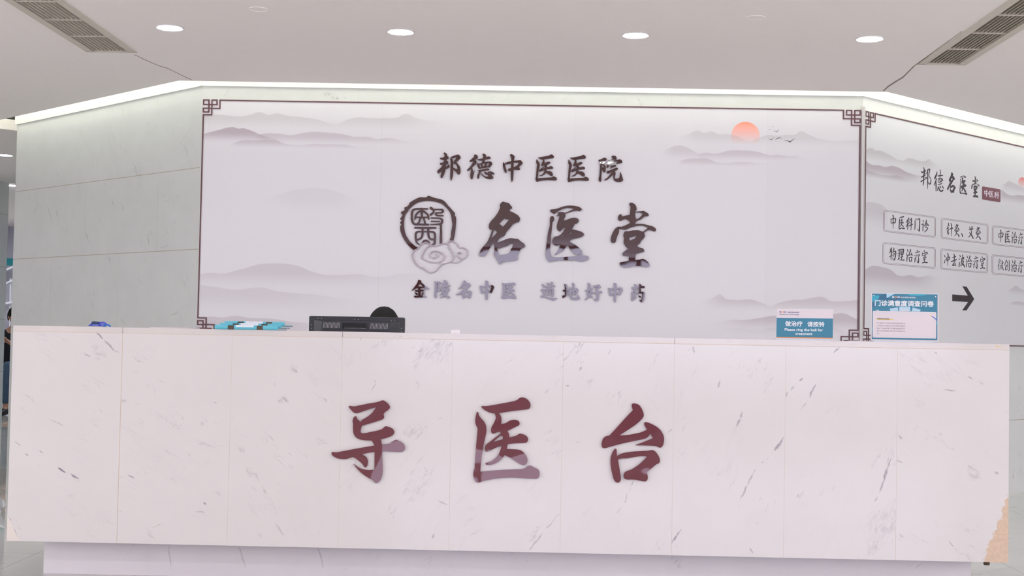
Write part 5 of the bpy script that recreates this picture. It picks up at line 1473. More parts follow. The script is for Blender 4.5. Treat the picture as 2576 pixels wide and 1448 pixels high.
# ------------------------------------------------------------------ reception counter
CX0, CX1 = -2.286, 2.072
CZ0, CZ1 = 0.168, 1.110
N_SLAB = 9
STEP = (CX1 - CX0) / N_SLAB
counter = thing('reception_counter', ((CX0 + CX1) / 2, Y_COUNTER + 0.4, 0), 'long white marble reception counter across the foreground', 'counter')
VEIN = {  # traced streaks per slab: x0, y0, x1, y1 (photo pixels), width px, strength
    0: [(238, 831, 261, 855, 4, .55), (261, 855, 288, 882, 4.5, .5), (286, 881, 304, 891, 3, .4), (214, 888, 229, 897, 3, .5), (30, 1105, 58, 1121, 2.5, .5), (60, 1141, 70, 1146, 3.5, .55), (124, 1053, 162, 1072, 2.5, .4), (97, 1130, 107, 1139, 3, .4),
        (144, 1174, 165, 1187, 5, .75), (172, 1189, 199, 1202, 5, .7), (230, 870, 268, 900, 14, .18), (250, 1175, 256, 1172, 6, .35), (17, 1290, 30, 1320, 1.6, .8), (28, 1315, 48, 1357, 1.6, .8)],
    1: [(302, 1010, 321, 1017, 7, .35), (517, 1009, 552, 1017, 2.5, .4), (450, 1133, 482, 1151, 6, .3), (323, 1193, 340, 1203, 4, .45), (420, 1201, 447, 1220, 7, .28), (512, 1263, 519, 1271, 4, .6), (378, 1329, 411, 1312, 2, .35), (494, 1287, 519, 1288, 3, .3), (306, 1058, 328, 1070, 2.5, .35), (338, 1012, 350, 1018, 6, .3)],
    2: [(587, 1113, 617, 1141, 9, .28), (619, 1175, 636, 1195, 9, .35), (732, 917, 744, 933, 11, .38), (685, 959, 692, 974, 9, .38), (702, 1000, 722, 1012, 12, .42), (640, 1188, 653, 1202, 10, .35), (692, 1319, 716, 1348, 5, .2), (815, 1000, 823, 1010, 5, .3), (800, 1100, 830, 1115, 10, .18), (690, 846, 694, 852, 7, .0)],
    3: [(930, 946, 945, 962, 2.5, .45), (945, 962, 933, 989, 2, .35), (1063, 862, 1043, 937, 12, .26), (1112, 855, 1060, 895, 30, .24), (1130, 862, 1090, 912, 28, .22), (1048, 964, 1060, 974, 12, .28), (1100, 1054, 1112, 1046, 1.5, .45), (1018, 1090, 1078, 1070, 24, .2), (1095, 1257, 1127, 1270, 5, .35), (1092, 1339, 1085, 1354, 4, .4), (1080, 1200, 1040, 1252, 18, .2), (1010, 1240, 1060, 1180, 14, .14), (870, 1190, 905, 1140, 16, .16), (930, 880, 990, 850, 14, .12)],
    4: [(1180, 1110, 1210, 1085, 3, .0), (1140, 1225, 1144, 1216, 3, .3), (1409, 1290, 1369, 1334, 3, .4), (1369, 1334, 1330, 1386, 4, .35), (1378, 978, 1368, 992, 4, .28), (1384, 972, 1410, 958, 6, .2)],
    5: [(1459, 857, 1458, 867, 3, .55), (1422, 968, 1434, 970, 4, .5), (1456, 930, 1463, 921, 5, .4), (1541, 877, 1531, 891, 3, .4), (1656, 963, 1650, 977, 3.5, .45), (1592, 1208, 1581, 1238, 3, .45), (1580, 1236, 1570, 1268, 2.5, .35), (1571, 1266, 1548, 1295, 2, .28), (1691, 1075, 1678, 1090, 4, .38), (1480, 955, 1490, 962, 9, .2)],
    6: [(1713.5, 1332, 1690, 1367, 4.5, .65), (1745, 870, 1746, 888, 4, .35), (1813, 954, 1805, 979, 4, .35), (1866, 1031, 1863, 1051, 5, .4), (1864, 1048, 1853, 1072, 5, .45), (1903, 1178, 1876, 1227, 4, .45), (1880, 1218, 1856, 1270, 5, .42), (1889, 1379, 1895, 1394, 4, .45), (1975, 1101, 1945, 1135, 5, .55), (1946, 1133, 1914, 1168, 3, .42), (1720, 905, 1740, 870, 2, .2)],
    7: [(2116, 871, 2097, 889, 3.5, .5), (2021, 949, 2007, 962, 3.5, .6), (2001, 966, 1986, 988, 4.5, .5), (1981, 984, 1979, 1000, 4, .45), (2054, 966, 2034, 1004, 4.5, .5), (2035, 1002, 2012, 1030, 3, .35), (2253, 1136, 2240, 1156, 6, .55), (2241, 1153, 2222, 1212, 5, .55), (2224, 1205, 2209, 1242, 4, .5), (2210, 1240, 2198, 1268, 3, .4), (2250, 1262, 2190, 1390, 40, .2), (2244, 1258, 2234, 1290, 7, .3), (2238, 1353, 2233, 1365, 6, .5), (2159, 1390, 2158, 1406, 3.5, .5)],
    8: [(2373, 979, 2417, 988, 3, .45), (2432, 942, 2449, 955, 3.5, .4), (2447, 954, 2478, 970, 2.5, .28), (2293, 1076, 2309, 1079, 9, .32), (2308, 1074, 2400, 1135, 8, .16), (2435, 1170, 2470, 1197, 20, .22), (2502, 1186, 2514, 1190, 5, .4), (2258, 1096, 2268, 1104, 4, .4), (2371, 1347, 2420, 1393, 2, .45), (2322, 1395, 2344, 1409, 6, .35), (2256, 1157, 2275, 1166, 3, .4), (2350, 884, 2358, 888, 4, .35), (2298, 1000, 2330, 1018, 18, .14)]}
ANG = [-0.5, -0.5, -0.85, 0.85, 0.75, 1.0, 1.1, 1.05, -0.5]
BASE = (0.70, 0.665, 0.665, 1)


def stain_right(t, uv, col):
    a = PL_FRONT.sz(2519, 1290); b = PL_FRONT.sz(2470, 1418)
    d = Vector((b[0] - a[0], b[1] - a[1])).normalized()
    n = Vector((-d.y, d.x))
    if n.x < 0: n = -n
    p = t.vmath('SUBTRACT', uv, (a[0], a[1], 0))
    q = t.vmath('DOT_PRODUCT', p, (n.x, n.y, 0))
    nz = t.noise(uv, 26.0, 4.0, 0.65)
    q = t.math('ADD', q, t.math('MULTIPLY', t.math('SUBTRACT', nz, 0.5), 0.075))
    nz2 = t.ramp(t.noise(uv, 55.0, 4.0, 0.7), 0.3, 0.7, 0.85, 1.05)
    sc = t.vmath('SCALE', srgb(216, 190, 168)[:3], scale=nz2)
    return t.mix(t.ramp(q, 0.0, 0.004), col, sc)


def stain_left(t, uv, col):
    a = PL_FRONT.sz(15, 1284); b = PL_FRONT.sz(50, 1360)
    d = Vector((b[0] - a[0], b[1] - a[1])).normalized()
    n = Vector((-d.y, d.x))
    if n.x > 0: n = -n
    q = t.vmath('DOT_PRODUCT', t.vmath('SUBTRACT', uv, (a[0], a[1], 0)), (n.x, n.y, 0))
    q = t.math('ADD', q, t.math('MULTIPLY', t.math('SUBTRACT', t.noise(uv, 18.0, 3.0), 0.5), 0.02))
    return t.mix(t.ramp(q, 0.0, 0.002), col, srgb(226, 216, 210))


slab_mats = []
for k in range(N_SLAB):
    vv = [(PL_FRONT.sz(a, b), PL_FRONT.sz(c, d), w * 0.00174 * 0.85, min(0.9, am * 1.15)) for a, b, c, d, w, am in VEIN[k]]
    ex = stain_right if k == 8 else stain_left if k == 0 else None
    slab_mats.append(marble('counter_marble', BASE, srgb(128, 118, 134), vv, (), (ANG[k],), 9.0, -30.0 + k * 3.7, 0.16, 0.42, 4.5, 4.2, None, ex, 0.5, 0.03))
mb = MB()
for k in range(N_SLAB):
    a = CX0 + k * STEP + (0.0005 if k else 0); b = CX0 + (k + 1) * STEP - (0.0005 if k < N_SLAB - 1 else 0)
    a += 0.0016 if k == 1 else 0
    zt = CZ1 - 0.0264
    o1, o0 = 0.0, -0.022
    f = [PL_FRONT.at(a, CZ0, o1), PL_FRONT.at(b, CZ0, o1), PL_FRONT.at(b, zt, o1), PL_FRONT.at(a, zt, o1)]
    g = [PL_FRONT.at(a, CZ0, o0), PL_FRONT.at(b, CZ0, o0), PL_FRONT.at(b, zt, o0), PL_FRONT.at(a, zt, o0)]
    uv = [(a, CZ0), (b, CZ0), (b, zt), (a, zt)]
    mb.quad(*f, uvs=uv, mi=k)
    mb.add(g, [(3, 2, 1, 0)], uv, k)
    for i in range(4):
        j = (i + 1) % 4
        mb.add([f[i], g[i], g[j], f[j]], [(0, 1, 2, 3)], [uv[i], uv[i], uv[j], uv[j]], k)
mb.build('front_cladding', slab_mats, counter)
M['top_marble'] = marble('counter_top_marble', (0.68, 0.63, 0.62, 1), srgb(170, 148, 135), (), (), (0.1,), 0.4842 * 2, CX0, 0.16, 0.6, 3.0, 9.0, None, None, 0.5, 0.06)


def uv_box(mb, x0, x1, y0, y1, z0, z1, mi=0):
    P = [(x0, y0, z0), (x1, y0, z0), (x1, y1, z0), (x0, y1, z0), (x0, y0, z1), (x1, y0, z1), (x1, y1, z1), (x0, y1, z1)]
    for f, ax in (((3, 2, 1, 0), 'xy'), ((4, 5, 6, 7), 'xy'), ((0, 1, 5, 4), 'xz'), ((1, 2, 6, 5), 'yz'), ((2, 3, 7, 6), 'xz'), ((3, 0, 4, 7), 'yz')):
        q = [P[i] for i in f]
        uv = [(p[0] + (p[1] if ax == 'xy' else 0) * 0, p[1]) if ax == 'xy' else (p[0], p[2]) if ax == 'xz' else (p[1], p[2]) for p in q]
        mb.add(q, [(0, 1, 2, 3)], uv, mi)


mb = MB()
tops = [CX0, CX0 + STEP, CX0 + 3 * STEP, CX0 + 6 * STEP, CX1]
for a, b in zip(tops[:-1], tops[1:]):
    uv_box(mb, a + (0.0008 if a > CX0 else 0), b - (0.0008 if b < CX1 else 0), Y_COUNTER, Y_COUNTER + 0.36, CZ1 - 0.0245, CZ1)
ct = mb.build('counter_top', M['top_marble'], counter)
bv = ct.modifiers.new('bevel', 'BEVEL'); bv.width = 0.0025; bv.segments = 2; bv.limit_method = 'ANGLE'
mb = MB()
mb.box(CX0 + 0.003, CX1 - 0.003, Y_COUNTER + 0.0004, Y_COUNTER + 0.03, CZ0 + 0.001, CZ1 - 0.0245)
mb.build('grout_bed', M['grout'], counter)
M['plinth_marble'] = marble('plinth_marble', (0.78, 0.735, 0.775, 1), srgb(160, 150, 160), vs(PL_FRONT, [(395, 1372, 405, 1447, 2, .4), (572, 1378, 600, 1447, 2, .35), (780, 1385, 800, 1447, 2, .35), (1700, 1400, 1725, 1447, 8, .25)]), (), (0.9,), 0.9, 0.1, 0.2, 0.35, 4.0, 4.0, None, None, 0.5, 0.05)
mb = MB()
uv_box(mb, -2.181, 1.968, 5.905, 6.09, 0, CZ0 + 0.001)
mb.build('plinth', M['plinth_marble'], counter)
for a, b in ((CX0, CX0 + 0.022), (CX1 - 0.022, CX1)):
    mb = MB()
    uv_box(mb, a, b, Y_COUNTER + 0.022, Y_COUNTER + 0.36, CZ0, CZ1 - 0.0245)
    mb.build('side_panel', M['plinth_marble'], counter)
mb = MB(); mb.box(CX0 + 0.022, CX1 - 0.022, Y_COUNTER + 0.34, Y_COUNTER + 0.36, CZ0, CZ1 - 0.0245)
mb.build('back_panel', M['desk'], counter)
YD = Y_COUNTER + 0.362
desk = thing('work_desk', ((CX0 + CX1) / 2, YD + 0.26, 0), 'pale work desk hidden behind the marble counter, under the monitor', 'desk')
mb = MB(); mb.box(CX0 + 0.05, CX1 - 0.05, YD, 6.62, 0.735, 0.765); mb.build('desk_top', M['desk'], desk)
for xx in (CX0 + 0.08, -1.55, 0.2, CX1 - 0.08):
    mb = MB(); mb.box(xx - 0.012, xx + 0.012, YD + 0.02, 6.60, 0, 0.735); mb.build('desk_leg', M['desk'], desk)
mb = MB()
px_slab(mb, [(2506, 868.3), (2508, 868.3), (2508.5, 869.8), (2522, 870.4), (2522, 871.6), (2509, 871.2), (2508.5, 873.2), (2506, 873)], PL_FRONT, 0.0, 0.0004)
mb.build('tape_scrap', M['tape_yellow'], counter)
mb = MB()
mb.tube([(2.0, 5.80, 0.150), (2.0, 5.80, CZ0)], [0.013, 0.013], 10)
mb.lathe((2.0, 5.80, 0.146), [(0.0, 0), (0.012, 0), (0.014, 0.006), (0.012, 0.010), (0, 0.010)], 12)
mb.build('levelling_foot', M['slot_brown'], counter)

for g, pos, a, b in (('dao', 'left', -0.006, 0.004), ('yi', 'middle', 0.0, 0.0), ('tai', 'right', 0.0, -0.0125)):
    character('counter_character', GL[g], PL_FRONT, 0.0, 0.010, M['letter_counter'],
              'big wine-red character on the marble counter front, %s of the three' % pos, 'counter front characters', (a, b), None, 170)

# ------------------------------------------------------------------ ceiling fittings
def downlight(x, y, label, r=0.061):
    t = thing('downlight', (x, y, Z_CEIL), label, 'ceiling light', 'recessed ceiling downlights')
    mb = MB()
    mb.lathe((x, y, Z_CEIL), [(r * 1.22, 0), (r * 1.22, -0.002), (r * 1.12, -0.005), (r * 1.01, -0.003), (r, 0.0)], 40)
    mb.build('trim_ring', M['lamp_ring'], t, True)
    mb = MB()
    n = 40
    mb.add([(x + r * math.cos(2 * PI * k / n), y + r * math.sin(2 * PI * k / n), Z_CEIL - 0.002) for k in range(n)] +
           [(x + r * math.cos(2 * PI * k / n), y + r * math.sin(2 * PI * k / n), Z_CEIL - 0.0005) for k in range(n)],
           [tuple(range(n))[::-1], tuple(range(n, 2 * n))] + [(k, (k + 1) % n, n + (k + 1) % n, n + k) for k in range(n)])
    mb.build('diffuser', M['lamp'], t)
    return t


for (px, py), lb in zip([(427, 69), (1008, 79.5), (1599, 88), (2188, 97)],
                        ['lit round ceiling downlight nearest the left air grille', 'lit round ceiling downlight above the left part of the mural, second from left',
                         'lit round ceiling downlight above the right part of the mural, third from left', 'lit round ceiling downlight nearest the right air grille']):
    p = on_z(px, py, Z_CEIL)
    downlight(p[0], p[1], lb)
p = on_z(13, 390, Z_CEIL); downlight(p[0], p[1], 'lit round ceiling downlight at the left picture edge beside the marble wall')
p = on_z(29, 466, Z_CEIL); downlight(p[0], p[1], 'small distant ceiling downlight at the far left, beyond the white column', 0.07)
for (px, py), lb in (((651, 22.5), 'faint flat round ceiling cover near the second lit downlight from left'), ((1901, 44), 'faint flat round ceiling cover near the rightmost lit downlight')):
    p = on_z(px, py, Z_CEIL)
    mb = MB()
    mb.lathe((p[0], p[1], Z_CEIL), [(0.047, 0), (0.047, -0.0015), (0.0455, -0.003), (0.0445, -0.0012), (0.0, -0.0012)], 40)
    o = mb.build('ceiling_cover', M['ceiling'], None, True)
    tag(o, lb, 'ceiling cover', 'blank ceiling covers')


def vent(rect, label, inner_left):
    x0, x1, y0, y1 = rect
    t = thing('air_grille', ((x0 + x1) / 2, y1, Z_CEIL), label, 'air vent', 'linear ceiling air grilles')
    mb = MB()
    w = 0.030
    for q in ((x0 - 0.012, x0 + w, y0, y1), (x1 - w, x1 + 0.012, y0, y1)):
        mb.box(q[0], q[1], q[2], q[3], Z_CEIL - 0.004, Z_CEIL + 0.03)
    mb.box(x0 - 0.012, x1 + 0.012, y1 - 0.006, y1 + 0.010, Z_CEIL - 0.004, Z_CEIL + 0.03)
    mb.build('grille_frame', M['vent'], t)
    mb = MB()
    n = 9
    for k in range(n):
        x = x0 + w + (x1 - x0 - 2 * w) * (k + 0.5) / n
        mb.hexa([(x - 0.0015, y0, Z_CEIL + 0.002), (x + 0.0015, y0, Z_CEIL + 0.002), (x + 0.0015, y1 - 0.006, Z_CEIL + 0.002), (x - 0.0015, y1 - 0.006, Z_CEIL + 0.002),
                 (x + 0.0035, y0, Z_CEIL + 0.020), (x + 0.0065, y0, Z_CEIL + 0.020), (x + 0.0065, y1 - 0.006, Z_CEIL + 0.020), (x + 0.0035, y1 - 0.006, Z_CEIL + 0.020)])
    mb.build('louver_blades', M['vent'], t)
    y = y1 - 0.375
    while y > y0 + 0.1:
        mb = MB(); mb.box(x0 + w, x1 - w, y - 0.004, y + 0.004, Z_CEIL - 0.001, Z_CEIL + 0.024)
        mb.build('cross_bar', M['vent'], t)
        y -= 0.375
    mb = MB()
    mb.box(x0 - 0.004, x1 + 0.004, y0, y1 + 0.002, Z_CEIL + 0.055, Z_CEIL + 0.062)
    k = 0
    while x0 + w + k * 0.012 < x1 - w:
        k += 1
    yy = y0
    while yy < y1 - 0.02:
        mb.box(x0 + w, x1 - w, yy, yy + 0.004, Z_CEIL + 0.034, Z_CEIL + 0.040)
        yy += 0.022
    mb.build('filter_mesh', M['vent_dark'], t)
    mb = MB()
    for q in ((x0 - 0.003, x0 + 0.001), (x1 - 0.001, x1 + 0.003)):
        mb.box(q[0], q[1], y0, y1, Z_CEIL + 0.02, Z_CEIL + 0.06)
    mb.build('duct_lining', M['vent_dark'], t)
    return t


vent(vent_rects[0], 'long slatted air grille in the ceiling at upper left', False)
vent(vent_rects[1], 'long slatted air grille in the ceiling at upper right', True)

# ------------------------------------------------------------------ things on the counter
Z_T = CZ1


def teal_folder(x0, yf, zb, label, x_len=0.277, depth=0.225, shear=0.0):
    """flat plastic file: thick spine to the front, thin covers behind it"""
    t = thing('file_folder', (x0 + x_len / 2, yf + depth / 2, zb), label, 'folder', 'teal file folders on the counter')
    x1 = x0 + x_len
    mb = MB()
    # spine: rounded bar cut by two windows
    def bar(a, b):
        mb.tube([(a, yf + 0.010, zb + 0.0104), (a + 0.003, yf + 0.010, zb + 0.0104), (b - 0.003, yf + 0.010, zb + 0.0104), (b, yf + 0.010, zb + 0.0104)], [0.0085, 0.0104, 0.0104, 0.0085], 14)
    bar(x0, x0 + 0.058); bar(x0 + 0.085, x0 + 0.185); bar(x0 + 0.212, x1)
    mb.box(x0 + 0.004, x1 - 0.004, yf + 0.012, yf + 0.020, zb + 0.001, zb + 0.019)
    mb.build('spine', M['teal'], t, True)
    for a, b in ((x0 + 0.058, x0 + 0.085), (x0 + 0.185, x0 + 0.212)):
        mb = MB(); mb.box(a, b, yf + 0.003, yf + 0.017, zb + 0.002, zb + 0.0175)
        mb.build('spine_clip', M['slot_brown'], t)
    for nm, za, zc, zd in (('bottom_cover', 0.0005, 0.0005, 0.0022), ('top_cover', 0.0185, 0.0062, 0.0018)):
        mb = MB()
        y0, ym, y1 = yf + 0.010, yf + 0.036, yf + depth
        for (ya, z1_, yb, z2_) in ((y0, za, ym, zc), (ym, zc, y1, zc)):
            mb.hexa([(x0 + 0.002, ya, zb + z1_), (x1 - 0.002, ya, zb + z1_), (x1 - 0.002, yb, zb + z2_), (x0 + 0.002, yb, zb + z2_),
                     (x0 + 0.002, ya, zb + z1_ + zd), (x1 - 0.002, ya, zb + z1_ + zd), (x1 - 0.002, yb, zb + z2_ + zd), (x0 + 0.002, yb, zb + z2_ + zd)])
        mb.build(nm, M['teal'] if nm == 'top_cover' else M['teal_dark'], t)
    # white title strip on the sloping top of the spine
    a, b = x0 + 0.094, x0 + 0.172
    arc = [(yf + 0.010 - 0.0108 * math.cos(q), zb + 0.0104 + 0.0108 * math.sin(q)) for q in (0.12, 0.35, 0.6, 0.9, 1.25)]
    arc2 = [(yf + 0.010 - 0.0103 * math.cos(q), zb + 0.0104 + 0.0103 * math.sin(q)) for q in (0.12, 0.35, 0.6, 0.9, 1.25)]
    mb = MB()
    for i in range(4):
        (ya, za), (yb_2, zb_2) = arc[i], arc[i + 1]
        (yc_, zc_), (yd_, zd_) = arc2[i], arc2[i + 1]
        mb.add([(a, ya, za), (b, ya, za), (b, yb_2, zb_2), (a, yb_2, zb_2), (a, yc_, zc_), (b, yc_, zc_), (b, yd_, zd_), (a, yd_, zd_)], [(0, 1, 2, 3), (7, 6, 5, 4)])
        if i in (0, 3): mb.add([(a, ya, za), (b, ya, za), (b, yc_, zc_), (a, yc_, zc_)] if i == 0 else [(a, yb_2, zb_2), (b, yb_2, zb_2), (b, yd_, zd_), (a, yd_, zd_)], [(0, 1, 2, 3)])
    mb.weld = True
    lb = mb.build('title_label', M['label_white'], t)
    mb = MB()
    for k, (u, w) in enumerate(((.22, .05), (.34, .09), (.55, .08), (.72, .06))):
        xx = a + (b - a) * u
        mb.box(xx, xx + (b - a) * w, yf + 0.0012, yf + 0.0030, zb + 0.0155, zb + 0.0175)
    mb.build('label_text', M['grey_text'], lb)
    return t


x_f = on_y(541, 828, Y_COUNTER)[0]
teal_folder(x_f, Y_COUNTER - 0.012, Z_T, 'teal plastic file folder with a white spine label, bottom of the stack of three')
teal_folder(x_f + 0.012, Y_COUNTER + 0.028, Z_T + 0.0085, 'teal plastic file folder with a white spine label, middle of the stack of three', 0.272)
teal_folder(x_f + 0.024, Y_COUNTER + 0.068, Z_T + 0.0170, 'teal plastic file folder with a white spine label, topmost of the stack of three', 0.266)

# blue lanyards
yb = Y_COUNTER + 0.05
c = on_y(246, 820, yb); cx, cz = c[0], Z_T
ln = thing('lanyard', (cx, yb, cz), 'small blue lanyard bundle with a dark clip on the left of the counter', 'lanyard')
mb = MB()
px2x = lambda px: on_y(px, 820, yb)[0]
px2z = lambda py: Z_T + (822 - py) * yb / F_PX
prof = [(220.5, 820), (228, 814.5), (236, 811), (243, 810), (252, 809.5), (257, 809.3), (262, 814), (260, 820.5)]
for k, (dy, s) in enumerate(((0.0, 1.0), (0.012, 1.06), (0.022, 0.9))):
    ptop = [(px2x(240 + (a - 240) * s), px2z(820.5 + (b - 820.5) * s)) for a, b in prof]
    A_ = [(x, yb + dy, max(z, Z_T + 0.0005)) for x, z in ptop]
    B_ = [(x + 0.003, yb + dy + 0.011, max(z * 1.0, Z_T + 0.0005)) for x, z in ptop]
    n = len(A_)
    mb.add(A_ + B_, [tuple(range(n)), tuple(range(2 * n - 1, n - 1, -1))] + [(i, n + i, n + (i + 1) % n, (i + 1) % n) for i in range(n)])
mb.build('folded_strap', M['blue'], ln)
mb = MB()
for pts in (([231, 817], [237, 812.5], [246, 812], [249, 818], [238, 821]), ([252, 811], [260, 812], [263, 818], [255, 819])):
    A_ = [(px2x(a), yb - 0.002, max(px2z(b), Z_T + .001)) for a, b in pts]; B_ = [(x, y + 0.004, z) for x, y, z in A_]
    n = len(A_)
    mb.add(A_ + B_, [tuple(range(n)), tuple(range(2 * n - 1, n - 1, -1))] + [(i, n + i, n + (i + 1) % n, (i + 1) % n) for i in range(n)])
mb.build('clear_sleeve', M['blue_light'], ln)
mb = MB()
mb.tube([(px2x(230), yb - 0.003, px2z(811.5)), (px2x(238), yb - 0.003, px2z(811.2)), (px2x(248), yb - 0.002, px2z(811.5))], [0.005, 0.0065, 0.005], 10)
mb.build('clip', M['clip_dark'], ln, True)
mb = MB()
mb.tube([(px2x(229), yb - 0.004, px2z(809.5)), (px2x(232), yb - 0.005, px2z(808.4)), (px2x(235), yb - 0.004, px2z(810))], [0.0016] * 3, 8)
mb.tube([(px2x(230), yb - 0.006, px2z(810.6)), (px2x(230.6), yb - 0.008, px2z(810.6))], [0.0035] * 2, 12)
mb.build('clip_ring', M['metal'], ln, True)
mb = MB()
P = []
for k in range(13):
    th = PI * k / 12
    P.append((px2x(263 + 6 - 6.2 * math.cos(th)), yb + 0.002 + 0.001 * k, Z_T + 0.002 + 0.0075 * math.sin(th)))
mb.tube(P, [0.0018] * 13, 8, flat=2.2)
mb.tube([(px2x(259), yb - 0.001, Z_T + 0.003), (px2x(263), yb, Z_T + 0.010), (px2x(265), yb + 0.001, Z_T + 0.004)], [0.003, 0.004, 0.002], 8)
mb.build('strap_tail', M['blue_sky'], ln, True)

# small white box with a lid
yw = Y_COUNTER + 0.03
a = on_y(1134.5, 838, yw)[0]; b = on_y(1157, 838, yw)[0]
wb = thing('call_bell_button', ((a + b) / 2, yw + 0.02, Z_T), 'small white call button box on the counter right of the monitor', 'button box')
mb = MB(); mb.rbox(a, b, yw, yw + 0.035, Z_T, Z_T + 0.0165, 0.002, 2, 'y'); mb.build('housing', M['white_plastic'], wb)
mb = MB(); mb.rbox(a + 0.006, b - 0.004, yw + 0.006, yw + 0.030, Z_T + 0.0165, Z_T + 0.0205, 0.0015, 2, 'y'); mb.build('press_button', M['card_white'], wb)
# thin sheets lying on the counter
ys = Y_COUNTER + 0.10
a, b = on_y(375, 823, ys)[0], on_y(476, 825, ys)[0]
mb = MB()
for k in range(4): mb.box(a + 0.002 * k, b - 0.0015 * k, ys + 0.004 * k, ys + 0.19, Z_T + 0.0011 * k, Z_T + 0.0011 * k + 0.001)
o = mb.build('paper_stack', M['card_white']); tag(o, 'thin stack of white paper on the counter, between lanyard and folders', 'paper')
ys = Y_COUNTER + 0.06
a, b = on_y(2141, 860, ys)[0], on_y(2185, 860, ys)[0]
mb = MB(); mb.box(a, b, ys, ys + 0.06, Z_T, Z_T + 0.0035)
o = mb.build('paper_pad', M['card_white']); tag(o, 'thin white pad lying on the counter between the two standing signs', 'paper')


def holder(name, pl, quad, base_quad, label):
    """clear upright sheet with a foot"""
    t = thing(name, tuple(np.mean([pl.hit(*p) for p in base_quad[2:]], axis=0)), label, 'counter sign')
    t.location.z = Z_T
    mb = MB()
    px_slab(mb, quad, pl, -0.0020, -0.0002)
    px_slab(mb, quad, pl, -0.0050, -0.0032)
    xa = pl.hit(*base_quad[0])[0]; xb = pl.hit(*base_quad[1])[0]
    zt = pl.hit(*base_quad[0])[2]
    y = pl.o[1]
    mb.box(xa, xb, y + 0.0, y + 0.075, Z_T, Z_T + 0.003)
    mb.box(xa, xb, y - 0.0, y + 0.005, Z_T + 0.003, max(zt, Z_T + 0.006))
    mb.build('acrylic_holder', M['acrylic'], t)
    return t


def q_(x0, y0, s, *pts): return [(x0 + a / s, y0 + b / s) for a, b in pts]


# sign one: ring the bell
PS1 = Plane((0, Y_COUNTER + 0.03, 0), (1, 0))
F1 = (1940, 765, 14.482)
s1 = holder('bell_sign', PS1, q_(*F1, (188, 160), (2262, 182), (2245, 1300), (182, 1270)), q_(*F1, (180, 1262), (2275, 1262), (2275, 1330), (180, 1300)), 'white and teal standing sign asking visitors to ring the bell, left of the survey sign')
mb = MB(); px_slab(mb, q_(*F1, (200, 165), (2255, 188), (2243, 1255), (188, 1222)), PS1, -0.0032, 0.0002)
card = mb.build('card', M['card_white'], s1)
mb = MB(); px_quad(mb, q_(*F1, (198, 490), (2250, 520), (2243, 1228), (189, 1193)), PS1, 0.0005); mb.build('teal_field', M['card_teal'], card)
mb = MB(); px_quad(mb, q_(*F1, (189, 1190), (2243, 1222), (2242, 1255), (188, 1220)), PS1, 0.0007); mb.build('orange_line', M['orange'], card)


def line_px(F, x0, y0, x1, y1, sl=0.0155): return (F[0] + x0 / F[2], F[1] + y0 / F[2], F[0] + x1 / F[2], F[1] + y1 / F[2], sl)


mb = MB()
text_mesh(mb, '做治疗', line_px(F1, 512, 608, 1138, 798), PS1, 0.0009, 0.0, fat=0.3, fat_n=6)
text_mesh(mb, '请按铃', line_px(F1, 1318, 628, 1940, 812), PS1, 0.0009, 0.0, fat=0.3, fat_n=6)
text_mesh(mb, 'Please ring the bell for', line_px(F1, 492, 868, 1888, 990), PS1, 0.0009, 0.016)
text_mesh(mb, 'treatment', line_px(F1, 882, 1030, 1505, 1112), PS1, 0.0009, 0.016)
mb.build('sign_lettering', M['white_text'], card)
mb = MB()
text_mesh(mb, 'B', line_px(F1, 308, 256, 366, 302), PS1, 0.0009, 0.03)
text_mesh(mb, 'ND', line_px(F1, 458, 258, 552, 304), PS1, 0.0009, 0.03)
text_mesh(mb, '南京邦德中医院', line_px(F1, 610, 262, 1012, 312), PS1, 0.0009, 0.0, fat=0.08, fat_n=2)
text_mesh(mb, '南 京 医 科 大 学 合 作 医 院', line_px(F1, 300, 340, 1014, 390), PS1, 0.0009, 0.0, fat=0.08, fat_n=2)
mb.build('hospital_name', M['navy_text'], card)
mb = MB(); text_mesh(mb, 'O', line_px(F1, 374, 254, 454, 308), PS1, 0.0009, 0.05); mb.build('logo_letter', M['orange'], card)

# sign two: survey
PS2 = Plane((0, Y_COUNTER + 0.03, 0), (1, 0))
F2 = (2185, 730, 10.726)
s2 = holder('survey_sign', PS2, q_(*F2, (62, 64), (1897, 94), (1882, 1378), (58, 1350)), q_(*F2, (70, 1372), (1915, 1372), (1915, 1400), (70, 1400)), 'blue-green patient survey sign in a clear stand, rightmost sign on the counter')
mb = MB(); px_slab(mb, q_(*F2, (70, 70), (1892, 98), (1880, 1368), (62, 1342)), PS2, -0.0032, 0.0002)
card = mb.build('card', M['card_white'], s2)
mb = MB(); px_quad(mb, q_(*F2, (95, 85), (1862, 110), (1856, 1345), (84, 1316)), PS2, 0.0005); mb.build('teal_field', M['card_teal'], card)
mb = MB(); px_quad(mb, q_(*F2, (96, 130), (230, 135), (296, 165), (270, 215), (215, 285), (96, 305)), PS2, 0.0007); mb.build('light_wave', M['card_teal_light'], card)
mb = MB(); px_quad(mb, q_(*F2, (1045, 108), (1180, 100), (1600, 106), (1480, 140), (1300, 152), (1130, 140)), PS2, 0.0007); mb.build('light_wave', M['card_teal_light'], card)
mb = MB(); px_quad(mb, q_(*F2, (86, 1010), (104, 1012), (100, 1090), (86, 1100)), PS2, 0.0007); mb.build('light_wave', M['card_teal_light'], card)
mb = MB(); px_quad(mb, q_(*F2, (1838, 840), (1858, 830), (1857, 930), (1836, 920)), PS2, 0.0007); mb.build('light_wave', M['card_teal_light'], card)
mb = MB(); px_quad(mb, q_(*F2, (95, 300), (140, 320), (152, 380), (140, 440), (96, 470)), PS2, 0.0007); mb.build('dark_wave', M['card_teal_dark'], card)
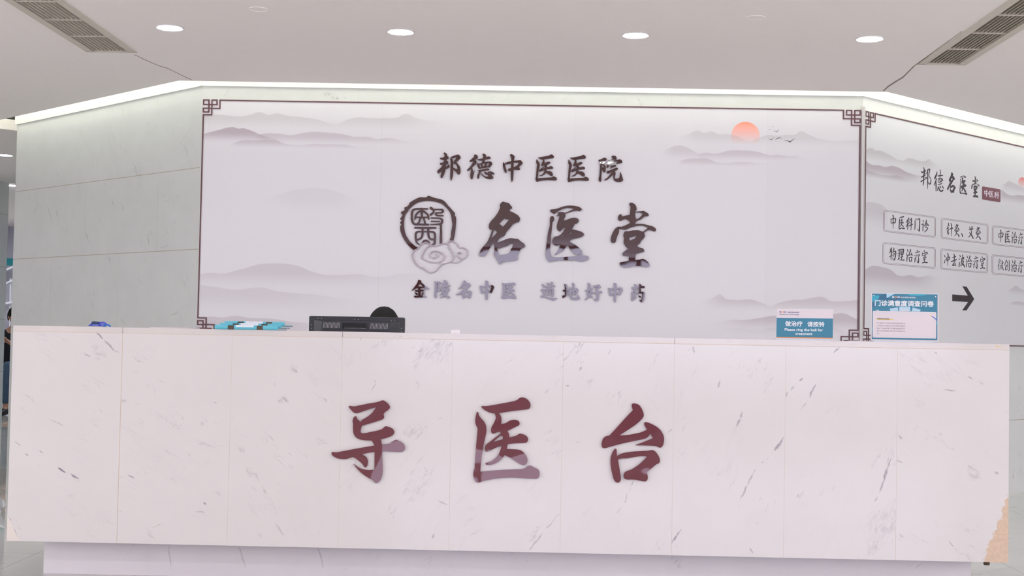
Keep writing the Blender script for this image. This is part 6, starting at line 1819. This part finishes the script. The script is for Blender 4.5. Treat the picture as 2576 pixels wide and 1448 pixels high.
mb = MB(); px_quad(mb, q_(*F2, (245, 225), (310, 140), (420, 95), (480, 90), (486, 205), (700, 230), (860, 160), (940, 150), (900, 240), (640, 300), (420, 270)), PS2, 0.0006); mb.build('dark_wave', M['card_teal_dark'], card)
mb = MB(); px_quad(mb, q_(*F2, (484, 90), (700, 94), (600, 150), (486, 205)), PS2, 0.0008); mb.build('pale_wave', M['card_blue_pale'], card)
mb = MB(); px_quad(mb, q_(*F2, (205, 545), (215, 525), (245, 518), (275, 525), (288, 548)), PS2, 0.0008); mb.build('pale_wave', M['card_blue_pale'], card)
for pts in (((565, 492), (785, 455), (806, 560), (592, 560)), ((822, 445), (840, 436), (1110, 440), (1126, 450), (1128, 562), (826, 562)), ((1192, 460), (1402, 520), (1390, 570), (1160, 565))):
    mb = MB(); px_quad(mb, q_(*F2, *pts), PS2, 0.0008)
    mb.build('paper_drawing', M['card_blue_pale'], card)
for pts in (((845, 472), (1100, 475), (1100, 482), (845, 479)), ((860, 512), (1082, 515), (1082, 545), (860, 542)), ((600, 508), (770, 482), (772, 490), (602, 516)), ((1212, 492), (1372, 535), (1370, 543), (1210, 500))):
    mb = MB(); px_quad(mb, q_(*F2, *pts), PS2, 0.0009); mb.build('drawn_line', M['card_white'], card)
P = [(140, 552), (1795, 580), (1818, 590), (1828, 615), (1822, 1275), (1800, 1298), (130, 1272), (108, 1250), (112, 575), (120, 560)]
mb = MB(); px_quad(mb, q_(*F2, *P), PS2, 0.0010); wp = mb.build('white_field', M['card_white'], card)
mb = MB()
P = [(155, 600), (1775, 626), (1768, 1252), (150, 1226)]
ribbon(mb, q_(*F2, *P), 0.3, PS2, 0.0010, thick=0.0002, close=True)
mb.build('inner_border', M['card_blue_pale'], wp)
mb = MB(); px_quad(mb, q_(*F2, (212, 765), (665, 772), (660, 798), (216, 792)), PS2, 0.0012); mb.build('yellow_stroke', M['yellow'], wp)
mb = MB(); text_mesh(mb, '尊敬的患者朋友:', line_px(F2, 228, 740, 578, 785), PS2, 0.0014, 0.0, fat=0.08, fat_n=2); mb.build('heading_lettering', M['dark_text'], wp)
mb = MB()
for k, s in enumerate(('为了解您在门诊就诊过程中的真实感受,进', '一步完善门诊服务流程,南京邦德中医医院', '现向广大患者开展门诊满意度调查,希望大', '家予以支持和配合,对我们的工作提出宝贵')):
    text_mesh(mb, s, line_px(F2, 218, 862 + 70 * k, 988, 902 + 70 * k), PS2, 0.0014, 0.0)
text_mesh(mb, '意见。', line_px(F2, 218, 1140, 305, 1178), PS2, 0.0014, 0.0)
mb.build('paragraph_lettering', M['grey_text'], wp)
mb = MB()
text_mesh(mb, '门诊满意度调查问卷', line_px(F2, 172, 262, 1758, 415), PS2, 0.0011, 0.0, fat=0.35, fat_n=6)
text_mesh(mb, 'B', line_px(F2, 640, 160, 696, 202), PS2, 0.0011, 0.03)
text_mesh(mb, 'ND', line_px(F2, 765, 162, 850, 205), PS2, 0.0011, 0.03)
text_mesh(mb, '南京邦德中医医院', line_px(F2, 862, 165, 1268, 210), PS2, 0.0011, 0.0, fat=0.08, fat_n=2)
mb.build('title_lettering', M['white_text'], card)
mb = MB(); text_mesh(mb, 'O', line_px(F2, 702, 160, 758, 203), PS2, 0.0011, 0.05); mb.build('logo_letter', M['orange'], card)
mb = MB(); px_quad(mb, q_(*F2, (1690, 690), (1712, 682), (1855, 785), (1853, 828)), PS2, 0.0014); mb.build('pencil_drawing', M['pencil'], card)
mb = MB(); px_quad(mb, q_(*F2, (1632, 648), (1712, 684), (1690, 712)), PS2, 0.0013); mb.build('pencil_tip', M['pencil_wood'], card)
for a, b in ((140, 140), (1806, 172), (132, 1260), (1796, 1293)):
    p = PS2.hit(F2[0] + a / F2[2], F2[1] + b / F2[2], 0.0)
    mb = MB()
    mb.tube([p + np.array([0, 0.0, 0]), p + np.array([0, -0.002, 0]), p + np.array([0, -0.0035, 0])], [0.0034, 0.0034, 0.002], 14)
    mb.build('screw_cap', M['metal'], s2, True)

# ------------------------------------------------------------------ monitor (seen from behind)
YM = 6.36
pm = Plane((0, YM, 0), (1, 0))
ta, tb = pm.hit(777.5, 794), pm.hit(1018.6, 798)
mx0, mx1, mz1 = ta[0], tb[0], (ta[2] + tb[2]) / 2
mz0 = mz1 - 0.30
mcx = (mx0 + mx1) / 2
Z_DESK = 0.765
mon = thing('monitor', (mcx, YM + 0.03, Z_DESK), 'black computer monitor seen from behind, standing behind the counter', 'monitor')
roll = (tb[2] - ta[2]) / (tb[0] - ta[0])
mb = MB()
mb.rbox(mx0, mx1, YM, YM + 0.022, mz0, mz1, 0.008, 4, 'y')
shell_ = mb.build('rear_shell', M['black_plastic'], mon)
bv = shell_.modifiers.new('bevel', 'BEVEL'); bv.width = 0.003; bv.segments = 2; bv.limit_method = 'ANGLE'
fx = lambda px: pm.hit(px, 815)[0]
fz = lambda py: mz1 - (py - 796) * YM / F_PX
# raised middle of the shell: a low frustum
mb = MB()
o0 = [(fx(790), YM, fz(806)), (fx(1006), YM, fz(806)), (fx(1006), YM, mz0 + 0.02), (fx(790), YM, mz0 + 0.02)]
o1 = [(fx(812), YM - 0.03, fz(806.5 + 3)), (fx(984), YM - 0.03, fz(809.5)), (fx(972), YM - 0.03, mz0 + 0.05), (fx(824), YM - 0.03, mz0 + 0.05)]
mb.add(o0 + o1, [(4, 5, 6, 7), (0, 1, 5, 4), (1, 2, 6, 5), (2, 3, 7, 6), (3, 0, 4, 7), (3, 2, 1, 0)])
mb.build('rear_bulge', M['black_plastic'], mon)
for a, b in ((817, 857), (935, 977)):
    mb = MB()
    n = 13
    for k in range(n):
        x = fx(a + (b - a) * k / (n - 1)); w = 0.0011
        zt, zb_ = fz(812), fz(826)
        mb.hexa([(x - w - 0.002, YM - 0.0308, zb_), (x + w - 0.002, YM - 0.0308, zb_), (x + w - 0.002, YM - 0.0295, zb_), (x - w - 0.002, YM - 0.0295, zb_),
                 (x - w + 0.001, YM - 0.0308, zt), (x + w + 0.001, YM - 0.0308, zt), (x + w + 0.001, YM - 0.0295, zt), (x - w + 0.001, YM - 0.0295, zt)])
    mb.build('vent_slats', M['slot_light'], mon)
mb = MB()
a, b, zt, zb_ = fx(862), fx(926), fz(811), fz(828.5)
for q in ((a, b, zt - 0.0035, zt), (a, b, zb_, zb_ + 0.003), (a, a + 0.004, zb_ + 0.003, zt - 0.0035), (b - 0.004, b, zb_ + 0.003, zt - 0.0035)):
    mb.box(q[0], q[1], YM - 0.036, YM - 0.0295, q[2], q[3])
mb.build('handle_rim', M['black_plastic'], mon)
mb = MB(); mb.box(a + 0.004, b - 0.004, YM - 0.0312, YM - 0.0296, zb_ + 0.003, zt - 0.0035); mb.build('handle_recess', M['black_deep'], mon)
mb = MB()
for k in range(20):
    x = fx(870 + 52 * k / 19)
    mb.box(x - 0.0011, x + 0.0011, YM - 0.0322, YM - 0.0311, zb_ + 0.0045, zb_ + 0.0075)
mb.build('handle_dot_pattern', M['slot_light'], mon)
for px, py in ((800, 802), (808.5, 802), (892, 803), (901, 803), (985, 805), (993.5, 805), (783, 819), (783, 827.5), (1010, 823.5), (1010, 832)):
    x, z = fx(px), fz(py)
    mb = MB(); mb.tube([(x, YM + 0.001, z), (x, YM - 0.0012, z)], [0.0021, 0.0021], 8)
    mb.build('shell_screw', M['slot_light'], mon)
mb = MB()
mb.box(mx0 + 0.012, mx1 - 0.012, YM + 0.0222, YM + 0.0232, mz0 + 0.014, mz1 - 0.012)
mb.build('screen', M['black_deep'], mon)
mb = MB(); mb.box(mcx - 0.03, mcx + 0.03, YM - 0.02, YM + 0.005, Z_DESK + 0.01, mz0 + 0.08); mb.build('stand_neck', M['black_plastic'], mon)
mb = MB(); mb.rbox(mcx - 0.11, mcx + 0.11, YM - 0.09, YM + 0.10, Z_DESK, Z_DESK + 0.012, 0.02, 4, 'z'); mb.build('stand_base', M['black_plastic'], mon)


# ------------------------------------------------------------------ people
def skin_mesh(name, chains, mat, parent, levels=2, root=0):
    """one continuous surface grown from joined chains of (x, y, z, r); shared points join"""
    verts, rad, edges, idx = [], [], [], {}
    for ch in chains:
        prev = None
        for p in ch:
            k = tuple(round(c, 4) for c in p[:3])
            if k not in idx:
                idx[k] = len(verts); verts.append(p[:3]); rad.append(p[3])
            i = idx[k]
            if prev is not None and prev != i: edges.append((prev, i))
            prev = i
    me = bpy.data.meshes.new(name)
    me.from_pydata(verts, edges, [])
    o = bpy.data.objects.new(name, me)
    COL.objects.link(o)
    sk = o.modifiers.new('skin', 'SKIN')
    sk.use_smooth_shade = True
    sk.branch_smoothing = 0.6
    for i, v in enumerate(me.skin_vertices[0].data):
        r = rad[i]
        v.radius = r if isinstance(r, tuple) else (r, r)
        v.use_root = (i == root)
    sb = o.modifiers.new('sub', 'SUBSURF'); sb.levels = levels; sb.render_levels = levels
    bpy.context.view_layer.update()
    dg = bpy.context.evaluated_depsgraph_get()
    m2 = bpy.data.meshes.new_from_object(o.evaluated_get(dg))
    m2.name = name
    bpy.data.objects.remove(o); bpy.data.meshes.remove(me)
    for p in m2.polygons: p.use_smooth = True
    return m2


def seated_person(label, loc, rz, top_mat, leg_mat, hold_phone, head_off=(0, 0, 0), head_turn=0.0, head_nod=0.0, group=None, thigh=0.50, scale=1.0):
    t = thing('person', loc, label, 'person', group)
    T = Matrix.Translation(Vector(loc)) @ Matrix.Rotation(rz, 4, 'Z') @ Matrix.Scale(scale, 4)

    def put(name, me, mat, parent=t):
        me.transform(T)
        me.update()
        return link(name, me, mat, parent)
    hx, hy, hz = head_off
    neck = (0 + hx * .5, 0.03 + hy * .5, 1.045 + hz * .5)
    hc = Vector((hx, 0.055 + hy, 1.165 + hz))
    RH = Matrix.Rotation(head_turn, 4, 'Z') @ Matrix.Rotation(head_nod, 4, 'X')
    # ---- body (skin): torso, neck, arms, hands with five fingers, legs
    ch = [[(0, 0, 0.55, 0.115), (0, -0.01, 0.70, 0.105), (0, 0.0, 0.86, 0.115), (0, 0.01, 0.97, 0.09), (*neck, 0.05), (hc.x, hc.y - 0.01, hc.z - 0.06, 0.052)]]
    for s in (-1, 1):
        if hold_phone: sh_, el, wr = (s * .165, 0.01, 0.975), (s * .215, 0.10, 0.745), (s * .075, 0.30, 0.885)
        else: sh_, el, wr = (s * .165, 0.01, 0.975), (s * .225, 0.12, 0.76), (s * .13, 0.37, 0.785)
        f = (Vector(wr) - Vector(el)).normalized()
        side = Vector((-s, 0.15, 0.0)).normalized()
        side = (side - f * side.dot(f)).normalized()
        nrm = f.cross(side) * s
        palm = Vector(wr) + f * 0.045
        kn = Vector(wr) + f * 0.085
        ch.append([(0, 0.01, 0.97, 0.09), (*sh_, 0.055), (*(Vector(sh_).lerp(Vector(el), .5)), 0.046), (*el, 0.040), (*(Vector(el).lerp(Vector(wr), .5)), 0.036), (*wr, 0.026), (*palm, (0.036, 0.018))])
        for k, (a, ln_) in enumerate(((-0.030, .062), (-0.010, .072), (0.010, .068), (0.030, .054))):
            b0 = kn + side * a
            cu = nrm * (-0.018)
            m1 = b0 + f * ln_ * .5 + cu * .5
            m2_ = b0 + f * ln_ * .8 + cu * 1.6
            ch.append([(*palm, (0.036, 0.018)), (*b0, 0.0098), (*m1, 0.0090), (*m2_, 0.0078)])
        th0 = Vector(wr) + f * 0.03 + side * 0.034
        th1 = th0 + f * 0.03 + side * 0.018 - nrm * 0.010
        ch.append([(*palm, (0.036, 0.018)), (*th0, 0.0115), (*th1, 0.0095), (*(th1 + f * 0.024 - side * 0.004), 0.008)])
        hip, kne, ank = (s * .09, 0.05, 0.52), (s * .115, 0.45, thigh), (s * .115, 0.44, 0.09)
        ch.append([(0, 0, 0.55, 0.115), (*hip, 0.085), (*(Vector(hip).lerp(Vector(kne), .6)), 0.070), (*kne, 0.056), (*(Vector(kne).lerp(Vector(ank), .35)), 0.052), (*ank, 0.034), (s * .115, 0.53, 0.045, 0.032)])
    me = skin_mesh('body', ch, None, t)
    # ---- head with a face, joined into the same mesh
    bm = bmesh.new(); bm.from_mesh(me); bpy.data.meshes.remove(me)
    hb = bmesh.new()
    bmesh.ops.create_uvsphere(hb, u_segments=40, v_segments=28, radius=1.0)
    for v in hb.verts:
        x, y, z = v.co
        p = Vector((x * 0.076, y * 0.098, z * 0.118))
        if z < 0: p.x *= 1 - 0.30 * (-z) ** 1.4; p.y *= 1 - 0.10 * (-z); p.y += 0.010 * (-z)
        if y > 0.2:
            g = lambda cx, cz, w, h: math.exp(-((x - cx) / w) ** 2 - ((z - cz) / h) ** 2)
            p.y += 0.024 * g(0, -0.20, .13, .17) * (y ** 2) + 0.008 * g(0, 0.02, .10, .2)      # nose
            p.y -= 0.011 * (g(.38, .04, .2, .12) + g(-.38, .04, .2, .12))                    # eye sockets
            p.y += 0.006 * (g(.36, .22, .3, .08) + g(-.36, .22, .3, .08))                    # brows
            p.y += 0.008 * g(0, -.50, .26, .07) - 0.005 * g(0, -.52, .3, .022) + 0.009 * g(0, -.82, .3, .14)   # lips, chin
        v.co = p
    def blob(c, r, seg=14):
        b2 = bmesh.ops.create_uvsphere(hb, u_segments=seg, v_segments=10, radius=1.0)
        for v in b2['verts']: v.co = Vector((c[0] + v.co.x * r[0], c[1] + v.co.y * r[1], c[2] + v.co.z * r[2]))
        return b2['verts']
    for s in (-1, 1):
        blob((s * .077, -0.004, -0.012), (0.010, 0.019, 0.032))                              # ears
    MH = Matrix.Translation(hc) @ RH
    bmesh.ops.transform(hb, matrix=MH, verts=hb.verts)
    tmp = bpy.data.meshes.new('h'); hb.to_mesh(tmp); hb.free()
    bm.from_mesh(tmp); bpy.data.meshes.remove(tmp)
    me = bpy.data.meshes.new('body'); bm.to_mesh(me); bm.free()
    for p in me.polygons: p.use_smooth = True
    put('body', me, M['skin'])
    # eyes
    eb = bmesh.new()
    for s in (-1, 1):
        b2 = bmesh.ops.create_uvsphere(eb, u_segments=14, v_segments=10, radius=1.0)
        for v in b2['verts']: v.co = Vector((s * .029 + v.co.x * .012, .080 + v.co.y * .009, .005 + v.co.z * .006))
    bmesh.ops.transform(eb, matrix=MH, verts=eb.verts)
    e = bpy.data.meshes.new('eyes'); eb.to_mesh(e); eb.free()
    put('eyes', e, M['black_deep'])
    # hair: a combed cap with strand ridges radiating from the crown
    hb = bmesh.new()
    bmesh.ops.create_uvsphere(hb, u_segments=120, v_segments=36, radius=1.0)
    rnd = random.Random(5)
    ph = [rnd.uniform(0, 6.28) for _ in range(6)]
    kill = []
    for v in hb.verts:
        x, y, z = v.co
        az = math.atan2(x, y)
        cut = 0.36 if y > 0.45 else (-0.06 if y > -0.05 else -0.60)
        if z < cut: kill.append(v)
        pol = math.acos(max(-1, min(1, z)))
        rid = 1.0 + 0.012 * math.sin(az * 31 + 2.5 * pol + ph[0]) + 0.010 * math.sin(az * 47 - 3 * pol + ph[1]) + 0.006 * math.sin(az * 60 + ph[2])
        rid = 1.0 + (rid - 1.0) * min(1, pol * 1.6)
        v.co = Vector((x * 0.089 * rid, y * 0.108 * rid - 0.004, z * 0.128 * (1 + (rid - 1) * .6)))
    bmesh.ops.delete(hb, geom=kill, context='VERTS')
    bmesh.ops.solidify(hb, geom=list(hb.faces), thickness=0.008)
    bmesh.ops.transform(hb, matrix=MH, verts=hb.verts)
    h = bpy.data.meshes.new('hair'); hb.to_mesh(h); hb.free()
    for p in h.polygons: p.use_smooth = True
    put('hair', h, M['hair'])
    # clothing
    ch = [[(0, 0, 0.53, 0.140), (0, -0.01, 0.70, 0.130), (0, 0.0, 0.86, 0.136), (0, 0.01, 0.965, 0.105), (neck[0], neck[1] - .005, 1.035, 0.064)]]
    for s in (-1, 1):
        if hold_phone: sh_, el, wr = (s * .165, 0.01, 0.975), (s * .215, 0.10, 0.745), (s * .075, 0.30, 0.885)
        else: sh_, el, wr = (s * .165, 0.01, 0.975), (s * .225, 0.12, 0.76), (s * .13, 0.37, 0.785)
        E_, W2 = Vector(el), Vector(el).lerp(Vector(wr), .9)
        ch.append([(0, 0.01, 0.965, 0.105), (*sh_, 0.072), (*(Vector(sh_).lerp(E_, .5)), 0.062), (*el, 0.055), (*E_.lerp(W2, .5), 0.048), (*W2, 0.038)])
    put('jacket', skin_mesh('jacket', ch, None, t), top_mat)
    ch = [[(0, 0, 0.57, 0.138), (0, 0.0, 0.53, 0.136)]]
    for s in (-1, 1):
        hip, kne, ank = Vector((s * .09, 0.05, 0.52)), Vector((s * .115, 0.45, thigh)), Vector((s * .115, 0.44, 0.13))
        ch.append([(0, 0, 0.53, 0.136), (*hip, 0.100), (*hip.lerp(kne, .6), 0.086), (*kne, 0.073), (*kne.lerp(ank, .35), 0.066), (*kne.lerp(ank, .7), 0.060), (*ank, 0.056)])
    put('trousers', skin_mesh('trousers', ch, None, t), leg_mat)
    for s in (-1, 1):
        m_ = skin_mesh('shoe', [[(s * .115, 0.405, 0.045, 0.046), (s * .115, 0.47, 0.050, 0.048), (s * .115, 0.56, 0.038, 0.042), (s * .115, 0.625, 0.028, 0.030)]], None, t)
        z0_ = min(v.co.z for v in m_.vertices)
        for v in m_.vertices: v.co.z -= z0_
        put('shoe', m_, M['shoe'])
    return t, T


# receptionist behind the monitor (only the crown of the head shows)
ph_ = on_y(968, 800, 7.1)
recep, _ = seated_person('person with short black hair behind the monitor, only the top of the head visible', (ph_[0], 7.17, 0.0), PI, M['uniform'], M['jacket'], False, (0.0, 0.05, -0.044), 0.0, -0.42)
ch_ = thing('office_chair', (ph_[0], 7.22, 0), 'dark office chair behind the counter under the receptionist', 'chair')
mb = MB(); mb.rbox(ph_[0] - .23, ph_[0] + .23, 7.0, 7.44, 0.33, 0.385, .02, 4, 'y'); mb.build('seat', M['chair_cloth'], ch_)
mb = MB(); mb.rbox(ph_[0] - .21, ph_[0] + .21, 7.40, 7.45, 0.50, 0.95, .05, 5, 'y'); mb.box(ph_[0] - .03, ph_[0] + .03, 7.42, 7.455, .34, .55); mb.build('backrest', M['chair_cloth'], ch_)
mb = MB(); mb.tube([(ph_[0], 7.22, .10), (ph_[0], 7.22, .33)], .028, 12); mb.build('gas_lift', M['black_plastic'], ch_)
mb = MB()
for k in range(5):
    a = 2 * PI * k / 5 + .3
    mb.tube([(ph_[0], 7.22, .11), (ph_[0] + .27 * math.cos(a), 7.22 + .27 * math.sin(a), .065)], [.022, .016], 8)
    mb.tube([(ph_[0] + .27 * math.cos(a), 7.22 + .27 * math.sin(a) - .012, .03), (ph_[0] + .27 * math.cos(a), 7.22 + .27 * math.sin(a) + .012, .03)], .03, 12)
mb.build('wheel_base', M['black_plastic'], ch_)

# ------------------------------------------------------------------ far left: column, bench, seated visitor, far glazing
M['white_tile'] = marble('glossy_column_tile', (0.68, 0.74, 0.74, 1), srgb(170, 185, 186), (), [((-20, z), (20, z), 0.004, .8) for z in (0.58, 1.16, 1.74, 2.32)], (1.0,), 3.0, 0, 0.05, 0.25, 3.0, 2.0, srgb(150, 160, 160))
pc = on_z(4.0, 1066, 0)
yc = pc[1]
xr = on_y(4.5, 1050, yc)[0]
mb = MB()
uv_box(mb, xr - 1.1, xr, yc - 1.0, yc, 0, Z_CEIL)
o = mb.build('white_column', M['white_tile']); tag(o, kind='structure'); o.name = 'wall_column'
Yp = 15.9
xp = on_y(20, 900, Yp)[0]
vis, TV = seated_person('seated person in dark jacket and blue jeans looking down at a phone, far left gap', (xp - 0.115, Yp + 0.42, 0.0), PI + 0.0, M['jacket'], M['jeans'], True, (-0.085, 0.10, 0.045), 0.75, -0.38, None, 0.60)
mb = MB()
pp = TV @ Vector((-0.02, 0.40, 0.955))
mb.hexa([(pp.x - .036, pp.y - .004, pp.z - .07), (pp.x + .036, pp.y - .004, pp.z - .07), (pp.x + .036, pp.y + .004, pp.z - .066), (pp.x - .036, pp.y + .004, pp.z - .066),
         (pp.x - .036, pp.y - .034, pp.z + .07), (pp.x + .036, pp.y - .034, pp.z + .07), (pp.x + .036, pp.y - .026, pp.z + .074), (pp.x - .036, pp.y - .026, pp.z + .074)])
o = mb.build('phone', M['phone']); tag(o, 'pale phone held by the seated person at the far left', 'phone')
bx = xp - 0.115
be = thing('waiting_bench', (bx, Yp + .45, 0), 'metal waiting bench under the seated visitor at the far left', 'bench')
mb = MB(); mb.rbox(bx - .9, bx + .9, Yp + .20, Yp + .66, .365, .40, .012, 3, 'y'); mb.build('seat', M['bench'], be)
mb = MB(); mb.rbox(bx - .9, bx + .9, Yp + .66, Yp + .69, .50, .86, .012, 3, 'y'); mb.box(bx - .8, bx - .76, Yp + .62, Yp + .68, .39, .55); mb.box(bx + .76, bx + .8, Yp + .62, Yp + .68, .39, .55); mb.build('backrest', M['bench'], be)
for xx in (bx - .78, bx + .78):
    mb = MB(); mb.box(xx - .03, xx + .03, Yp + .22, Yp + .66, 0, .03); mb.box(xx - .025, xx + .025, Yp + .40, Yp + .46, .03, .365); mb.build('leg', M['bench'], be)
# teal wall sign and a white staircase rail beyond
Yq = 20.4
pq = Plane((0, Yq, 0), (1, 0))
pr = Plane((0, Yq - 0.5, 0), (1, 0))
mb = MB(); px_slab(mb, [(-40, 648), (60, 650), (60, 668.5), (-40, 666)], pq, 0, 0.05)
o = mb.build('teal_sign', M['teal_sign']); tag(o, 'long teal sign strip on the far wall, seen through the left gap', 'sign')
rl = thing('stair_rail', pr.at(pr.sz(15, 760)[0], 0.0), 'white stair handrails at the far left behind the column', 'railing')
for y0_, y1_, w in ((684, 672, 4.5), (718, 706, 4.0), (753, 752, 5.0)):
    mb = MB(); px_slab(mb, [(-40, y0_ + 16), (60, y1_ - 16 if y0_ != 753 else 752), (60, (y1_ - 16 if y0_ != 753 else 752) + w), (-40, y0_ + 16 + w)], pr, 0.0, 0.05)
    mb.build('handrail', M['rail'], rl)
mb = MB(); px_slab(mb, [(24.5, 700), (27, 700), (25.5, 860), (23, 860)], pr, -0.05, 0.0)
pr_s = pr.hit(25, 800)
mb.box(pr_s[0] - .008, pr_s[0] + .008, Yq - 0.5, Yq - 0.45, 0, 1.0)
mb.build('rail_post', M['rail'], rl)
# unseen area lights added to brighten the far corridor
for xx, yy in ((-7.2, 12.0), (-5.2, 17.5), (-7.4, 18.5), (-3.5, 18.8), (5.5, 11.0)):
    area_light('corridor_fill', (xx, yy, Z_CEIL - 0.012), 0.17, LAMP_W * 2.6, (0.93, 0.97, 1.0))
